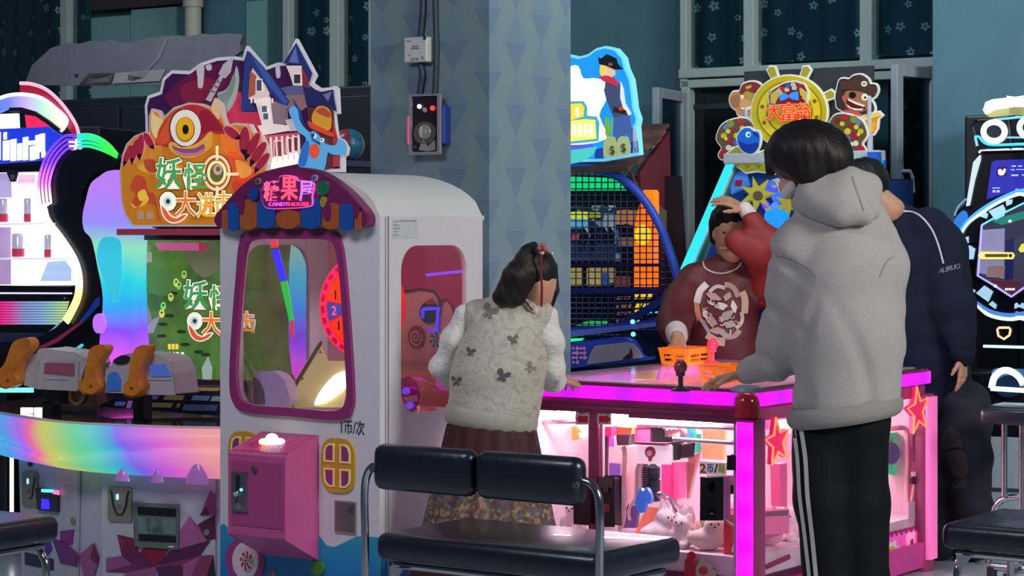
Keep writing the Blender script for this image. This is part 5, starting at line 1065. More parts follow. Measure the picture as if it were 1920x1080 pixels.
# coin boxes, price plate, stickers
def coinbox(x0, x1, y0, y1, ww=0):
    cbx = TA('coin_box', [(x0, y0), (x1, y0), (x1, y1), (x0, y1)], -.006, .05, M('#1a1c22', r=.3, n=.04), bev=.004)
    TA('coin_slot', ngon((x0+x1)/2, y0+(y1-y0)*.22, 6, 10, 14), -.056, .003, M('#0a0a0e', r=.15, m=.5), par=cbx); TA('return_lever', [((x0+x1)/2-4, y0+(y1-y0)*.5), ((x0+x1)/2+4, y0+(y1-y0)*.55), ((x0+x1)/2-3, y0+(y1-y0)*.68)], -.056, .006, M('#4a4a50', r=.2, m=.8), par=cbx)
    TA('coin_return', rrect((x0+x1)/2-7, (x0+x1)/2+7, y0+(y1-y0)*.74, y0+(y1-y0)*.92, 2), -.056, .003, M('#06060a', r=.2), par=cbx)
    TA('return_tooth', [((x0+x1)/2-6, y1-9), ((x0+x1)/2, y1-14), ((x0+x1)/2+5, y1-9)], -.059, .002, M('#b8b8bc', r=.2, m=.8), par=cbx)
    TA('box_frame', [(x1, y0-2), (x1+4, y0-2), (x1+4, y1+1), (x1, y1+1)], -.004, .045, M('#c8a8b4', r=.3), par=cbx); return cbx
coinbox(1314, 1354, 896, 974)
TA('box_hinge', [(1364, 855), (1384, 855), (1384, 880), (1364, 880)], -.004, .03, BLK, bev=.003)
bkx = TA('coin_box', [(1122, 897), (1149, 897), (1150, 985), (1124, 985)], -.004, .05, M('#16171c', r=.3), bev=.006); TA('box_plate', [(1122, 896), (1149, 896), (1149, 914), (1122, 914)], -.055, .003, M('#4a4448', r=.3), par=bkx); TA('coin_slot', ngon(1136, 916, 5, 8, 14), -.058, .003, M('#5a5a60', r=.2, m=.6), par=bkx); TA('coin_return', rrect(1130, 1143, 945, 960, 3), -.055, .004, M('#8a2a44', r=.3), par=bkx)
bk2 = TA('coin_box', [(1076, 910), (1103, 905), (1103, 982), (1078, 980)], -.004, .05, M('#1c1418', r=.3), bev=.006); TA('coin_slot', ngon(1090, 930, 5, 8, 14), -.055, .003, M('#4a3a40', r=.2, m=.6), par=bk2)
for x, y in ((1372, 900), (1370, 918)): TA('lock_ring', ngon(x, y, 8, 9, 16), .02, .012, M('#e0b0a0', r=.3) if y == 900 else BLK)
q = [(T.Y(a, b, .02)[0], .02, T.Y(a, b, .02)[1]) for a, b in ((1360, 975), (1372, 985), (1382, 988))]; MB().tube(q, .006, 8).build('hose', M('#e0c0c4', r=.3), ct)
pr = TA('price_plate', [(1311, 865), (1362, 868), (1361, 891), (1312, 889)], -.008, .006, M('#e8d8d0', r=.35, e='#f0e0d8', es=.2))
for ch, x, c in (('2', 1318, '#c02030'), ('币', 1332, '#3060d0'), ('/', 1343, '#303038'), ('局', 1353, '#d0b020')): ptext(pr, T, 'price_letter', ch, x, 878, 12 if ch != '/' else 7, 17, -.0142, M(c, r=.4, n=0), .015, .002)
for x, t1, sg in ((1092, '2P', -1), (1133, '4P', 1)):
    st = TA('player_sticker', [(x-13, 764), (x+13, 764), (x+13, 796), (x-13, 796)], -.013, .002, M('#c8b4b8', r=.4)); ptext(st, T, 'sticker_letter', t1, x+sg*-1, 771, 14, 9, -.0152, M('#3a2028', r=.4, n=0), .01, .001)
    TA('arrow', [(x+sg*12, 786), (x+sg*4, 777), (x+sg*4, 780), (x-sg*10, 780), (x-sg*10, 792), (x+sg*4, 792), (x+sg*4, 795)], -.0152, .001, M('#b82030', r=.4), par=st)
# neon stars on the right side
def neon_star(px, py, w_, h, x):
    a = T.X(px, py, x); sy = T.X(px+w_, py, x)[0]-a[0]; sz = T.X(px, py-h, x)[1]-a[1]
    pts = star(0, 0, 1, 5, .42, pi/2+.15); pts = [(a[0]+p*sy, a[1]+q_*sz) for p, q_ in pts]
    o = MB().prism(pts, x-.006, x+.012, 'x').build('neon_star', M('#d02058', r=.3, e='#e0205c', es=.6), ct, bev=.003)
    MB().tube([(x+.014, p, q_) for p, q_ in pts], .0045, 8, True).build('neon_outline', E('#ff9a60', 1.1), o, sm=1)
neon_star(1452, 828, 23, 46, .03); neon_star(1716, 770, 20, 46, .03)
# right side interior seen past the man
def TX(name, pts, x, t, mat, n=0, bev=0, par=None):
    if n: pts = spl(pts, n)
    return MB().prism([T.X(a, b, x) for a, b in pts], x-t, x, 'x').build(name, mat, par or ct, bev=bev)
TX('pink_shelf', [(1430, 958), (1480, 955), (1480, 1000), (1430, 1003)], -.05, .25, M('#e86aa0', r=.35, e='#f070a8', es=.25)); TX('shelf_hatch', [(1440, 960), (1478, 956), (1478, 966), (1434, 968)], -.045, .02, M('#8a5a70', r=.4))
TX('pink_column', [(1462, 870), (1476, 868), (1476, 950), (1464, 950)], -.12, .04, M('#e85a98', r=.35, e='#f060a0', es=.2))
TX('magenta_lamp', [(1440, 775), (1482, 768), (1482, 800), (1440, 805)], -.08, .04, E('#ff30c0', 1.2)); TX('white_lamp', [(1455, 790), (1482, 786), (1482, 812), (1460, 815)], -.06, .03, E('#fff0fa', 4))
gs = TX('green_frame', [(1658, 820), (1690, 812), (1696, 830), (1694, 880), (1684, 890), (1655, 880)], -.10, .03, M('#30b878', r=.3, e='#30d080', es=.45), 3, bev=.006); TX('frame_toy', ngon(1672, 850, 14, 20, 16), -.085, .04, M('#5a4a8c', r=.5), par=gs, bev=.01); TX('frame_toy', ngon(1664, 828, 10, 8, 14), -.085, .04, M('#c8a08c', r=.5), par=gs, bev=.008)
q = [(-.05, *T.X(a, b, -.05)) for a, b in ((1660, 806), (1688, 802), (1700, 810), (1701, 860), (1700, 920), (1704, 940))]; MB().tube(spl(q, 4, False), .010, 8).build('hose', M('#d8b8b0', r=.3), ct, sm=1)
TX('strap', [(1713, 800), (1718, 800), (1720, 870), (1715, 870)], -.01, .006, BLK); TX('strap_buckle', [(1710, 895), (1722, 893), (1722, 907), (1710, 908)], -.006, .01, BLK); TX('strap', [(1714, 908), (1718, 908), (1713, 940), (1709, 940)], -.01, .006, M('#e8b0a8'))
TX('strap_tag', [(1711, 885), (1719, 884), (1719, 893), (1711, 893)], -.004, .006, M('#f0e0e0')); TX('card', [(1703, 943), (1724, 938), (1726, 972), (1704, 980)], -.008, .003, M('#e0d8dc', r=.4)); TX('card_print', [(1717, 948), (1722, 947), (1722, 968), (1717, 970)], -.006, .001, M('#7a7a80'))
TX('pink_tray', [(1662, 985), (1735, 955), (1735, 975), (1662, 1005)], -.06, .2, M('#e8a0a8', r=.4)); TX('black_post', [(1664, 890), (1684, 888), (1692, 960), (1664, 968)], -.16, .03, M('#3a3040', r=.4))
q0 = [T.X(1664+9*k, 1004-2.1*k, .004) for k in range(8)]
for p in q0: MB().prism(ngon(p[0], p[1], .012, n=12), -.002, .004, 'x').build('scallop', M('#b01870', r=.35), ct)
TX('side_print', [(1662, 1005), (1727, 988), (1727, 1040), (1662, 1062)], .002, .003, M('#e050a8', r=.35, e='#f050b0', es=.35)); 
fl = TX('daisy', star(1672, 1030, 20, 7, .55), .008, .004, M('#e8dce4', r=.4)); TX('daisy_centre', ngon(1674, 1030, 6, 6, 12), .011, .004, M('#d8b030'), par=fl)
TX('light_cell', [(1700, 1000), (1716, 996), (1716, 1030), (1700, 1034)], .005, .002, M('#f090c8', r=.3, e='#f8a0d0', es=.4)); TX('figure_print', [(1708, 1012), (1713, 1010), (1712, 1034), (1707, 1034)], .007, .002, M('#c02a50'))
for k in range(9): p = T.X(1440+5*k, 1062-2.2*k, .004); MB().prism(ngon(p[0], p[1], .010, n=10), -.002, .004, 'x').build('scallop', M('#8a2050', r=.4), ct)
# joysticks on the top glass
def joystick(px, py, col, e, bc):
    x, y = T.Z(px, py, zG+.004); z = zG+.004
    j = MB().lathe([(.034, 0), (.034, .006), (.022, .010), (.012, .014), (.0085, .02), (.0085, .05), (.015, .052), (.017, .06), (.010, .064)], (x, y, z), 24).build('joystick', M(bc, r=.25, e=bc if e else None, es=.5 if e else 0), ct, sm=1)
    MB().sph((x, y, z+.082), (.023, .023, .026), 20, 14).build('joystick_knob', M(col, r=.2, e=col if e else None, es=e, coat=.5), j, sm=1)
joystick(1276, 733, '#a83a58', 0, '#5a3a48'); joystick(1336, 683, '#ff2a50', .7, '#e83a58')
pbx, pby = T.Z(1400, 733, zG+.004); bt = MB().lathe([(.055, 0), (.052, .012), (.03, .020), (0, .022)], (0, 0, 0), 24).build('push_button', M('#8a9aa8', r=.3), ct, sm=1); bt.location = (pbx, pby, zG+.004)
for nm, pts, y, c in (('base_sticker', ngon(1296, 1043, 8, 9, 16), -.012, '#c02038'), ('base_sticker', [(1284, 1050), (1298, 1052), (1306, 1070), (1302, 1100), (1286, 1100)], -.011, '#b01c34'), ('base_sticker', [(1312, 1052), (1318, 1046), (1324, 1056), (1334, 1056), (1334, 1066), (1344, 1076), (1330, 1090), (1312, 1092), (1304, 1070)], -.013, '#b8a8a0'), ('base_sticker', ngon(1318, 1070, 8, 8, 14), -.0155, '#c03038')):
    TA(nm, pts, y, .003, M(c, r=.35), 3)
# reflections in the top glass, built as glowing cards beneath it
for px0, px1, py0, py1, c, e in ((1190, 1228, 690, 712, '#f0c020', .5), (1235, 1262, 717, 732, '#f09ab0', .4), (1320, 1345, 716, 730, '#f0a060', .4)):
    q = [T.Z(a, b, zG-.02) for a, b in ((px0, py1), (px1, py1), (px1+8, py0), (px0+8, py0))]; MB().prism(q, zG-.022, zG-.018, 'z').build('reflection_card', M(c, r=.3, e=c, es=e), ct)

# ------------------------------------------------------------------ plush toys heaped inside the table
def plush_mesh(kind):
    e = lambda c, r, k=.02: ('e', c, r, None, k)
    pr = [e((0, 0, .05), (.055, .05, .055)), e((0, -.005, .125), (.05, .045, .045)), e((-.035, 0, .165), (.018, .012, .02)), e((.035, 0, .165), (.018, .012, .02)), e((-.06, -.02, .06), (.022, .022, .035)), e((.06, -.02, .06), (.022, .022, .035)), e((-.03, -.05, .02), (.024, .03, .022)), e((.03, -.05, .02), (.024, .03, .022))]
    if kind: pr = [e((0, 0, .055), (.075, .06, .055)), e((.03, -.02, .12), (.05, .045, .045)), e((.03, 0, .17), (.015, .012, .045)), e((.065, 0, .16), (.014, .012, .04)), e((-.07, 0, .06), (.03, .03, .03))]
    return sdf_mesh(pr, .007)
pm = []
for kd in (0, 1):
    V, Q = plush_mesh(kd); me = bpy.data.meshes.new('plush_body'); me.from_pydata(V.tolist(), [], Q.tolist()); me.shade_smooth(); pm.append(me)
random.seed(3)
WH, CRM, YEL, PKP, GRN = ('white', '#f8f2f4'), ('cream', '#f0e6de'), ('yellow', '#e8d890'), ('pink', '#f0b0c4'), ('pale green', '#c8d890')
for i, (x, y, (cn, col), where) in enumerate((
    (-.11, .11, WH, 'right behind the glowing corner post'), (-.23, .10, CRM, 'at the front glass left of the corner post'), (-.34, .11, WH, 'under the black coin box at the front glass'), (-.45, .11, WH, 'at the front glass below the blue ornament'),
    (-.17, .23, WH, 'in the second row behind the coin box'), (-.29, .23, YEL, 'in the second row behind the front toys'), (-.40, .24, WH, 'below the orange ribbon in the second row'), (-.11, .34, PKP, 'beside the pink shelf near the side glass'),
    (-.24, .36, WH, 'at the foot of the pink columns'), (-.36, .37, CRM, 'at the foot of the purple panel'), (-.10, .50, WH, 'next to the side glass behind the striped trousers'), (-.10, .66, GRN, 'at the side glass below the green frame'),
    (-.11, .84, WH, 'at the side glass beside the daisy print'), (-.68, .12, WH, 'in the front bay left of the mullion'), (-.82, .13, WH, 'in the far left of the front bay'))):
    k = i % 2; me = pm[k].copy(); w_ = T.w(x, y, zF)
    pt = thing('plush_toy', Fr(w_.x, w_.y, random.uniform(-40, 80), zF), '%s plush toy %s' % (cn, where), 'plush toy', 'plush toys inside the claw machine')
    obj('body', me, M(col, r=.9, n=.05, b=.4, bs=150, sheen=.3), pt)
    hx = (0, -.05, .13) if k == 0 else (.03, -.063, .125)
    for s in (-1, 1): MB().sph((hx[0]+s*.017, hx[1]+.004, hx[2]+.006), .0055, 8, 6).build('eye', M('#1a1418', r=.2), pt)
    MB().sph((hx[0], hx[1], hx[2]-.006), (.007, .005, .005), 8, 6).build('nose', M('#8a4a50', r=.3), pt)
    s_ = random.uniform(.68, .82); pt.scale = (s_, s_, s_)
# red bow and flower toy peeping out at the base of the front glass
# ------------------------------------------------------------------ orange baskets on the top glass
def basket(cx, cy, deg, a, b, h, label):
    fr = Fr(*T.w(cx, cy, 0).xy, 35+deg, zG+.0055); bk = thing('basket', fr, label, 'basket')
    mo = M('#f07818', r=.35, e='#f06a10', es=.18)
    def tap(m):
        m.v = [(x*(1+.14*z/h), y*(1+.14*z/h), z) for x, y, z in m.v]; return m
    for (L, yy, ax) in ((a, -b, 'y'), (a, b, 'y'), (b, -a, 'x'), (b, a, 'x')):
        nh = 2; hs = []
        for k in range(nh):
            for r_ in range(2):
                x0 = -L+.012+(2*L-.024)*k/nh+.005; x1 = -L+.012+(2*L-.024)*(k+1)/nh-.005; hs.append([(x0, h*.2+r_*h*.28), (x1, h*.2+r_*h*.28), (x1, h*.2+r_*h*.28+h*.18), (x0, h*.2+r_*h*.28+h*.18)])
        tap(MB().prism([(-L, 0), (L, 0), (L, h), (-L, h)], yy-.0015, yy+.0015, ax, holes=hs)).build('lattice_side', mo, bk)
    MB().box(-a, a, -b, b, 0, .003).build('bottom', mo, bk)
    k_ = 1.14; MB().tube([(-a*k_, -b*k_, h), (a*k_, -b*k_, h), (a*k_, b*k_, h), (-a*k_, b*k_, h)], .0038, 8, True).build('rim', mo, bk, sm=1)
    return bk
x, y = T.Z(1272, 686, zG); basket(x, y+.06, 0, .062, .088, .066, 'orange lattice plastic basket under the hand of the child in red')
x, y = T.Z(1348, 720, zG); basket(x+.0, y+.07, 10, .058, .08, .058, 'orange lattice plastic basket beside the hand in the grey sleeve')
# ------------------------------------------------------------------ chrome benches with black cushions
LEA = M('#141a28', r=.32, n=.1, ns=30, b=.15, bs=60, coat=.15); CHR = M('#b8bac2', r=.14, m=1, n=0)
def cushion(name, x0, x1, y0, y1, z0, z1, par, r=.03):
    cx, cy = (x0+x1)/2, (y0+y1)/2; nx, ny, n = 24, 14, None
    def top(u, v, s):
        x = x0+(x1-x0)*u; y = y0+(y1-y0)*v; return x, y
    m = MB(); m.box(x0, x1, y0, y1, z0, z1); o = m.build(name, LEA, par, bev=r, seg=4, sm=60); return o
def bench(fr, label, L=.82, D=.478, zs=.45, back=True):
    b = thing('waiting_bench', fr, label, 'bench', 'black cushioned chrome benches')
    c = cushion('seat_cushion', -L, 0, 0.0, D, zs-.085, zs, b)
    zf = zs-.10
    MB().tube([(-L+.04, .05, zf), (-.04, .05, zf), (-.04, D-.05, zf), (-L+.04, D-.05, zf)], .011, 10, True).build('seat_frame', CHR, b, sm=1)
    for k in range(4): x = -L+.13+k*(L-.26)/3; MB().tube([(x, .05, zf), (x, D-.05, zf)], .009, 8).build('cross_bar', CHR, b, sm=1)
    for x in (-L+.05, -.05):
        MB().tube(spl([(x, .02, 0), (x, .02, zf-.09), (x, .035, zf-.03), (x, .09, zf), (x, D/2, zf), (x, D-.09, zf), (x, D-.035, zf-.03), (x, D-.02, zf-.09), (x, D-.02, 0)], 4, False), .013, 10).build('leg', CHR, b, sm=1)
        for y in (.02, D-.02): MB().cyl((x, y, 0), (x, y, .02), .017, n=12).build('foot_cap', M('#1a1a1e'), b)
        MB().prism([(x-.001, zf-.0), (x+.05*(1 if x < -L/2 else -1), zf), (x, zf-.07)], .015, .022).build('gusset', CHR, b)
    if back:
        zb0, zb1 = zs+.135, zs+.272
        for x0, x1 in ((-L+.03, -L/2-.004), (-L/2+.004, -.035)):
            cushion('back_cushion', x0, x1, -.055, .015, zb0, zb1, b, .032)
        for x, s in ((0.0, 1), (-L, -1)):
            q = [(x-s*.06, -.02, zb0+.07), (x-s*.02, -.02, zb0+.068), (x+s*.008, -.02, zb0+.04), (x+s*.018, -.02, zb0-.02), (x+s*.016, -.02, zs-.02), (x+s*.016, -.02, zs-.14)]
            MB().tube(spl(q, 5, False), .0125, 10).build('back_tube', CHR, b, sm=1)
            MB().prism(ngon(x-s*.040, zb0+.062, .010, n=14), -.058, -.05).build('tube_plug', M('#4a4a52', r=.3), b)
    return b
BF = Fr(*P(1122, 700, 6.1).xy, 35)
bench(BF, 'black two-seat bench with padded backrest in front of the girl', L=.80, D=.466, zs=.472)
a_ = radians(235); u_ = Vector((cos(a_), sin(a_))); v_ = Vector((-sin(a_), cos(a_))); cr = P(116, 700, 7.12).xy; og = cr-(u_*-.82+v_*.478)
bench(Fr(og.x, og.y, -235), 'black cushioned bench cut off by the left edge of the picture', back=False)
cr = P(1762, 700, 6.95); f_ = Fr(cr.x, cr.y, 35); og = f_.w(.9, 0, 0)
bench(Fr(og.x, og.y, 35), 'black cushioned bench in the lower right corner', L=.9, back=False)
# tall stool by the dance cabinet
sf = Fr(*P(1914, 700, 8.6).xy, 30); st = thing('bar_stool', sf, 'black stool with four chrome legs in front of the dance cabinet', 'stool')
zs = 1.38-330*8.6/F
MB().box(-.13, .2, -.12, .14, zs-.07, zs).build('seat', LEA, st, bev=.02, seg=3, sm=50)
for x in (-.06, .01, .08, .13):
    MB().tube([(x, -.02, zs-.07), (x, -.02, .33 if x not in (.01,) else .06)], .012, 10).build('leg', CHR, st, sm=1)
MB().tube(spl([(-.13, 0, .06), (-.12, 0, .2), (-.09, 0, .30), (0, 0, .33), (.2, 0, .33)], 4, False), .014, 10).build('foot_rest', CHR, st, sm=1)
MB().tube([(.0, -.16, .05), (.0, .16, .05)], .016, 10).build('base_bar', CHR, st, sm=1); MB().tube([(-.11, -.02, .05), (.2, -.02, .05)], .016, 10).build('base_bar', CHR, st, sm=1)
for x, y in ((0, -.16), (0, .16), (-.11, -.02), (.2, -.02)): MB().cyl((x, y, 0), (x, y, .05), .02, n=12).build('foot', M('#1a1a1e'), st)
# ------------------------------------------------------------------ cowboy ball game behind the pillar
K = Fr(*P(1275, 400, 9.95).xy, 35)
kw_ = thing('cowboy_ball_game', K, 'ball throwing game with blue arched net, lit cowboy sign and plank roof', 'arcade machine')
KZ = ([1040, 60, 1400, 420], 1080); KN = ([1060, 300, 1300, 560], 997); KL = ([1060, 540, 1300, 720], 1440)
def KA(name, box, pts, y, t, mat, n=0, bev=0, par=None):
    return art(par or kw_, K, name, zm(*box, pts) if box else pts, y, t, mat, n) if not bev else MB().prism([K.Y(a, b, y) for a, b in (spl(zm(*box, pts), n) if n else zm(*box, pts))], y-t, y).build(name, mat, par or kw_, bev=bev)
KXL = K.Y(860, 400, 0)[0]                     # left end, hidden behind the pillar
BLU2 = M('#3550b8', r=.35, e='#2a40b0', es=.12); NAV = M('#1c2450', r=.4); RED = M('#6a1f30', r=.6, n=.1)
MB().box(KXL, -.09, .12, .78, 0, .72).build('cabinet', M('#232a54', r=.4), kw_, bev=.01)
# blue arch frame and side rail
ar = spl([(880, 330), (960, 316), (1060, 313), (1110, 316), (1150, 326), (1185, 350), (1215, 385), (1240, 430), (1258, 480), (1270, 520), (1275, 560)], 5, False)
MB().tube([(K.Y(a, b, 0)[0], 0, K.Y(a, b, 0)[1]) for a, b in ar], .021, 12).build('arch_tube', BLU2, kw_, sm=1)
# wire net in the arch
m = MB(); top_ = lambda px: min((abs(a-px), b) for a, b in ar)[1]
for px in range(900, 1272, 12):
    yt = top_(px)+4; a, b = K.Y(px, yt, .005), K.Y(px, 640, .005); m.tube([(a[0], .005, a[1]), (b[0], .005, b[1])], .0032, 5)
for py in list(range(330, 545, 12))+list(range(548, 642, 10)):
    xs = [a for a, b in ar if b <= py]; xr_ = max(xs)-2 if xs else 1100
    if py > 545: xr_ = 1275
    a, b = K.Y(890, py, .008), K.Y(xr_, py, .008); m.tube([(a[0], .008, a[1]), (b[0], .008, b[1])], .003, 5)
m.build('wire_net', M('#22306a', r=.4), kw_)
m = MB()
for k in range(14):
    a, b = K.Y(1070+k*14, 640, .03), K.Y(1070+k*14+60, 552, .03); m.tube(spl([(a[0], .03, a[1]), ((a[0]+b[0])/2, .05, (a[1]+b[1])/2-.02), (b[0], .03, b[1])], 3, False), .004, 5)
m.build('slack_net', M('#2a3c80', r=.5), kw_)
for pts, c in (([(880, 541), (1262, 541), (1262, 551), (880, 551)], '#1a2670'), ([(880, 494), (1240, 494), (1240, 500), (880, 500)], '#141c4c'), ([(1148, 612), (1268, 538), (1274, 548), (1160, 622)], '#26388c')): KA('frame_bar', None, pts, .01, .015, M(c, r=.4))
# glowing things behind the net
KA('green_lamp', None, [(900, 336), (1070, 331), (1130, 333), (1152, 338), (1169, 357), (900, 358)], .05, .03, E('#10d070', 1.1))
oc = KA('orange_column', None, [(1207, 356), (1222, 356), (1225, 362), (1225, 538), (1189, 538), (1189, 430), (1198, 386)], .06, .05, M('#ff7a10', r=.3, e='#ff6a08', es=1.1), 0); KA('column_globe', None, ngon(1205, 440, 15, 19, 24), .008+.02, .02, E('#ffc820', 1.2), par=oc)
g = NG('mat_town_print', .3); vo = g.nt.nodes.new('ShaderNodeTexVoronoi'); vo.inputs['Scale'].default_value = 26; g.nt.links.new(g.tc.outputs['Object'], vo.inputs['Vector'])
s3 = g.nt.nodes.new('ShaderNodeSeparateColor'); g.nt.links.new(vo.outputs['Color'], s3.inputs[0]); cc = g.ramp(s3.outputs[0], [(0, '#10182a'), (.3, '#2c4058'), (.45, '#8a9aa8'), (.55, '#1c2434'), (.7, '#5a7aa0'), (.82, '#c0c4c0'), (.9, '#20283c'), (1, '#6a6040')], True); g.base(cc); g.emit(cc, .35)
KA('town_picture', None, [(900, 385), (1150, 385), (1153, 400), (1160, 490), (900, 490)], .30, .02, g.ma)
KA('dark_backdrop', None, [(880, 330), (1275, 330), (1290, 640), (880, 640)], .34, .02, M('#1a1820', r=.6))
for k, (x0, x1, y0, y1, c, e) in enumerate(((1070, 1100, 397, 410, '#c8d830', .8), (1100, 1122, 398, 408, '#a8b028', .6), (1070, 1098, 410, 428, '#60b0d8', .6), (1072, 1085, 440, 450, '#c04848', .5), (1132, 1150, 400, 470, '#9ab0b8', .45), (1070, 1088, 502, 536, '#c8b060', .4), (1100, 1125, 502, 536, '#d0b868', .4), (1125, 1150, 502, 530, '#b8a868', .35), (1128, 1142, 512, 536, '#3a5a9c', .4), (1152, 1178, 518, 538, '#8a4a38', .35), (1156, 1167, 394, 421, '#c88850', .5), (1167, 1177, 393, 420, '#c07c48', .5), (1180, 1187, 394, 422, '#c88850', .5), (1188, 1194, 394, 420, '#b87040', .5), (1160, 1190, 445, 462, '#8a7460', .35), (1070, 1150, 455, 490, '#2a3a58', .3))):
    KA('town_prop', None, [(x0, y0+2), (x0+2, y0), (x1-2, y0), (x1, y0+2), (x1, y1), (x0, y1)], .27-.004*k, .02, M(c, r=.4, e=c, es=e, n=.2))
for x in (1092, 1112, 1130, 1142): KA('town_prop', None, [(x, 425), (x+10, 440), (x+4, 470), (x-6, 480), (x-8, 450)], .2, .01, M('#1a2030', r=.5))
for y in (556, 572, 585, 600): KA('ball_rack_slat', None, [(1155, y), (1180, y-1), (1178, y+5), (1156, y+6)], .16, .02, M('#b88a60', r=.4, e='#b08050', es=.25)); KA('ball_rack_slat', None, [(1190, y-4), (1222-(y-556)*.5, y-5), (1216-(y-556)*.5, y+4), (1190, y+5)], .15, .02, E('#f0c830', .9))
# wooden roof and red side
RX = K.X(1255, 300, 0)[0]; 
xs_ = K.Y(1196, 330, .08)[0]
def side_pt(px, py): return K.X(px, py, xs_)
MB().prism([side_pt(a, b) for a, b in [(1200, 322), (1256, 246), (1259, 400), (1259, 560), (1212, 560), (1206, 400)]], xs_-.02, xs_, 'x').build('side_wall', RED, kw_)
PLK = [M(c, r=.7, n=.25, ns=14) for c in ('#6a4438', '#74493a', '#5c3a32', '#7c5244')]
for k in range(7):
    a0, a1 = k/7, (k+1)/7; f0 = (1178+(1256-1178)*a0, 322-(322-236)*a0); f1 = (1178+(1256-1178)*a1, 322-(322-236)*a1)
    p0, p1 = K.X(f0[0], f0[1], xs_+.02), K.X(f1[0], f1[1], xs_+.02); ov = .012*((k*5) % 3-1)
    MB().hexa([(KXL, p0[0], p0[1]), (xs_+.03+ov, p0[0], p0[1]), (xs_+.03+ov, p1[0], p1[1]-.004), (KXL, p1[0], p1[1]-.004), (KXL, p0[0], p0[1]+.022), (xs_+.03+ov, p0[0], p0[1]+.022), (xs_+.03+ov, p1[0], p1[1]+.012), (KXL, p1[0], p1[1]+.012)]).build('roof_plank', PLK[k % 4], kw_)
MB().prism([side_pt(a, b) for a, b in [(1180, 322), (1186, 326), (1214, 396), (1208, 398)]], xs_-.01, xs_+.006, 'x').build('brace', M('#5a4438', r=.7), kw_)
MB().prism([side_pt(a, b) for a, b in [(1226, 380), (1255, 402), (1250, 432), (1232, 425)]], xs_, xs_+.012, 'x').build('brace', M('#6a5a48', r=.7), kw_)
# lit sign
ys = -.06; so = [(-200, 700), (-200, 150), (88, 138), (150, 152), (205, 138), (250, 105), (300, 92), (350, 104), (390, 150), (405, 210), (432, 270), (442, 340), (452, 430), (472, 490), (464, 530), (476, 680), (270, 716), (88, 720)]
sky = NG('mat_sign_sky', .3); sv = sky.ramp(sky.noise(7), [(.42, '#1898f0'), (.52, '#60c0ff'), (.62, '#f4fcff')]); sky.emit(sv, 1.3); sky.b.inputs['Base Color'].default_value = lin('#203040')
so_px = zm(*KZ, so); so_w = [K.Y(a, b, ys) for a, b in so_px]
MB().prism(shrink(so_w, -.010), ys-.02, ys+.02).build('sign_board', lit('#70c8e8', .8), kw_); MB().prism(shrink(so_w, .002), ys-.026, ys-.019).build('sign_sky', E('#1a9cf8', 1.0), kw_)
for pts, c, e, dy in (([(60, 200), (130, 190), (160, 260), (230, 260), (280, 300), (290, 380), (250, 470), (290, 600), (80, 640), (-100, 640), (-100, 230)], '#ffffff', 1.8, .027), ([(88, 390), (160, 388), (182, 420), (180, 470), (235, 475), (250, 510), (245, 615), (88, 630), (-60, 630), (-60, 400)], '#50b0c8', 1.0, .031), ([(88, 405), (150, 402), (165, 425), (160, 475), (95, 495), (-40, 495), (-40, 410)], '#f0d840', 1.2, .034), ([(88, 500), (170, 490), (225, 495), (232, 600), (88, 615), (-40, 615), (-40, 505)], '#ffd860', 1.5, .035)):
    KA('sign_cloud' if c == '#ffffff' else 'sign_letter_box', KZ, pts, ys-dy+.004, .004, E(c, e), 3 if c == '#ffffff' else 0)
MB().text('$', *K.Y(*zm(*KZ, [(128, 450)])[0], ys-.036), ys-.037, .045, .003, .01).build('sign_letter', E('#fff8d0', 1.5), kw_)
for k in range(4): KA('sign_letter', KZ, [(100+k*32, 520), (118+k*32, 518), (118+k*32, 590), (108+k*32, 560), (100+k*32, 592)], ys-.038, .003, E('#fffdf0', 1.8))
yc = ys-.030
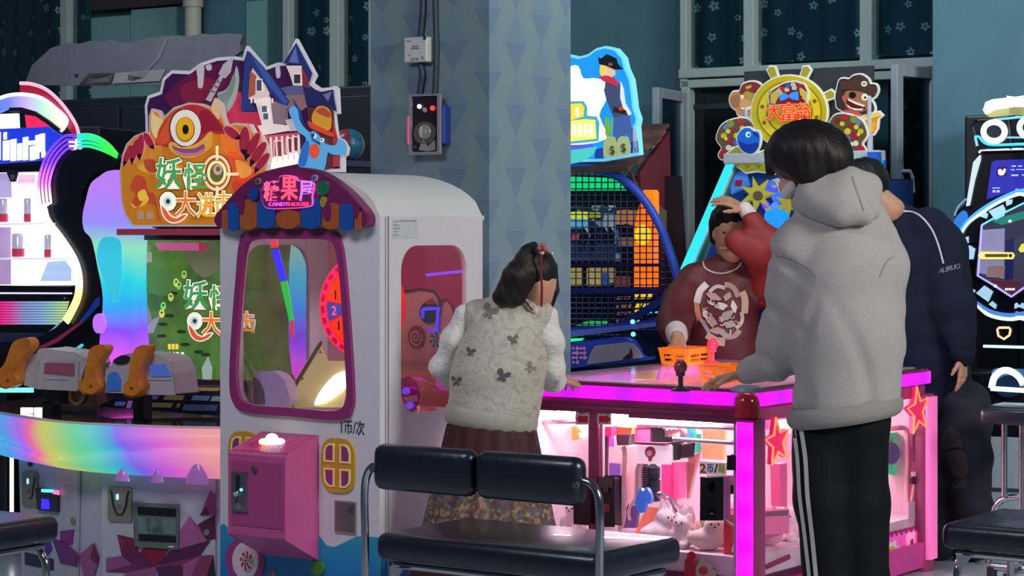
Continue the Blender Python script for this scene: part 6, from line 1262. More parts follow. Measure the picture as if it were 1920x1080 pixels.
for nm, pts, c, dy, n, e in (('cowboy_jeans', [(330, 470), (420, 460), (430, 530), (450, 560), (468, 675), (430, 680), (400, 560), (370, 690), (320, 690), (330, 560)], '#4a6ab0', .0, 0, .4), ('cowboy_jeans', [(440, 520), (458, 560), (468, 675), (440, 680)], '#a8b8d0', .002, 0, .5), ('cowboy_vest', [(270, 260), (330, 255), (370, 300), (385, 380), (410, 460), (330, 480), (290, 380), (272, 310)], '#4a5a80', .003, 3, .35), ('cowboy_sleeve', [(370, 280), (385, 320), (395, 400), (430, 460), (415, 470), (385, 430), (368, 370)], '#e0e4e8', .004, 3, .6), ('cowboy_sleeve', [(180, 270), (240, 262), (285, 270), (280, 320), (230, 320), (180, 300)], '#fafafa', .004, 3, 1.0),
    ('cowboy_belt', [(330, 420), (400, 440), (410, 465), (330, 450)], '#3a2a28', .005, 0, .2), ('cowboy_buckle', ngon(372, 432, 14, 12, 12), '#b85030', .008, 0, .4), ('cowboy_face', [(275, 190), (335, 195), (338, 240), (315, 256), (285, 245)], '#e8c0a0', .005, 3, .6), ('cowboy_hair', [(255, 190), (270, 180), (290, 200), (280, 240), (262, 250), (252, 225)], '#e8c850', .007, 3, .7), ('cowboy_scarf', [(245, 250), (300, 245), (350, 270), (352, 310), (320, 295), (270, 275)], '#c8304c', .007, 3, .6), ('cowboy_hat', [(243, 142), (262, 150), (290, 125), (312, 132), (345, 148), (355, 180), (385, 210), (340, 212), (290, 190), (250, 180)], '#1c2430', .009, 0, .15), ('hat_badge', ngon(312, 182, 12, 9, 10), '#8a6a50', .012, 0, .3),
    ('money_bag', [(280, 610), (300, 585), (335, 590), (352, 640), (355, 700), (275, 705), (272, 650)], '#a8b878', .006, 3, .55), ('money_bag', [(355, 600), (375, 585), (410, 590), (425, 640), (420, 690), (352, 700), (348, 640)], '#a8b888', .008, 3, .55), ('cactus', [(282, 480), (300, 478), (305, 560), (322, 480), (325, 482), (318, 580), (285, 580)], '#70b030', .003, 0, .6), ('sign_band', [(225, 660), (272, 650), (274, 712), (225, 712)], '#1848a0', .003, 0, .6), ('sign_band', [(425, 620), (464, 610), (470, 676), (428, 682)], '#1c3c88', .002, 0, .5), ('sign_band', [(-150, 640), (215, 632), (220, 655), (88, 662), (-150, 665)], '#4a58c8', .006, 0, .9), ('sign_foot', [(-120, 670), (88, 665), (235, 645), (215, 690), (150, 730), (88, 742), (-120, 745)], '#50c8c0', .012, 3, .7)):
    KA(nm, KZ, pts, yc-dy, .005, lit(c, e))
for x, y in ((325, 668), (388, 655)): p = K.Y(*zm(*KZ, [(x, y)])[0], yc-.016); MB().text('$', p[0], p[1], yc-.016, .045, .003, .02, ang=.15).build('dollar_mark', lit('#4a5a38', .2), kw_)
# ball return: rails and fender at the front
yf = -.12
for pts, c, e in (([(860, 634), (1070, 618), (1240, 603), (1245, 610), (1070, 632), (860, 648)], '#5a6cb8', .12), ([(860, 622), (1110, 612), (1240, 598), (1245, 603), (1070, 620), (860, 632)], '#2438a0', .15), ([(860, 650), (1110, 632), (1240, 624), (1240, 660), (860, 680)], '#141c30', 0)): KA('ball_rail', None, pts, yf, .03, M(c, r=.25, e=c, es=e))
fd = KA('fender', KL, [(-1200, 880), (-1200, 620), (70, 640), (250, 590), (560, 555), (730, 555), (800, 590), (850, 660), (880, 740), (940, 780), (1010, 770), (1010, 800), (880, 815), (70, 895)], yf-.03, .05, BLU2, bev=.012)
KA('fender_panel', KL, [(250, 860), (300, 720), (340, 650), (700, 608), (770, 625), (830, 690), (878, 780), (870, 785), (640, 810)], yf-.078, .008, M('#c8b8c4', r=.35), bev=.003, par=fd)
KA('fender_mark', KL, [(640, 800), (690, 750), (720, 735), (725, 690), (740, 680), (752, 740), (755, 785), (700, 805)], yf-.087, .003, M('#5a3038', r=.4), par=fd)
for k in range(14): x, y = 85+(k % 4)*42+(k*13 % 9), 680+(k//4)*52; KA('speaker_hole', KL, ngon(x, y, 13+k % 3*5, 16+k % 2*6, 10), yf-.081, .002, M('#c08ab0', r=.3, e='#d080b0', es=.2), par=fd)
for x, y, c in ((750, 380, '#80e8f8'), (757, 520, '#70f0e0')): KA('indicator', KL, ngon(x, y, 20, 26, 12), yf-.032, .01, E(c, 1.6))
KA('lane_light', KL, [(870, 275), (1060, 262), (1055, 290), (880, 300)], .08, .02, E('#30c8ff', 1.4)); KA('lane_light', KL, [(0, 570), (195, 565), (180, 590), (60, 605), (0, 605)], yf-.034, .01, E('#20e890', 1.2)); KA('lane_light', KL, [(110, 425), (250, 370), (480, 372), (440, 425)], .02, .01, E('#30c060', .6))
MB().box(KXL, -.3, yf, .15, 0, K.Y(1150, 690, yf)[1]).build('lower_body', NAV, kw_, bev=.01)

# ------------------------------------------------------------------ pirate coin pusher
R = Fr(*P(1372, 400, 10.4).xy, 35); rm = thing('pirate_coin_pusher', R, 'blue sloped coin pusher with cyan lit edges and pirate sign cut-outs', 'arcade machine')
RW = R.Y(1650, 300, 0)[0]; zt_ = R.Y(1375, 300, 0)[1]
prof = [(.35, 0), (.35, zt_), (.02, zt_), (-.75, .86), (-.75, 0)]
MB().prism([(.35, 0), (.35, zt_-.1), (.02, zt_-.1), (-.38, 1.12), (-.38, 0)], 0, RW, 'x').build('cabinet', M('#1c3a80', r=.4), rm, bev=.006)
sl = (zt_-1.2)/.42
BL3 = M('#2a62c8', r=.3, e='#1a50c0', es=.2)
for x in (0, RW):
    MB().prism([(.02, zt_+.0), (-.40, 1.2), (-.40, 1.02), (.02, zt_-.18)], x-.02, x+.02, 'x').build('side_cheek', M('#b8c4cc', r=.3) if x == 0 else BL3, rm)
    a = MB().prism([(.03, zt_+.015), (-.42, 1.20), (-.41, 1.17), (.03, zt_-.012)], x-.034, x+.012, 'x').build('edge_light', E('#30e0e8', 1.15), rm)
MB().box(-.02, RW+.02, -.05, .02, zt_-.02, zt_+.03).build('top_rail', M('#c4ccd0', r=.3), rm, bev=.006)
MB().box(RW-.25, RW-.06, -.06, -.01, zt_-.06, zt_-.01).build('top_light', E('#20d8d0', .9), rm)
MB().prism([(RW-.02, zt_+.02), (RW+.03, zt_+.02), (RW+.06, zt_-.45), (RW-.02, zt_-.45)], -.09, -.05).build('side_wing', BL3, rm)
p0 = Vector((0, .02, zt_-.06)); nn = Vector((0, -sl, 1)).normalized(); tv = Vector((0, 1, sl)).normalized()
def RP(px, py, off=0):
    r = ray(px, py); rl = Vector((r.dot(R.u), r.dot(R.v), r.z)); c0 = R.inv(CAM); t = ((p0+nn*off)-c0).dot(nn)/rl.dot(nn); return c0+rl*t
def RA(name, pts, off, t, mat, n=0, par=None):
    """a piece lying on the sloped play field"""
    if n: pts = spl(pts, n)
    q = [RP(a, b, off) for a, b in pts]; xy = [(p.x, (p-p0).dot(tv)) for p in q]; m = MB()
    m.T = Matrix(((1, 0, 0, p0.x), (0, tv.y, nn.y, p0.y), (0, tv.z, nn.z, p0.z), (0, 0, 0, 1))); m.prism(xy, off, off+t, 'z'); return m.build(name, mat, par or rm)
RA('play_field', [(1392, 305), (1640, 300), (1600, 560), (1300, 560)], -.01, .01, M('#16305c', r=.25, e='#1440a0', es=.18))
RA('inner_wall', [(1380, 308), (1392, 308), (1312, 500), (1296, 500)], .0, .03, M('#2a6a68', r=.3, e='#208070', es=.15))
RA('field_panel', [(1372, 330), (1400, 322), (1408, 350), (1372, 366)], .005, .012, M('#4a80d0', r=.3, e='#3a70d0', es=.3)); RA('number_plate', [(1379, 339), (1392, 338), (1391, 348), (1379, 349)], .02, .004, M('#a82038', r=.3)); 
gear = RA('field_star', [(p[0], p[1]) for p in star(1422, 367, 34, 7, .42, pi/2+.2)], .03, .015, M('#b8b040', r=.35, e='#a09830', es=.25)); RA('star_centre', ngon(1422, 368, 9, 8, 14), .046, .008, M('#6a5a48', r=.4), par=gear)
RA('field_star', star(1478, 385, 26, 6, .42), .03, .012, M('#a8a040', r=.35, e='#a09830', es=.2))
for x, y, r_, c, e in ((1448, 355, 15, '#4a5ad0', .5), (1460, 375, 13, '#3a6ae0', .6), (1438, 388, 9, '#5a3cff', 1.2), (1444, 398, 8, '#a0a8a0', .2), (1455, 350, 9, '#b8c0c8', .2), (1470, 360, 11, '#a8b0a0', .2), (1456, 392, 10, '#4a80f0', .7)): RA('field_ball', ngon(x, y, r_*.8, r_*.8, 16), .02, .02, M(c, r=.2, e=c, es=e))
RA('blue_basin', [(1440, 405), (1470, 400), (1482, 412), (1470, 430), (1450, 436), (1440, 425)], .02, .03, E('#1a80ff', .9), 3); RA('field_arch', [(1442, 342), (1460, 336), (1474, 345), (1470, 350), (1458, 342), (1446, 347)], .03, .01, M('#c0c8d0', r=.2))
# sign cut-outs
RZ = ([1320, 120, 1680, 340], 1767)
def RC_(name, pts, y, c, t=.006, n=0, e=.35, par=None): return art(par or rm, R, name, zm(*RZ, pts), y, t, lit(c, e), n)
def cut(name, pts, y, c, n=0, e=.35, bd='#d8dcd0'):
    q = [R.Y(a, b, y) for a, b in (spl(zm(*RZ, pts), n) if n else zm(*RZ, pts))]
    o = MB().prism(shrink(q, -.008), y, y+.012).build(name, lit(bd, .3), rm); MB().prism(q, y-.006, y+.001).build('print', lit(c, e), o); return o
def on(o, name, pts, y, c, n=0, e=.35): return art(o, R, name, zm(*RZ, pts), y, .003, lit(c, e), n)
ya = -.02
w_ = cut('ship_wheel', ngon(785, 440, 345, 330, 40), ya, '#b8a418'); y = ya-.006
for k in range(8):
    a = 2*pi*k/8+.39; pts = [(785+r_*cos(a)+s_*26*-sin(a), 440+r_*sin(a)+s_*26*cos(a)) for r_, s_ in ((330, -1), (430, -1.3), (450, 0), (430, 1.3), (330, 1))]; h = cut('wheel_handle', pts, ya+.014, '#a09030', 0)
on(w_, 'wheel_ring', ngon(785, 440, 300, 285, 36), y, '#8a7a18'); on(w_, 'wheel_ring', ngon(785, 440, 285, 270, 36), y-.002, '#d0bc28'); on(w_, 'wheel_ring', ngon(785, 440, 215, 205, 36), y-.004, '#7a6c20'); on(w_, 'wheel_ring', ngon(785, 440, 200, 190, 36), y-.006, '#c8b020')
for k in range(10): a = 2*pi*k/10+.2; on(w_, 'wheel_stud', ngon(785+255*cos(a), 440+240*sin(a), 18, 18, 10), y-.006, '#6a6018')
ch = cut('treasure_chest', [(600, 290), (640, 240), (720, 190), (760, 175), (840, 165), (920, 190), (950, 250), (940, 350), (880, 365), (760, 365), (610, 375)], ya-.024, '#6a2430'); y5 = ya-.030
on(ch, 'chest_lid', [(610, 280), (700, 210), (740, 300), (640, 370), (610, 360)], y5, '#b8a848'); on(ch, 'chest_lid', [(870, 200), (945, 260), (935, 350), (890, 300)], y5, '#c0b040')
for x, yy, c in ((720, 230, '#a8302c'), (770, 205, '#3a58b0'), (820, 190, '#c0b8a0'), (880, 200, '#a02838'), (690, 250, '#b0a8a0'), (760, 235, '#c8c070'), (830, 220, '#b0b0c0')): on(ch, 'jewel', ngon(x, yy, 24, 22, 10), y5-.002, c)
on(ch, 'chest_front', [(665, 340), (690, 300), (900, 290), (895, 360), (670, 370)], y5-.003, '#7a1c28'); on(ch, 'bow', [(690, 290), (740, 265), (775, 290), (810, 262), (865, 250), (868, 335), (810, 325), (778, 305), (740, 330), (700, 340)], y5-.006, '#3a80d8', 0, .6)
for tx, x, w2 in (('大', 645, 150), ('富', 785, 150), ('翁', 915, 145)):
    px, py = zm(*RZ, [(x, 440)])[0]
    for off, c, dy, e in ((.05, '#8a4a10', .0, .3), (.03, '#ffb060', .004, .7), (.0, '#d82018', .008, .8)): ptext(ch, R, 'title_letter', tx, px, py, (w2+off*350)/4.908, (165+off*350)/4.908, y5-.012-dy, lit(c, e), off, .003)
lp = cut('pirate_head', [(240, 320), (270, 260), (330, 250), (360, 190), (430, 165), (500, 175), (545, 230), (550, 290), (500, 400), (440, 470), (330, 475), (300, 420), (260, 390)], ya+.02, '#b87a50', 3); y6 = ya+.014
on(lp, 'cap', [(330, 275), (345, 205), (420, 165), (500, 180), (548, 240), (545, 285), (440, 262), (360, 280)], y6, '#7a2420', 3); on(lp, 'cap_mark', [(380, 210), (435, 190), (430, 220), (390, 232)], y6-.003, '#c8a040'); on(lp, 'face', [(310, 300), (400, 270), (470, 290), (430, 400), (340, 400)], y6, '#c89058', 3)
on(lp, 'eye', ngon(350, 303, 14, 20, 12), y6-.003, '#e0dcc8'); on(lp, 'grin', [(335, 400), (390, 405), (450, 375), (450, 410), (390, 425), (345, 415)], y6-.003, '#e8e0d0'); on(lp, 'hand', [(245, 320), (290, 280), (330, 300), (320, 380), (270, 390)], y6-.002, '#9a6440', 3)
rp = cut('pirate_head', [(1215, 300), (1230, 220), (1250, 150), (1290, 135), (1340, 140), (1380, 110), (1450, 100), (1510, 140), (1530, 185), (1580, 190), (1598, 240), (1570, 300), (1530, 320), (1560, 370), (1565, 430), (1500, 460), (1400, 470), (1300, 440), (1230, 400), (1222, 360)], ya+.018, '#3a2a28', 3); y7 = ya+.012
on(rp, 'face', [(1310, 250), (1420, 250), (1510, 280), (1520, 350), (1480, 430), (1390, 440), (1310, 400), (1290, 320)], y7, '#9a6444', 3); on(rp, 'hat', [(1250, 190), (1262, 150), (1340, 155), (1390, 120), (1450, 108), (1505, 150), (1525, 200), (1590, 215), (1580, 270), (1530, 290), (1440, 250), (1330, 235), (1265, 235)], y7-.003, '#4a3028', 3)
on(rp, 'hat_badge', ngon(1473, 182, 28, 26, 16), y7-.007, '#d8d0c4'); on(rp, 'badge_eye', ngon(1465, 180, 6, 7, 8), y7-.0095, '#2a2020'); on(rp, 'badge_eye', ngon(1482, 182, 6, 7, 8), y7-.0095, '#2a2020'); on(rp, 'eye_patch', ngon(1365, 285, 32, 30, 16), y7-.004, '#141214'); on(rp, 'eye', ngon(1478, 305, 30, 34, 18), y7-.004, '#dcd8c8'); on(rp, 'pupil', ngon(1482, 308, 9, 11, 10), y7-.007, '#1a1a1a')
on(rp, 'mouth', [(1310, 350), (1330, 320), (1400, 360), (1480, 385), (1470, 420), (1400, 420), (1330, 390)], y7-.004, '#5a1818', 3); on(rp, 'teeth', [(1325, 318), (1400, 352), (1480, 380), (1470, 395), (1400, 372), (1325, 335)], y7-.007, '#e4dcd0'); on(rp, 'teeth', [(1312, 370), (1350, 400), (1410, 412), (1465, 410), (1455, 425), (1390, 425), (1330, 400)], y7-.007, '#e4dcd0'); on(rp, 'ear', [(1270, 300), (1305, 290), (1310, 340), (1285, 350)], y7-.002, '#a85a48', 3); on(rp, 'collar', [(1290, 420), (1420, 440), (1440, 480), (1340, 470)], y7-.003, '#b84c48', 3)
for side in (0, 1):
    f = (lambda pts: pts) if not side else (lambda pts: [(1600-x+20, y_-40) for x, y_ in pts])
    t = cut('treasure_heap', f([(120, 690), (150, 590), (200, 540), (280, 510), (360, 500), (420, 520), (460, 590), (440, 680), (420, 760), (300, 800), (230, 870), (160, 870), (140, 830), (170, 770)]), ya+.006-.02*side, '#5a4a28', 3); y8 = ya-.0005-.02*side
    for x, yy, r_, c in ((330, 530, 32, '#a02430'), (240, 550, 36, '#7a8038'), (200, 580, 26, '#5a70a8'), (180, 660, 26, '#b8a830'), (220, 620, 22, '#c8b838'), (270, 610, 24, '#8a2430'), (300, 660, 30, '#c0b038'), (240, 700, 38, '#8a2028'), (290, 720, 24, '#4a60b0'), (180, 830, 40, '#a02030'), (225, 770, 26, '#c8c0b8'), (270, 780, 22, '#d0d0d8'), (395, 560, 26, '#6a2430'), (350, 590, 22, '#c0b040'), (205, 690, 16, '#e0d060'), (330, 700, 28, '#b83a30')):
        on(t, 'jewel', f(ngon(x, yy, r_, r_, 12)), y8, c, 0, .4)
fh = cut('blue_fish', [(310, 700), (325, 640), (370, 595), (420, 590), (460, 620), (500, 625), (515, 680), (505, 750), (470, 810), (420, 825), (350, 790)], ya-.03, '#1a5cc8', 3); y9 = ya-.036
on(fh, 'fish_belly', [(315, 710), (400, 740), (490, 720), (500, 760), (460, 808), (410, 820), (350, 785)], y9, '#10308a', 3); on(fh, 'eye', ngon(405, 650, 24, 28, 16), y9-.003, '#a8d0f0', 0, .6); on(fh, 'pupil', ngon(412, 652, 9, 11, 10), y9-.006, '#102040'); on(fh, 'brow', [(450, 615), (500, 660), (500, 672), (455, 640)], y9-.003, '#0c2060')
yb_ = cut('token_board', [(210, 835), (300, 765), (380, 800), (450, 840), (560, 800), (640, 900), (640, 1000), (570, 990), (480, 980), (390, 995), (300, 930)], ya-.018, '#8a8a20'); y10 = ya-.024
for x, yy in ((325, 858), (393, 873), (463, 885), (530, 895)): on(yb_, 'white_token', ngon(x, yy, 24, 24, 14), y10, '#c8ccb8')
for x in (300, 400, 500): on(yb_, 'board_scale', [(x-40, 900), (x, 930), (x+40, 905), (x, 960)], y10, '#707018')
bt_ = cut('boat', [(1440, 500), (1610, 445), (1635, 470), (1600, 500), (1590, 590), (1560, 640), (1500, 660), (1470, 600)], ya+.02, '#c88a20'); on(bt_, 'boat_edge', [(1445, 500), (1612, 448), (1630, 470), (1460, 530)], ya+.013, '#e0c060'); on(bt_, 'boat_hull', [(1490, 560), (1585, 530), (1560, 620), (1505, 640)], ya+.013, '#e0a020')
MB().tube([(RW-.05, .0, zt_), (RW-.05, .0, zt_+.28)], .014, 8).build('sign_post', M('#c8ccd0', r=.3), rm); MB().tube([(.08, 0, zt_), (.08, 0, zt_+.25)], .014, 8).build('sign_post', M('#c8ccd0', r=.3), rm)
MB().box(.05, RW-.05, .03, .045, zt_, zt_+.42).build('sign_backing', M('#30343a', r=.6), rm)

# ------------------------------------------------------------------ dance cabinet at the right edge
DF = Fr(*P(1905, 400, 9.55).xy, 24); dm_ = thing('dance_game_cabinet', DF, 'black dance game cabinet with neon blue outlines and hexagon screen', 'arcade machine')
D1 = ([1780, 160, 1920, 460], 504); D2 = ([1780, 440, 1920, 760], 472)
cxp = 1912.0
def DA(name, px, y, t, mat, n=0, mir=True, bev=0, par=None):
    q = [DF.Y(a, b, y-t) for a, b in (spl(px, n) if n else px)]; x0 = DF.Y(cxp, 400, y)[0]
    o = MB().prism(q, y-t, y).build(name, mat, par or dm_, bev=bev)
    if mir: MB().prism([(2*x0-x, z) for x, z in q], y-t, y).build(name, mat, par or dm_, bev=bev)
    return o
def DT(name, px, y, r, mat, n=4, mir=True, closed=False):
    q = [(DF.Y(a, b, y)[0], y, DF.Y(a, b, y)[1]) for a, b in (spl(px, n, closed) if n else px)]; x0 = DF.Y(cxp, 400, y)[0]
    MB().tube(q, r, 8, closed).build(name, mat, dm_, sm=1)
    if mir: MB().tube([(2*x0-x, yy, z) for x, yy, z in q], r, 8, closed).build(name, mat, dm_, sm=1)
BKG = M('#0a0c14', r=.25, n=.05); NE = lambda h, s=1.6: E(h, s)
z1 = lambda pts: zm(*D1, pts); z2 = lambda pts: zm(*D2, pts)
hw = DF.Y(cxp, 400, 0)[0]-DF.Y(1800, 400, 0)[0]; xc = DF.Y(cxp, 400, 0)[0]
MB().box(xc-hw*.95, xc+hw*.95, .03, .42, 0, DF.Y(1850, 215, 0)[1]).build('cabinet', M('#10131c', r=.4), dm_, bev=.01)
DA('front_face', z1([(190, 425), (504, 425), (504, 1080), (80, 1080), (20, 960), (50, 850), (130, 780)])+[], .03, .03, BKG); DA('front_face', [(cxp, 455), (1800, 455), (1812, 560), (1840, 600), (1838, 760), (cxp, 760)], .03, .03, BKG)
lamp = DA('roof_lamp', z1([(228, 165), (245, 115), (290, 95), (470, 75), (504, 72), (504, 130), (300, 160), (245, 190)]), -.02, .09, E('#fffbe0', 3.2), 0, True, .008)
DA('lamp_shade', z1([(240, 192), (300, 165), (504, 140), (504, 195), (270, 215)]), .0, .07, M('#8a8a60', r=.4, e='#c8c890', es=.3))
DA('speaker_bar', z1([(152, 275), (175, 242), (504, 205), (504, 420), (190, 425), (168, 345)]), .0, .06, BKG, 0, True, .008)
DT('neon_line', z1([(170, 350), (200, 348), (235, 385), (300, 402), (504, 396)]), -.068, .006, NE('#40c8ff', 1.4)); DT('neon_line', z1([(175, 355), (188, 410)]), -.068, .006, NE('#80a8d8', .8), 0)
DT('neon_line', z1([(300, 232), (504, 212)]), -.066, .005, NE('#70d8ff', 1.2), 0); DT('neon_line', z1([(390, 352), (504, 352)]), -.066, .004, NE('#80e0ff', 1.0), 0)
for cx, cy in ((302, 312), (545, 285)):
    rg = zm(*D1, ngon(cx, cy, 72, 64, 28)); DA('speaker_dish', zm(*D1, ngon(cx, cy, 64, 56, 24)), -.064, .01, M('#1a2430', r=.3), 0, cx < 500); DT('speaker_ring', rg, -.078, .013, NE('#e8f4ff', 2.2), 0, cx < 500, True)
DA('neon_panel', z1([(190, 485), (205, 470), (205, 500), (165, 640), (130, 810), (112, 815), (130, 700), (160, 520)]), -.004, .03, NE('#d8ecf4', 1.0)); DT('neon_dots', z1([(200, 455), (215, 436), (504, 428)]), -.008, .005, NE('#c8e8ff', 1.6), 0)
scr2 = DA('upper_screen', z1([(285, 520), (310, 505), (504, 500), (504, 690), (400, 720), (250, 770)]), -.002, .012, M('#1a1a50', r=.2, e='#3c38c8', es=.75))
DA('screen_icon', z1([(322, 553), (385, 550), (385, 608), (322, 612)]), -.015, .002, M('#281848', r=.3, e='#281848', es=.5), 0, False, par=scr2); DA('screen_icon', z1([(330, 590), (330, 570), (350, 565), (355, 580), (370, 562), (382, 570), (365, 605), (335, 605)]), -.018, .002, lit('#f0d0e0', .8), 3, False, par=scr2)
for x0, x1, y_, h in ((420, 450, 545, 8), (465, 490, 545, 8), (415, 440, 570, 7), (450, 504, 568, 5), (418, 465, 607, 10), (290, 340, 693, 6), (292, 310, 715, 16), (318, 340, 715, 14), (490, 504, 605, 8)): DA('screen_line', z1([(x0, y_-h/2), (x1, y_-h/2), (x1, y_+h/2), (x0, y_+h/2)]), -.015, .002, lit('#a0b8ff', .8), 0, False, par=scr2)
for off, c, s in ((0, '#50a8ff', 1.3), (16, '#c0e8ff', 1.8)):
    q1 = [(70+off*.9, 1080), (62+off, 1010), (110+off, 930), (200+off*.7, 850+off), (320, 775+off*1.3), (430, 725+off*1.3), (504, 705+off*1.4)]
    DT('neon_line', z1(q1), -.016, .007, NE(c, s), 4)
DA('blue_wing', z1([(95, 845), (120, 890), (75, 960), (55, 1030), (25, 980), (20, 950), (45, 890)]), -.006, .02, NE('#2a80e0', 1.0), 3); DT('neon_line', z1([(35, 880), (60, 820), (115, 765)]), -.006, .004, NE('#8090b8', .7))
for pts in ([(265, 850), (360, 805), (378, 840), (370, 880), (310, 910)], [(380, 775), (425, 770), (420, 800), (385, 815)], [(205, 885), (235, 850), (260, 870), (250, 900)], [(90, 1030), (128, 1020), (128, 1065), (85, 1068)]): DA('light_tile', z1(pts), -.006, .012, M('#a8c8d8', r=.3, e='#a0c8e8', es=.6))
for pts in ([(82, 75), (130, 68), (162, 90), (150, 155), (92, 158)], [(168, 370), (220, 322), (275, 360), (245, 425)], [(248, 440), (270, 420), (298, 445), (290, 470)], [(435, 455), (460, 430), (472, 440), (472, 470)], [(148, 345), (165, 355), (150, 372)], [(80, 50), (110, 20), (118, 50)]): DA('light_tile', z2(pts), -.006, .012, M('#a8c8d8', r=.3, e='#a0c8e8', es=.6))
hexs = DA('hexagon_screen', z2([(200, -70), (300, -120), (472, -210), (472, 330), (390, 390), (290, 330), (165, 255)]), -.004, .008, M('#1a1c30', r=.12, e='#5a5878', es=.35), 0, False)
for pts, c, e in (([(210, -30), (350, -40), (345, 280), (180, 240)], '#8a88b0', .35), ([(355, 40), (410, 20), (400, 280), (355, 290)], '#20205c', .3), ([(410, 30), (472, 10), (472, 230), (415, 240)], '#3a3a50', .4), ([(240, 200), (350, 195), (345, 275), (235, 265)], '#a88068', .35), ([(220, 285), (472, 300), (390, 385)], '#5a2838', .3), ([(260, -90), (472, -150), (472, -100), (330, -60)], '#208070', .35)): DA('screen_picture', z2(pts), -.013, .002, lit(c, e), 0, False, par=hexs)
DT('neon_line', z2([(205, -60), (180, 260), (290, 325), (392, 392), (472, 335)]), -.018, .005, NE('#b8a8ff', 1.2), 0, False); DT('neon_line', z2([(205, -60), (300, -115), (472, -200)]), -.018, .004, NE('#60d0d0', .9), 0, False)
br = DA('judge_bar', z2([(180, 132), (200, 108), (400, 112), (412, 132), (400, 155), (200, 155)]), -.02, .008, E('#f4f080', 1.2), 0, False); DA('bar_core', z2([(225, 122), (370, 122), (370, 142), (225, 142)]), -.029, .002, lit('#6a4a30', .3), 0, False, par=br); DA('bar_eye', z2(ngon(386, 132, 12, 12, 12)), -.029, .002, lit('#303020', .3), 0, False, par=br)
DA('judge_bar', z2([(435, 95), (455, 60), (472, 55), (472, 110), (450, 112)]), -.02, .008, E('#e8e860', 1.0), 0, False)
for x, y_ in ((290, 325), (382, -85)): DA('neon_dot', z2(ngon(x, y_, 9, 9, 10)), -.02, .006, E('#e8f0ff', 2), 0, False)
for k in range(5): DA('screen_text', z2([(352+k*13, 338), (361+k*13, 338), (361+k*13, 352), (352+k*13, 352)]), -.018, .002, lit('#f0e8f0', .9), 0, False)
for dy, c, s in ((0, '#4888e0', 1.0), (26, '#c8ecff', 2.0)): DT('neon_line', z2([(172, 430+dy*.4), (230, 470+dy), (300, 497+dy), (390, 508+dy), (472, 495+dy)]), -.016, .008, NE(c, s))
DT('shield_mark', z2([(303, 600), (312, 588), (378, 588), (386, 600), (380, 635), (345, 660), (310, 640)]), -.012, .005, NE('#ffd0a0', 1.4), 0, False, True)
DT('neon_dots', z2([(215, 705), (472, 712)]), -.01, .006, NE('#b8f0ff', 1.8), 0)
MB().box(xc-hw*.8, xc+hw*.8, -.28, .03, 0, DF.Y(1880, 700, -.28)[1]).build('lower_console', M('#0c1018', r=.35), dm_, bev=.01)
MB().box(xc-hw*.8, xc+hw*.8, -.30, -.281, .03, .50).build('floor_stand_in', M('#a9bac6', r=.2), dm_, bev=.004); MB().box(xc-hw*.8, xc+hw*.8, -.305, -.299, .27, .285).build('stand_in_line', M('#3a4650', r=.3), dm_)  # pale panel added in place of the bright lit floor behind the stool
yl_ = -.285
DA('console_glow', z2([(262, 985), (268, 860), (290, 845), (472, 850), (472, 985)]), yl_, .01, M('#3a5a80', r=.3, e='#3a6aa0', es=.5), 0, False)
DT('neon_arc', z2([(266, 970), (285, 900), (330, 862), (385, 862), (440, 900), (468, 950)]), yl_-.014, .014, NE('#f0fcff', 2.4), 4, False); DA('arc_dark', z2(ngon(375, 960, 88, 70, 24)), yl_-.008, .006, M('#1a3050', r=.3), 0, False); DT('neon_line', z2([(262, 972), (472, 985)]), yl_-.02, .010, NE('#c8f0ff', 2.0), 0, False)

# ------------------------------------------------------------------ neon prize machine at the left edge
N = Fr(*P(20, 400, 9.75).xy, 14); nm_ = thing('neon_prize_machine', N, 'black prize machine with rainbow neon curves and bright white showcase', 'arcade machine')
N1 = ([0, 140, 240, 420], 926); N2 = ([0, 400, 260, 680], 1003)
a1 = lambda pts: zm(*N1, pts); a2 = lambda pts: zm(*N2, pts)
def NA(name, px, y, t, mat, n=0, bev=0, par=None):
    return MB().prism([N.Y(a, b, y-t) for a, b in (spl(px, n) if n else px)], y-t, y).build(name, mat, par or nm_, bev=bev)
def NTb(name, px, y, r, mat, n=5): MB().tube([(N.Y(a, b, y)[0], y, N.Y(a, b, y)[1]) for a, b in (spl(px, n, False) if n else px)], r, 8).build(name, mat, nm_, sm=1)
INK = M('#10121e', r=.3, n=.05)
bp = a1([(575, 550), (640, 530), (720, 545), (800, 570), (865, 605), (860, 660), (780, 690), (700, 705), (640, 760), (600, 840), (588, 920), (600, 1000)])+a2([(600, 90), (640, 170), (690, 300), (720, 430), (720, 600), (660, 700), (560, 800), (400, 900), (220, 990), (-60, 1010), (-60, 930), (220, 925), (400, 830), (490, 745), (545, 650), (570, 520), (555, 400), (480, 250), (410, 120)])+a1([(400, 1060), (370, 960), (368, 850), (385, 740), (430, 650), (500, 575)])
NA('side_swoosh', bp, 0, .12, INK)
x0n = N.Y(-140, 400, 0)[0]; x1n = N.Y(150, 600, .1)[0]
MB().box(x0n, N.Y(190, 600, .1)[0], .08, .7, 0, N.Y(0, 240, .1)[1]).build('cabinet', M('#12141f', r=.4), nm_, bev=.01)
NA('red_fin', a1([(145, 62), (230, 68), (330, 105), (420, 180), (500, 280), (560, 390), (580, 540), (540, 540), (520, 430), (440, 300), (340, 200), (240, 150), (145, 132)]), .02, .03, M('#a82038', r=.3, e='#c02040', es=.25), 0); NTb('fin_edge', a1([(145, 62), (230, 68), (330, 105), (420, 180), (500, 280), (560, 390), (580, 540)]), -.012, .008, E('#f0b8d8', 1.1))
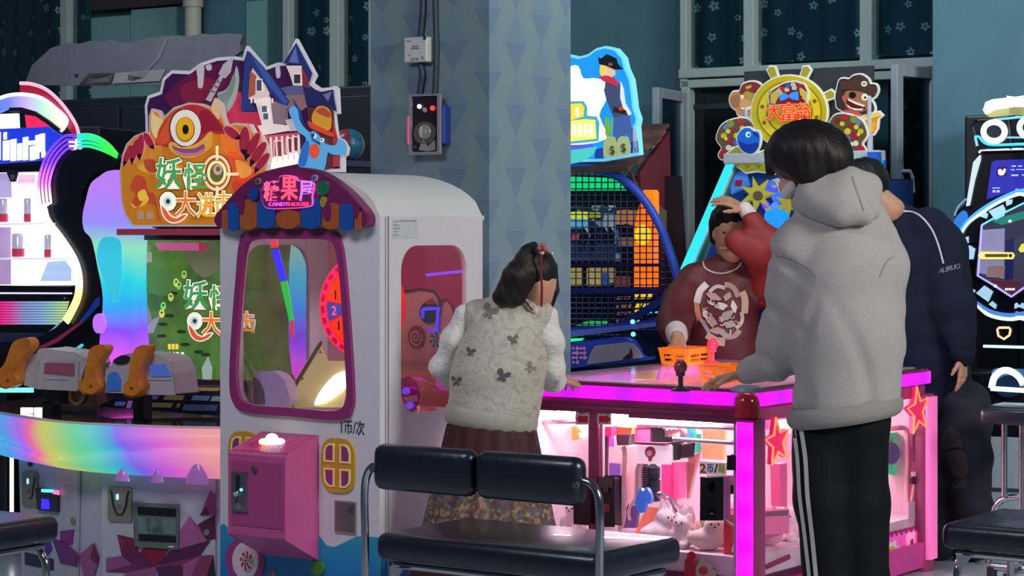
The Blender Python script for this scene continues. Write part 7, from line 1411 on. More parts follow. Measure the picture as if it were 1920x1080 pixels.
NA('arch_glow', a1([(-200, 260), (-60, 190), (60, 145), (180, 140), (300, 170), (400, 240), (480, 330), (445, 400), (400, 380), (300, 290), (180, 245), (60, 240), (0, 270), (-200, 330)]), .0, .03, ramp_mat('mat_arch_glow', 'X', N.Y(-20, 200, 0)[0], N.Y(120, 200, 0)[0], [(0, '#2080ff'), (.3, '#7080ff'), (.55, '#c8b0f8'), (.75, '#b8e8d0'), (1, '#f8fce0')], 1.2))
NTb('arch_edge', a1([(-200, 270), (-60, 195), (60, 150), (180, 143), (300, 170), (400, 240), (485, 330), (440, 410)]), -.035, .008, E('#d8d8ff', 1.8))
NA('arch_band', a1([(65, 238), (150, 236), (250, 265), (350, 330), (440, 400), (400, 405), (330, 350), (230, 285), (140, 268), (65, 268)]), -.03, .02, M('#241c2c', r=.4)); NA('sign_window', a1([(-200, 390), (-200, 290), (0, 285), (125, 280), (130, 385), (0, 392)]), -.005, .02, E('#e8ecff', 2.0)); NA('sign_red', a1([(180, 290), (240, 300), (330, 350), (390, 405), (190, 385)]), -.005, .02, E('#ff2860', 1.0))
NA('sign_panel', a1([(-200, 400), (300, 380), (350, 375), (385, 410), (450, 440), (380, 520), (310, 620), (-200, 655)]), -.01, .03, E('#1838d8', 1.1))
for x, w_, h0, h1 in ((-30, 30, 420, 620), (25, 20, 420, 470), (20, 45, 480, 620), (75, 40, 470, 625), (125, 30, 500, 620), (165, 35, 455, 620), (205, 60, 480, 510), (215, 35, 520, 620), (255, 25, 440, 610), (285, 35, 430, 560), (300, 25, 560, 600)): NA('sign_letter', a1([(x, h0), (x+w_, h0-6), (x+w_, h1-4), (x, h1)]), -.042, .006, E('#f4f8ff', 2.6))
NA('black_rail', a1([(-200, 665), (290, 655), (280, 700), (-200, 712)]), -.02, .03, INK); NA('clasp', a1([(40, 690), (130, 690), (110, 775), (75, 775)]), -.05, .012, M('#2a2a34', r=.3)); NA('clasp_bolt', a1(ngon(88, 742, 15, 20, 14)), -.062, .006, M('#b8b8c0', r=.2, m=.8))
# neon curves: four parallel tubes
base = a1([(545, 440), (470, 445), (400, 500), (340, 580), (300, 680), (280, 780), (285, 880), (300, 980), (330, 1075)])+a2([(420, 190), (500, 310), (540, 400), (555, 500), (545, 600), (500, 700), (460, 770)])
pts3 = [N.Y(a, b, -.13) for a, b in spl(base, 5, False)]
cols = [(0, '#40e060'), (.10, '#30d0e0'), (.18, '#6030ff'), (.30, '#b040ff'), (.42, '#ffb0d0'), (.55, '#fff0f0'), (.7, '#c8fff0'), (.82, '#fff4c0'), (.92, '#ffc040'), (1, '#d8ff80')]
zN0, zN1 = N.Y(0, 600, -.03)[1], N.Y(0, 255, -.03)[1]
nmat = ramp_mat('mat_neon_curve', 'Z', zN1, zN0, [(0, '#5030ff'), (.15, '#7a38ff'), (.26, '#e070e0'), (.36, '#ffd8e0'), (.5, '#e8fff4'), (.72, '#fff8f0'), (.86, '#ffc880'), (1, '#f0ff90')], 1.9)
for k in range(4):
    q = []
    for i, (x, z) in enumerate(pts3):
        x2, z2_ = pts3[min(i+1, len(pts3)-1)]; x1_, z1_ = pts3[max(i-1, 0)]; t = Vector((x2-x1_, z2_-z1_)).normalized(); w2 = .019*k*(1 if i < 34 else .5); q.append((x-t.y*w2, -.13-.004*k, z+t.x*w2))
    MB().tube(q, .006, 8).build('neon_tube', nmat, nm_, sm=1)
nm2 = ramp_mat('mat_neon_tail', 'X', N.Y(120, 300, 0)[0], N.Y(225, 300, 0)[0], [(0, '#4060ff'), (.35, '#20b0e8'), (.65, '#20d890'), (1, '#30e040')], 1.6)
for k in range(4): NTb('neon_tail', a1([(560, 445+k*26), (640, 440+k*26), (720, 465+k*25), (790, 515+k*18), (845, 580+k*6)]), -.13, .006 if k else .010, nm2)
NA('neon_knot', a1([(500, 470), (545, 468), (550, 530), (505, 540)]), -.05, .02, E('#ffffff', 3), 3)
# bright showcase with shelves
NA('showcase', a1([(-200, 712), (270, 705), (262, 800), (270, 900), (300, 1000), (330, 1080)])+a2([(400, 120), (480, 250), (540, 380), (545, 520), (-200, 525)]), .06, .02, M('#ffffff', r=.5, e='#fdf8ff', es=1.35))
for pts, c, e in ((a2([(-60, 100), (78, 100), (78, 515), (-60, 515)]), '#b89ac8', .6), (a1([(-60, 712), (50, 712), (80, 770), (85, 890), (-60, 890)]), '#b8a8d8', .7), (a1([(130, 725), (255, 722), (250, 790), (130, 790)]), '#f0c8d8', .9), (a2([(345, 350), (470, 340), (515, 400), (515, 490), (290, 490)]), '#a8c0e0', .8), (a1([(130, 760), (250, 757), (250, 772), (130, 775)]), '#e08ab0', .8)): NA('showcase_panel', pts, .04, .004, lit(c, e))
for pts in (a2([(0, 322), (500, 325), (500, 335), (0, 335)]), a1([(-60, 1078), (330, 1072), (340, 1082), (-60, 1090)])): NA('shelf', pts, .055, .12, M('#e8e4f4', r=.2, e='#e8e4ff', es=.6))
NA('black_rail', a2([(-200, 520), (515, 528), (515, 570), (-200, 565)]), .0, .03, INK); NA('rail_light', a2([(-200, 572), (512, 574), (512, 584), (-200, 582)]), -.02, .015, E('#d8c8ff', 1.6)); NA('black_rail', a2([(-200, 586), (505, 590), (500, 632), (-200, 630)]), .0, .03, INK); NA('rail_stud', a2(ngon(465, 615, 6, 8, 8)), -.03, .004, M('#a0a0b0', r=.3))
stm = ramp_mat('mat_stripe_panel', 'X', N.Y(0, 500, 0)[0], N.Y(125, 500, 0)[0], [(0, '#ff1890'), (.2, '#e850b0'), (.4, '#90a0e0'), (.65, '#90b8e8'), (.85, '#a8d8c0'), (1, '#c8e8a0')], .85)
for k in range(9): y_ = 638+k*19; NA('light_slat', a2([(-200, y_), (490-k*6, y_), (485-k*6, y_+14), (-200, y_+14)]), .0, .02, stm)
NA('lower_panel', a2([(-200, 630), (500, 630), (440, 800), (430, 860), (-200, 860)]), .03, .02, INK); NA('lower_panel', a2([(-200, 860), (420, 865), (300, 920), (200, 925), (-200, 930)]), .0, .03, M('#3a4468', r=.3)); NTb('panel_edge', a2([(60, 945), (200, 925), (300, 900), (380, 850), (440, 790)]), -.02, .008, M('#b8c0d8', r=.2, e='#b0b8e0', es=.4))
NA('pink_glow', a2([(-200, 925), (90, 920), (60, 960), (-200, 985)]), -.005, .02, E('#ff60c0', 1.0)); NA('swoosh_stripe', a2([(270, 970), (400, 905), (560, 800), (640, 700), (690, 620), (720, 600), (720, 660), (600, 790), (420, 930), (320, 975)]), -.121, .003, M('#8a2850', r=.35, e='#902850', es=.25)); NA('swoosh_stripe', a2([(560, 800), (640, 700), (690, 620), (722, 598), (722, 660), (620, 770)]), -.124, .003, M('#1838a0', r=.35, e='#1838a0', es=.3))
NA('teal_tube', a2([(510, 1000), (585, 945), (592, 960), (520, 1008)]), -.16, .02, E('#40d8e0', 1.0)); NTb('side_light', a2([(590, 30), (640, 170), (690, 310), (715, 420)]), -.06, .006, E('#e8f0ff', 1.6)); NA('side_light', a2([(712, 420), (730, 440), (735, 540), (708, 545)]), -.06, .02, E('#c0fff8', 2))
for pts, c in ((a1([(640, 745), (700, 710), (745, 712), (720, 740), (660, 800), (605, 920), (600, 850)]), '#80b0f0'), (a1([(592, 940), (630, 940), (640, 1010), (620, 1055), (600, 1040)]), '#f0f4ff')): NA('side_light', pts, -.02, .02, E(c, 1.2))
MB().box(N.Y(18, 900, -.05)[0]-.6, N.Y(22, 900, -.05)[0], -.1, .2, 0, N.Y(0, 700, 0)[1]).build('base_cabinet', M('#0e1018', r=.4), nm_, bev=.01)
NTb('base_light', [(22, 855), (22, 960)], -.12, .009, E('#f4f8ff', 3), 0)
# tins on the shelves
def tin(px, py0, py1, wpx, k, where):
    y = .02; a = N.Y(px, py1, y); w2 = wpx*9.75/F/2; h = (py1-py0)*9.75/F; w_ = N.w(a[0], -.015, 0)
    o = thing('drink_tin', Fr(w_.x, w_.y, 14, a[1]), where, 'tin', 'tins in the neon showcase')
    MB().lathe([(w2*.85, 0), (w2, h*.04), (w2, h*.93), (w2*.82, h), (0, h)], (0, 0, 0), 20).build('can', M('#c8c4d8', r=.2, m=.3, e='#d8d0e8', es=.35), o, sm=1)
    MB().lathe([(w2*1.01, h*.05), (w2*1.01, h*.36), (w2, h*.37)], (0, 0, 0), 20).build('wrapper', M('#c03a50', r=.3, e='#d04060', es=.35), o, sm=1)
tin(41, 437, 483, 24, 0, 'wide silver and red tin on the lower shelf of the neon showcase'); tin(96, 440, 484, 13, 1, 'narrow red tin at the right end of the lower showcase shelf'); tin(13, 372, 418, 18, 2, 'silver tin with pink wrapper on the upper showcase shelf'); tin(58, 372, 418, 13, 3, 'slim grey and red tin on the upper showcase shelf')
# ------------------------------------------------------------------ people
from mathutils.bvhtree import BVHTree
class Per:
    def __init__(s, px, d, label):
        s.d = d; b = P(px, YH, d); s.o = Vector((b.x, b.y, 0)); s.k = d/F; s.bv = {}
        s.root = thing('person', Fr(b.x, b.y, 0), label, 'person')
    def J(s, px, py, dd=0): return P(px, py, s.d+dd)-s.o
    def limb(s, pts, k=.03, n=None, f=1):
        """chain of (px, py, depth, radius in px)"""
        o = []
        for a, b in zip(pts, pts[1:]):
            q = ('c', s.J(*a[:3]), s.J(*b[:3]), a[3]*s.k, b[3]*s.k, k); o.append(q+((n, f) if n else ()))
        return o
    def ell(s, px, py, dd, rx, ry, rz, k=.02, rot=None):
        """ellipsoid: rx, rz in px, ry (depth) in metres"""
        R_ = None if rot is None else np.array(Matrix.Rotation(rot, 3, 'Y') if not isinstance(rot, Matrix) else rot)
        return ('e', s.J(px, py, dd), (rx*s.k, ry, rz*s.k), R_, k)
    def put(s, name, groups, mat, par=None, fold=None, **kw):
        Vs, Qs = [], []; n = 0
        for prims, res in groups:
            V, Q = sdf_mesh(prims, res, fold); Vs.append(V); Qs.append(Q+n); n += len(V)
        V = np.concatenate(Vs); Q = np.concatenate(Qs); me = bpy.data.meshes.new(name); me.from_pydata(V.tolist(), [], Q.tolist()); me.shade_smooth()
        s.bv[name] = BVHTree.FromPolygons([Vector(v) for v in V], Q.tolist()); return obj(name, me, mat, par or s.root, **kw)
    def decal(s, on, name, px, mat, off=.003, n=0, par=None, sub=0):
        """a patch of print or trim lying on a garment: outline followed over the cloth"""
        if n: px = spl(px, n)
        loops = [px]; tri = tessellate_polygon([[Vector((a, b, 0)) for a, b in px]]); pts = [Vector(p) for p in px]; tris = [tuple(t) for t in tri]
        for _ in range(sub):
            nt = []; mid = {}
            for t in tris:
                m = []
                for a, b in ((t[0], t[1]), (t[1], t[2]), (t[2], t[0])):
                    kx = (min(a, b), max(a, b))
                    if kx not in mid: mid[kx] = len(pts); pts.append((pts[a]+pts[b])/2)
                    m.append(mid[kx])
                nt += [(t[0], m[0], m[2]), (m[0], t[1], m[1]), (m[2], m[1], t[2]), (m[0], m[1], m[2])]
            tris = nt
        V = []; bv = s.bv[on]; last = None
        for a in pts:
            r = ray(a[0], a[1]).normalized(); h = bv.ray_cast(CAM-s.o, r)
            p = h[0]-r*off if h[0] is not None else None; V.append(p)
        ok = [p for p in V if p is not None]
        if not ok: return None
        for i, p in enumerate(V):
            if p is None:
                rr = ray(pts[i][0], pts[i][1]); c = CAM-s.o
                V[i] = min(ok, key=lambda q: (q-(c+rr*((q-c).y/rr.y))).length)
        N_ = len(V); B = [p+ray(960, 430).normalized()*(off*.8) for p in V]
        me = bpy.data.meshes.new(name); me.from_pydata([tuple(p) for p in V], [], tris); me.shade_smooth(); return obj(name, me, mat, par or s.root)
    def stroke(s, on, name, px, w_, mat, off=.003, n=5):
        q = spl(px, n, False); L, Rr = [], []
        for i, a in enumerate(q):
            b = q[min(i+1, len(q)-1)]; c = q[max(i-1, 0)]; t = Vector((b[0]-c[0], b[1]-c[1])).normalized(); L.append((a[0]-t.y*w_/2, a[1]+t.x*w_/2)); Rr.append((a[0]+t.y*w_/2, a[1]-t.x*w_/2))
        return s.decal(on, name, L+Rr[::-1], mat, off)
def hand(W, D, Nn, size=.175, curl=(.25, .35, .4, .5), thumb=1, spread=.10, tcurl=.4):
    """wrist, direction to the fingers, direction the palm faces; thumb = side it leaves on"""
    D = Vector(D).normalized(); Nn = Vector(Nn); Nn = (Nn-D*Nn.dot(D)).normalized(); S_ = D.cross(Nn)*thumb; L = size; o = []
    pl_ = L*.50
    for t in (-.32, -.1, .12, .34): o.append(('c', W+S_*(t*L*.30), W+D*pl_+S_*(t*L*.44*1.5), L*.075, L*.058, .012))
    for i, (t, ln) in enumerate(((.34, .40), (.12, .45), (-.1, .42), (-.32, .34))):
        p = W+D*(pl_*.96)+S_*(t*L*.66); d = (D+S_*(t*spread*3)).normalized(); c = curl[i]; r = L*.049
        for j, f in enumerate((.45, .32, .26)):
            d = (d*cos(c*(.6+.5*j))+Nn*sin(c*(.6+.5*j))).normalized(); q = p+d*(ln*L*f); o.append(('c', p, q, r, r*.9, .005)); p = q; r *= .9
    p = W+D*(pl_*.18)+S_*(L*.14); d = (D*.75+S_*.75+Nn*.25).normalized(); r = L*.062
    for f in (.20, .17, .14): q = p+d*(L*f); o.append(('c', p, q, r, r*.86, .010)); p = q; r *= .86; d = (d*cos(tcurl)+(D+Nn*.4).normalized()*sin(tcurl)).normalized()
    return o
def cloth(col, rough=.9, b=.35, bs=260, n=.07, ns=25): return M(col, r=rough, n=n, ns=ns, b=b, bs=bs, spec=.2)
SKIN = M('#c99478', r=.55, n=.04); SKIN2 = M('#b88468', r=.55, n=.04)
hg = NG('mat_hair', .5); hv = hg.vec(hg.m('MULTIPLY', hg.x, 260), hg.m('MULTIPLY', hg.y, 260), hg.m('MULTIPLY', hg.z, 14)); hn = hg.noise(1, 2, hv); hg.base(hg.mix(hn, '#0d0a0a', '#1c1615')); hg.b.inputs['Specular IOR Level'].default_value = .3; hg.bump(hn, .5, .004); HAIR = hg.ma
def folds(amp, fz, fx, ph=0, cut=None):
    def f(X, Y, Z): return amp*(np.sin(fz*Z+fx*X+2.2*np.sin(9*X+ph)+1.6*np.sin(7*Y+ph))*.6+.4*np.sin(fz*1.9*Z-fx*.8*X+3*np.sin(6*Z)+ph))
    return f

# ---- the man in the grey hoodie
m1 = Per(1580, 7.1, 'man in grey hooded sweatshirt and black side-striped trousers leaning on the table'); L = m1.limb
body = [([m1.ell(1517, 295, 0, 52, .10, 62, .02), *L([(1505, 325, .04, 34), (1484, 350, .06, 24)]), m1.ell(1466, 325, .07, 7, .012, 10, .01), m1.ell(1463, 312, .06, 10, .02, 8, .01), *L([(1535, 345, 0, 34), (1560, 400, 0, 38)])], .006),
        (L([(1565, 420, 0, 50), (1580, 560, 0, 66), (1580, 740, 0, 55), (1580, 790, 0, 45)])+L([(1520, 440, 0, 30), (1480, 640, .1, 26), (1408, 698, .25, 18)])+L([(1630, 440, 0, 30), (1645, 620, .1, 26), (1600, 690, .25, 18)])+L([(1540, 800, 0, 40), (1548, 960, 0, 34), (1562, 1160, 0, 22)])+L([(1612, 800, 0, 40), (1616, 960, 0, 34), (1626, 1160, 0, 22)]), .012),
        (hand(m1.J(1398, 700, .26), Vector((-.75, .35, -.22)), Vector((-.1, -.1, -1)), .17, (.25, .2, .2, .25), 1, .1), .0036), (hand(m1.J(1600, 690, .25), Vector((-.6, .7, -.1)), Vector((0, 0, -1)), .17, thumb=-1), .005)]
m1.put('body', body, SKIN)
m1.put('hair', [([m1.ell(1515, 284, 0, 78, .132, 61, .03), m1.ell(1562, 300, -.02, 37, .10, 44, .03), *L([(1450, 288, .03, 17), (1444, 322, .05, 9)], .02), *L([(1580, 320, -.02, 20), (1592, 338, -.02, 10)], .02), *L([(1515, 320, -.07, 28), (1540, 344, -.05, 18)], .03), *L([(1494, 315, -.05, 14), (1498, 350, -.04, 6)], .012), ('-c', m1.J(1474, 316, -.14), m1.J(1478, 356, -.10), .022, .030, .012)], .006)], HAIR, fold=lambda X, Y, Z: .0012*np.sin(170*X+40*Z)+.001*np.sin(140*Y+60*X))
m1.put('face_mask', [(L([(1486, 350, -.005, 13), (1476, 362, .02, 12)], .02), .005)], M('#c8c4c6', r=.8))
m1.stroke('hair', 'mask_strap', [(1478, 305), (1484, 322), (1486, 345)], 4, M('#c8b8b8', r=.7), .002) if False else None
GH = cloth('#a6a3a1', .95, .35, 420, .07, 180)
hoodie = L([(1572, 425, 0, 62), (1582, 500, 0, 98), (1588, 620, 0, 104), (1584, 745, 0, 102)], .05, (0, 1, 0), .86)+L([(1512, 432, 0, 44), (1500, 470, .01, 54), (1474, 640, .10, 52), (1462, 668, .12, 46), (1404, 696, .25, 27)], .035)+L([(1635, 430, 0, 42), (1656, 500, .0, 44), (1656, 640, .06, 40), (1610, 690, .22, 30)], .04)+L([(1545, 405, 0, 48), (1600, 402, 0, 50)], .04)+[('-c', m1.J(1540, 510, -.17), m1.J(1500, 650, -.10), .012, .016, .03), ('-e', m1.J(1584, 836, 0), (190*m1.k, .6, 62*m1.k), np.array(Matrix.Rotation(radians(-8), 3, 'Y')), .01)]
def hf(X, Y, Z):
    rd = lambda q, p=3: np.clip(np.sin(q), 0, 1)**p
    low = np.clip((1.22-Z)*3, 0, 1); arm = np.clip((-.10-X)*10, 0, 1); up = np.clip((Z-1.1)*5, 0, 1)
    return .016*low*(1-arm)*rd(30*X+9*Z+2.0*np.sin(5*Z))+.013*arm*rd(36*Z+26*X+1.5*np.sin(8*X))+.007*up*(1-arm)*rd(24*X-20*Z+1)+.003*np.sin(11*Z+8*X)
m1.put('sweatshirt', [(hoodie, .009)], GH, fold=hf)
def bandring(per, name, px, py, hw, dep, hpx, tilt, mat, dd=0):
    c = per.J(px, py, dd)
    def f(u, v):
        a = 2*pi*u; q = 1+.05*sin(pi*min(1, max(0, v)))-.06*(abs(v-.5)*2)**4; return (c.x+hw*per.k*q*cos(a), c.y+dep*q*sin(a), c.z+tilt*per.k*cos(a)+hpx*per.k*v)
    return MB().grid(f, 64, 9, True).build(name, mat, per.root, sm=60)
bandring(m1, 'hem_band', 1584, 790, 104, .157, 38, 15, cloth('#8c8a88', .95, .12, 500, .06, 180))
m1.put('hood', [(L([(1506, 380, .02, 22), (1526, 356, -.05, 28), (1590, 345, -.08, 30), (1628, 352, -.04, 24)], .03)+L([(1515, 385, -.06, 22), (1580, 398, -.12, 24), (1618, 404, -.12, 20)], .03)+L([(1626, 352, -.05, 22), (1634, 395, -.07, 18)], .03)+[m1.ell(1570, 375, -.06, 66, .10, 34, .04)], .007)], GH, fold=folds(.003, 40, 30, 1))
SEAM = M('#8a8886', r=.95)
m1.stroke('sweatshirt', 'seam', [(1455, 480), (1485, 488), (1512, 503), (1530, 520)], 2.5, SEAM, .002); m1.stroke('sweatshirt', 'seam', [(1675, 480), (1660, 495), (1650, 520)], 2.5, SEAM, .002)
m1.stroke('hood', 'seam', [(1598, 330), (1604, 350), (1612, 372), (1620, 396)], 2.5, SEAM, .002)
m1.put('cuff', [(L([(1412, 692, .235, 25), (1399, 700, .26, 21)], .01), .006)], cloth('#94928f', .95, .5, 500))
TR = cloth('#0b0e15', .75, .2, 300)
trs = L([(1540, 815, 0, 55), (1542, 940, 0, 53), (1556, 1100, 0, 46), (1562, 1175, -.01, 40)], .03)+L([(1608, 795, 0, 58), (1614, 940, 0, 52), (1622, 1100, 0, 45), (1628, 1175, 0, 40)], .03)+L([(1562, 785, 0, 60), (1602, 780, 0, 58)], .04)
m1.put('trousers', [(trs, .010)], TR, fold=folds(.004, 18, 20, 2))
WS = M('#c4bfc0', r=.8)
m1.stroke('trousers', 'side_stripe', [(1488, 806), (1495, 860), (1499, 930), (1508, 1000), (1518, 1090), (1526, 1165)], 7, WS); m1.stroke('trousers', 'side_stripe', [(1502, 806), (1510, 860), (1514, 930), (1522, 1000), (1531, 1090), (1539, 1165)], 8, WS)
SHOE = M('#2a2a30', r=.5)
for a, b in ((1562, 1190), (1630, 1190)): m1.put('shoe', [([*L([(a+8, b, .02, 24), (a-30, b+8, .14, 20)], .02)], .009)], SHOE)

# ---- the girl at the near corner
m2 = Per(925, 7.17, 'girl in pale brocade vest, white sleeves and long dark red pleated skirt'); L = m2.limb
body = [([m2.ell(1006, 522, 0, 38, .088, 54, .02), *L([(1018, 556, .03, 20), (1024, 572, .05, 13)], .015), m2.ell(1039, 553, .05, 5, .012, 7, .008), m2.ell(1024, 540, -.045, 6, .012, 11, .006), *L([(1000, 560, 0, 22), (985, 590, 0, 24)], .02)], .0045),
        (L([(950, 640, 0, 40), (940, 760, 0, 60), (925, 820, 0, 62)])+L([(872, 604, 0, 11), (830, 690, .05, 12), (868, 722, .22, 12)])+L([(1026, 604, 0, 11), (1036, 682, .04, 12), (1042, 716, .30, 12)])+L([(890, 820, 0, 36), (890, 1000, 0, 28), (890, 1190, 0, 18)])+L([(955, 820, 0, 36), (950, 1000, 0, 28), (950, 1190, 0, 18)]), .012),
        (hand(m2.J(868, 722, .22), Vector((.4, .8, -.1)), Vector((0, 0, -1)), .15, thumb=1), .005), (hand(m2.J(1042, 714, .32), Vector((.35, .8, -.05)), Vector((0, 0, -1)), .15, thumb=-1), .004)]
m2.put('body', body, SKIN)
m2.put('hair', [([m2.ell(1008, 510, 0, 37, .092, 46, .02), *L([(1001, 459, -.02, 7), (992, 474, -.06, 15), (968, 518, -.085, 24), (946, 555, -.085, 19)], .02), *L([(985, 490, -.06, 18), (934, 558, -.075, 10)], .02), *L([(990, 510, -.07, 20), (972, 562, -.08, 12)], .02), *L([(1037, 500, .03, 9), (1041, 545, .03, 7), (1035, 574, .03, 4)], .012), ('-e', m2.J(1026, 554, -.06), (12*m2.k, .05, 20*m2.k), None, .008)], .005)], HAIR, fold=lambda X, Y, Z: .0008*np.sin(190*X+90*Z))
RBN = M('#7a1420', r=.6)
q = [m2.J(a, b, c) for a, b, c in ((1016, 468, -.115), (1014, 500, -.108), (1016, 540, -.10), (1015, 575, -.09))]; MB().tube(spl([tuple(p) for p in q], 4, False), .004, 6).build('ribbon', RBN, m2.root, sm=1)
for a, b in ((1017, 460), (1011, 466), (1022, 468), (1016, 474)): MB().sph(tuple(m2.J(a, b, -.11)), .008, 10, 8).build('hair_flower', M('#b04a50' if b < 470 else '#c8b0a8', r=.4), m2.root, sm=1)
MB().tube([tuple(m2.J(1012, 474, -.06)), tuple(m2.J(1034, 475, -.08))], .0016, 6).build('hair_pin', M('#c8b090', r=.2, m=.8), m2.root); MB().sph(tuple(m2.J(1035, 475, -.08)), .0045, 10, 8).build('pin_pearl', M('#e8e0d8', r=.2), m2.root, sm=1)
vg = NG('mat_vest', .75); n1 = vg.noise(9, 2); vv = vg.nt.nodes.new('ShaderNodeTexNoise'); vv.inputs['Scale'].default_value = 17; vv.inputs['Distortion'].default_value = 2.6; vv.inputs['Detail'].default_value = 1; vg.nt.links.new(vg.tc.outputs['Object'], vv.inputs['Vector'])
vc = vg.ramp(vv.outputs['Fac'], [(.3, '#8d8679'), (.44, '#a59e90'), (.475, '#c2bdb0'), (.52, '#a8a193'), (.56, '#c8c3b6'), (.62, '#a39c8e'), (.75, '#b8b2a5')]); vg.base(vg.mix(n1, vc, '#b8b2a6')); vg.bump(vv.outputs['Fac'], .25, .006)
vest = L([(978, 574, 0, 26), (960, 590, 0, 44), (948, 640, 0, 74), (935, 700, 0, 84), (926, 758, 0, 88)], .04, (0, 1, 0), .80)+L([(895, 590, 0, 30), (1015, 592, 0, 28)], .03)+[('-e', m2.J(922, 850, 0), (150*m2.k, .4, 72*m2.k), np.array(Matrix.Rotation(radians(-3), 3, 'Y')), .006)]
m2.put('vest', [(vest, .008)], vg.ma, fold=folds(.004, 24, 12, 3))
m2.put('collar', [(L([(984, 566, -.05, 8), (996, 574, -.06, 7), (1004, 584, -.05, 6)], .01), .005)], M('#d0ccc6', r=.8)); m2.stroke('collar', 'collar_trim', [(981, 560), (990, 571), (998, 582)], 3, RBN, .004)
FUR = M('#d8d5cf', r=.95, n=.08, ns=80, b=.9, bs=120, sheen=.6)
def fuzz(X, Y, Z): return .0022*np.sin(150*X+30*np.sin(90*Z))*np.sin(140*Z+20*np.sin(70*Y))+.003*np.sin(50*Z+20*X)
m2.put('sleeve', [(L([(870, 592, 0, 20), (850, 640, .02, 22), (830, 688, .05, 22), (846, 712, .14, 19), (866, 721, .20, 15)], .025), .007)], FUR, fold=fuzz); m2.put('sleeve', [(L([(1028, 594, 0, 20), (1032, 640, .0, 23), (1034, 688, .03, 25), (1036, 714, .16, 22), (1040, 716, .27, 14)], .025), .007)], FUR, fold=fuzz)
bandring(m2, 'sweater_hem', 921, 803, 84, .122, 40, -9, cloth('#a9a498', .95, .5, 350))
bf = lambda x, y, s, a: [(x+s*(u_*cos(a)-v_*sin(a)), y+s*(u_*sin(a)+v_*cos(a))) for u_, v_ in ((0, -.3), (-.5, -1), (-1, -.8), (-.9, -.1), (-.3, .1), (-.6, .7), (-.2, .9), (0, .3), (.3, .8), (.7, .5), (.35, 0), (1, -.3), (.9, -.9), (.45, -.8))]
for x, y, s, a, c in ((917, 585, 15, .5, '#7a7268'), (963, 637, 10, -.2, '#6a625e'), (882, 660, 9, .2, '#6a5a52'), (943, 705, 13, .4, '#50505a'), (855, 715, 10, .1, '#6a5c52'), (995, 690, 10, .8, '#8a7c70')): m2.decal('vest', 'butterfly', bf(x, y, s, a), M(c, r=.8), .0035)
sk = NG('mat_skirt', .7); vo = sk.nt.nodes.new('ShaderNodeTexVoronoi'); vo.inputs['Scale'].default_value = 85; sk.nt.links.new(sk.tc.outputs['Object'], vo.inputs['Vector']); s3 = sk.nt.nodes.new('ShaderNodeSeparateColor'); sk.nt.links.new(vo.outputs['Color'], s3.inputs[0])
br = sk.ramp(s3.outputs[0], [(0, '#4a3a44'), (.2, '#8a6a48'), (.36, '#3a4458'), (.5, '#b89a6c'), (.62, '#7a3038'), (.75, '#56627a'), (.88, '#a88858'), (1, '#2c2834')], True); br = sk.mix(sk.noise(60), br, '#5a4a44')
inb = sk.m('MULTIPLY', sk.m('GREATER_THAN', sk.z, .385), sk.m('LESS_THAN', sk.z, .585)); lowb = sk.m('LESS_THAN', sk.z, .10); sk.base(sk.mix(sk.m('MAXIMUM', inb, lowb), sk.mix(sk.noise(12), '#2a0a11', '#48121a'), br)); sk.bump(sk.noise(200), .2)
c0, c1 = m2.J(921, 795), m2.J(912, 1200); k_ = m2.k
def skirt(u, v):
    a = 2*pi*u; R_ = (82+82*v)*k_; c = c0.lerp(c1, v); pl_ = 1+(.02+.05*v)*(abs(((u*18) % 1)-.5)*4-1)
    return (c.x+R_*cos(a)*pl_, c.y+R_*.82*sin(a)*pl_, max(c.z, .01))
MB().grid(skirt, 144, 22, True).build('skirt', sk.ma, m2.root, sm=60)
for u_ in range(2): m2.put('boot', [(L([(892+58*u_, 1198, 0, 16), (900+60*u_, 1204, .10, 14)], .01), .008)], M('#3a1c20', r=.5))
m2.root.children[-1]

# ---- the child in red behind the table
m3 = Per(1355, 9.70, 'child in dark red embroidered jacket with one hand on the head'); L = m3.limb
wr = m3.J(1398, 392, -.14)
body = [([m3.ell(1374, 432, 0, 35, .095, 50, .02), *L([(1370, 462, -.02, 27), (1372, 478, -.04, 18)], .02), m3.ell(1366, 452, -.10, 5, .016, 7, .008), m3.ell(1340, 440, 0, 5, .02, 10, .006), m3.ell(1357, 466, -.09, 10, .012, 3, .006), *L([(1366, 480, 0, 19), (1362, 502, .01, 20)], .02)], .0055),
        (L([(1355, 545, 0, 38), (1352, 640, 0, 48), (1350, 760, 0, 50)])+L([(1290, 540, 0, 22), (1264, 600, -.15, 18), (1270, 632, -.50, 13)])+L([(1420, 540, 0, 22), (1446, 470, -.12, 18), (1400, 396, -.14, 11)])+L([(1325, 760, 0, 34), (1325, 880, 0, 28), (1325, 985, 0, 16)])+L([(1380, 760, 0, 34), (1380, 880, 0, 28), (1380, 985, 0, 16)]), .013),
        (hand(wr, Vector((-.85, .1, .38)), Vector((.1, .35, -.95)), .165, (.3, .25, .25, .35), 1, .18), .0036), (hand(m3.J(1272, 634, -.52), Vector((.05, -.2, -.8)), Vector((.2, .8, -.2)), .15, (.4, .4, .45, .5), -1, .1), .0036)]
m3.put('body', body, SKIN2)
for x, y in ((1358, 436), (1376, 434)): MB().sph(tuple(m3.J(x, y, -.094)), (.009, .005, .0045), 10, 8).build('eye', M('#1c1614', r=.2), m3.root, sm=1)
m3.put('hair', [([m3.ell(1372, 412, .02, 40, .108, 37, .02), *L([(1342, 415, .02, 12), (1338, 450, .03, 8)], .02), *L([(1405, 420, .03, 14), (1410, 450, .03, 9)], .02), m3.ell(1372, 400, -.06, 30, .04, 16, .02)], .006)], HAIR, fold=lambda X, Y, Z: .002*np.sin(160*X+60*Z))
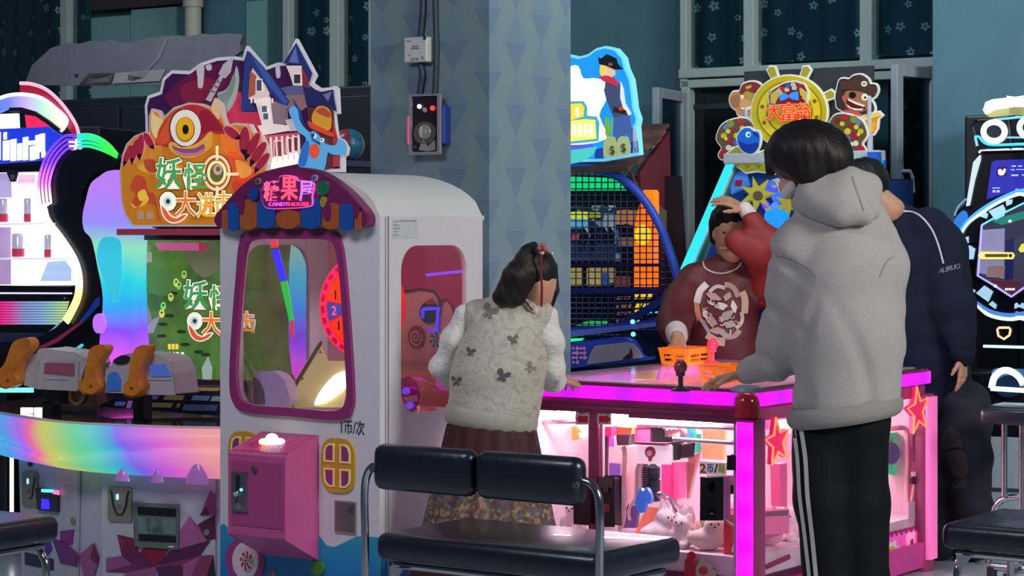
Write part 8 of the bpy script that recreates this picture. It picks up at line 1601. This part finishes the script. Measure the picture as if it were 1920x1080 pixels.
JR = M('#5c161c', r=.55, n=.12, ns=14, b=.25, bs=90); JRB = M('#b03a2a', r=.6, n=.08)
jk = [m3.ell(1362, 509, .0, 34, .085, 13, .02)]+L([(1356, 516, 0, 40), (1354, 570, 0, 66), (1352, 660, 0, 74), (1350, 790, .0, 82)], .05, (0, 1, 0), .8)+L([(1310, 525, 0, 30), (1400, 522, 0, 30)], .04)+L([(1300, 528, 0, 32), (1282, 560, -.05, 36), (1264, 602, -.18, 30), (1267, 622, -.38, 27)], .03)+L([(1408, 530, 0, 32), (1436, 545, -.02, 30)], .03)
m3.put('jacket', [(jk, .009)], JR, fold=folds(.006, 20, 18, 4))
m3.put('raised_sleeve', [(L([(1428, 545, 0, 36), (1444, 490, -.10, 30), (1440, 455, -.16, 28), (1412, 415, -.17, 19)], .03)+L([(1440, 500, -.10, 30), (1418, 470, -.18, 28), (1380, 450, -.20, 21)], .03), .009)], M('#8a241f', r=.6, n=.15, ns=10), fold=folds(.005, 30, 25, 5))
m3.put('cuff', [(L([(1404, 402, -.15, 15), (1397, 392, -.145, 14)], .01), .006)], M('#d8cec8', r=.8)); m3.put('cuff', [(L([(1268, 622, -.44, 20), (1270, 630, -.47, 19)], .01), .006)], M('#c8b8b4', r=.8))
m3.put('trousers', [(L([(1325, 770, 0, 42), (1325, 880, 0, 36), (1325, 985, 0, 26)], .03)+L([(1380, 770, 0, 42), (1380, 880, 0, 36), (1380, 985, 0, 26)], .03), .012)], cloth('#2a1418'))
for x in (1325, 1380): m3.put('shoe', [(L([(x, 1000, 0, 15), (x-4, 1002, -.08, 13)], .01), .008)], SHOE)
m3.stroke('jacket', 'collar_piping', [(1318, 488), (1322, 502), (1340, 511), (1362, 511), (1382, 503), (1390, 492)], 3, M('#c8b0a4', r=.7), .004)
EM = ['#c8b4ac', '#b89088', '#d0a890', '#a89a98', '#c87a64', '#d8c8c0']
for k in range(9):
    a0 = 2*pi*k/9; r0 = 40+5*(k % 3); m3.stroke('jacket', 'embroidery', [(1350+(r0+4*sin(t*3+k))*cos(a0+t*.75), 585+(r0+4*sin(t*3+k))*1.1*sin(a0+t*.75)) for t in (0, .3, .6, 1.0)], 7+3*(k % 3), M(EM[k % 6], r=.8), .005)
for k, (x, y, s_, a) in enumerate(((1338, 556, 13, .4), (1362, 592, 15, -.5), (1352, 574, 12, .2), (1334, 602, 14, .9), (1368, 608, 12, -.2), (1376, 575, 11, 1.2), (1345, 620, 13, 0), (1360, 628, 10, .4), (1322, 588, 10, 1.4), (1364, 556, 10, -.7))):
    m3.decal('jacket', 'embroidery', [(x+s_*(.95*cos(t)+.25*cos(3*t+k))*cos(a)-s_*.5*sin(t)*sin(a), y+s_*(.95*cos(t)+.25*cos(3*t+k))*sin(a)+s_*.55*sin(t)*cos(a)) for t in [2*pi*j/16 for j in range(16)]], M(EM[(k*2+1) % 6], r=.8), .007)
random.seed(11)
for k in range(16):
    a, q_ = random.uniform(0, 6.28), random.uniform(8, 38); x, y = 1350+q_*cos(a), 588+q_*1.1*sin(a); b = random.uniform(0, 6.28); m3.stroke('jacket', 'embroidery', [(x+7*cos(b+t)*(.5+t*.3), y+7*sin(b+t)*(.5+t*.3)) for t in (0, .7, 1.4, 2.2)], 2.6, M(EM[k % 6], r=.8), .0085, 3)
m3.stroke('jacket', 'embroidery', [(1342, 634), (1356, 634), (1368, 628), (1370, 618)], 3, M('#c8b4ac', r=.8), .005)

# ---- the man in navy at the right
m4 = Per(1785, 9.1, 'man in dark navy sweatshirt with white shoulder piping and faded jeans'); L = m4.limb
body = [([m4.ell(1622, 345, .1, 40, .10, 50, .02), *L([(1642, 366, .05, 22), (1672, 394, .0, 25)], .03)], .006), (L([(1700, 450, 0, 36), (1745, 560, 0, 44), (1768, 730, 0, 36)])+L([(1768, 465, -.07, 22), (1790, 570, -.14, 18), (1806, 668, -.17, 12)])+L([(1690, 450, .1, 24), (1640, 560, .1, 20), (1600, 632, .05, 14)])+L([(1765, 770, .04, 24), (1766, 900, .04, 20), (1763, 1015, .04, 13)])+L([(1808, 770, -.04, 26), (1816, 890, -.07, 22), (1830, 1015, -.02, 13)]), .012),
        (hand(m4.J(1806, 668, -.17), Vector((-.04, .0, -1)), Vector((-.75, .45, 0)), .155, (.12, .2, .3, .35), -1, .08, .3), .0034), (hand(m4.J(1600, 634, .05), Vector((-.7, -.3, -.2)), Vector((0, 0, -1)), .16), .005)]
m4.put('body', body, M('#c08c72', r=.55, n=.05))
m4.put('hair', [([m4.ell(1622, 338, .08, 46, .12, 44, .02), *L([(1642, 340, .05, 24), (1650, 368, .03, 15)], .02)], .007)], HAIR, fold=lambda X, Y, Z: .002*np.sin(150*X+60*Z))
NV_ = cloth('#1a2233', .9, .3, 380, .08)
sw = L([(1690, 412, .02, 28), (1700, 432, .02, 40), (1732, 475, 0, 68), (1742, 580, 0, 68), (1752, 690, 0, 62), (1760, 730, 0, 62)], .05, (0, 1, 0), .8)+L([(1742, 426, -.05, 38), (1768, 462, -.07, 42), (1790, 570, -.14, 38), (1806, 655, -.17, 24)], .03)+L([(1690, 440, .1, 34), (1640, 560, .1, 30), (1605, 628, .06, 23)], .03)
m4.put('sweatshirt', [(sw, .009)], NV_, fold=folds(.005, 24, 12, 6)); m4.put('cuff', [(L([(1806, 652, -.17, 23), (1806, 667, -.17, 21)], .01), .006)], cloth('#151c2c', .9, .5, 500))
JN = NG('mat_jeans', .85); jn = JN.noise(5, 3); JN.base(JN.mix(JN.m('MULTIPLY', jn, .6), '#141a28', '#2c2e38')); JN.bump(JN.noise(300), .25); 
m4.put('jeans', [(L([(1768, 765, .04, 52), (1764, 900, .04, 34), (1762, 1020, .04, 26), (1762, 1032, .04, 24)], .03)+L([(1806, 765, -.04, 54), (1814, 850, -.07, 44), (1824, 950, -.06, 36), (1832, 1020, -.02, 30)], .03), .010)], JN.ma, fold=folds(.006, 34, 10, 7))
FD = M('#36353a', r=.85, n=.3, ns=30)
m4.decal('jeans', 'faded_patch', [(1768, 812), (1785, 800), (1800, 812), (1806, 840), (1800, 838), (1770, 842), (1762, 830)], FD, .003, 3, None, 2); m4.decal('jeans', 'faded_patch', [(1774, 848), (1806, 844), (1816, 870), (1812, 892), (1790, 895), (1778, 870)], FD, .003, 3, None, 2); m4.decal('jeans', 'faded_patch', [(1786, 905), (1814, 898), (1812, 912), (1792, 916)], FD, .003, 3, None, 1)
m4.put('shoe', [(L([(1836, 1030, .0, 21), (1800, 1034, .08, 17)], .02), .009)], M('#1a1a22', r=.5)); m4.put('shoe', [(L([(1764, 1032, .05, 19), (1740, 1036, .12, 15)], .02), .009)], M('#b8b8bc', r=.5))
PP = M('#c4c8d0', r=.7); m4.stroke('sweatshirt', 'shoulder_piping', [(1684, 397), (1700, 396), (1722, 402), (1744, 425), (1758, 455), (1769, 494)], 3.4, PP, .004)
for k, chs in enumerate('ALBRUKS'):
    x, y = 1765+k*5.6, 507-k*1.4; cu = MB().text(chs, 0, 0, 0, 1, .001); pts = [(v[0], v[2]) for v in cu.v]; V = []
    for a, b in pts:
        r = ray(x+a*9*.9, y-b*9).normalized(); h = m4.bv['sweatshirt'].ray_cast(CAM-m4.o, r); V.append(h[0]-r*.004 if h[0] is not None else None)
    ok = [p for p in V if p is not None]
    if len(ok) < 4: continue
    md = ok[0]; V = [p if p is not None else md for p in V]; me = bpy.data.meshes.new('sleeve_letter'); me.from_pydata([tuple(p) for p in V], [], cu.f); obj('sleeve_letter', me, PP, m4.root)
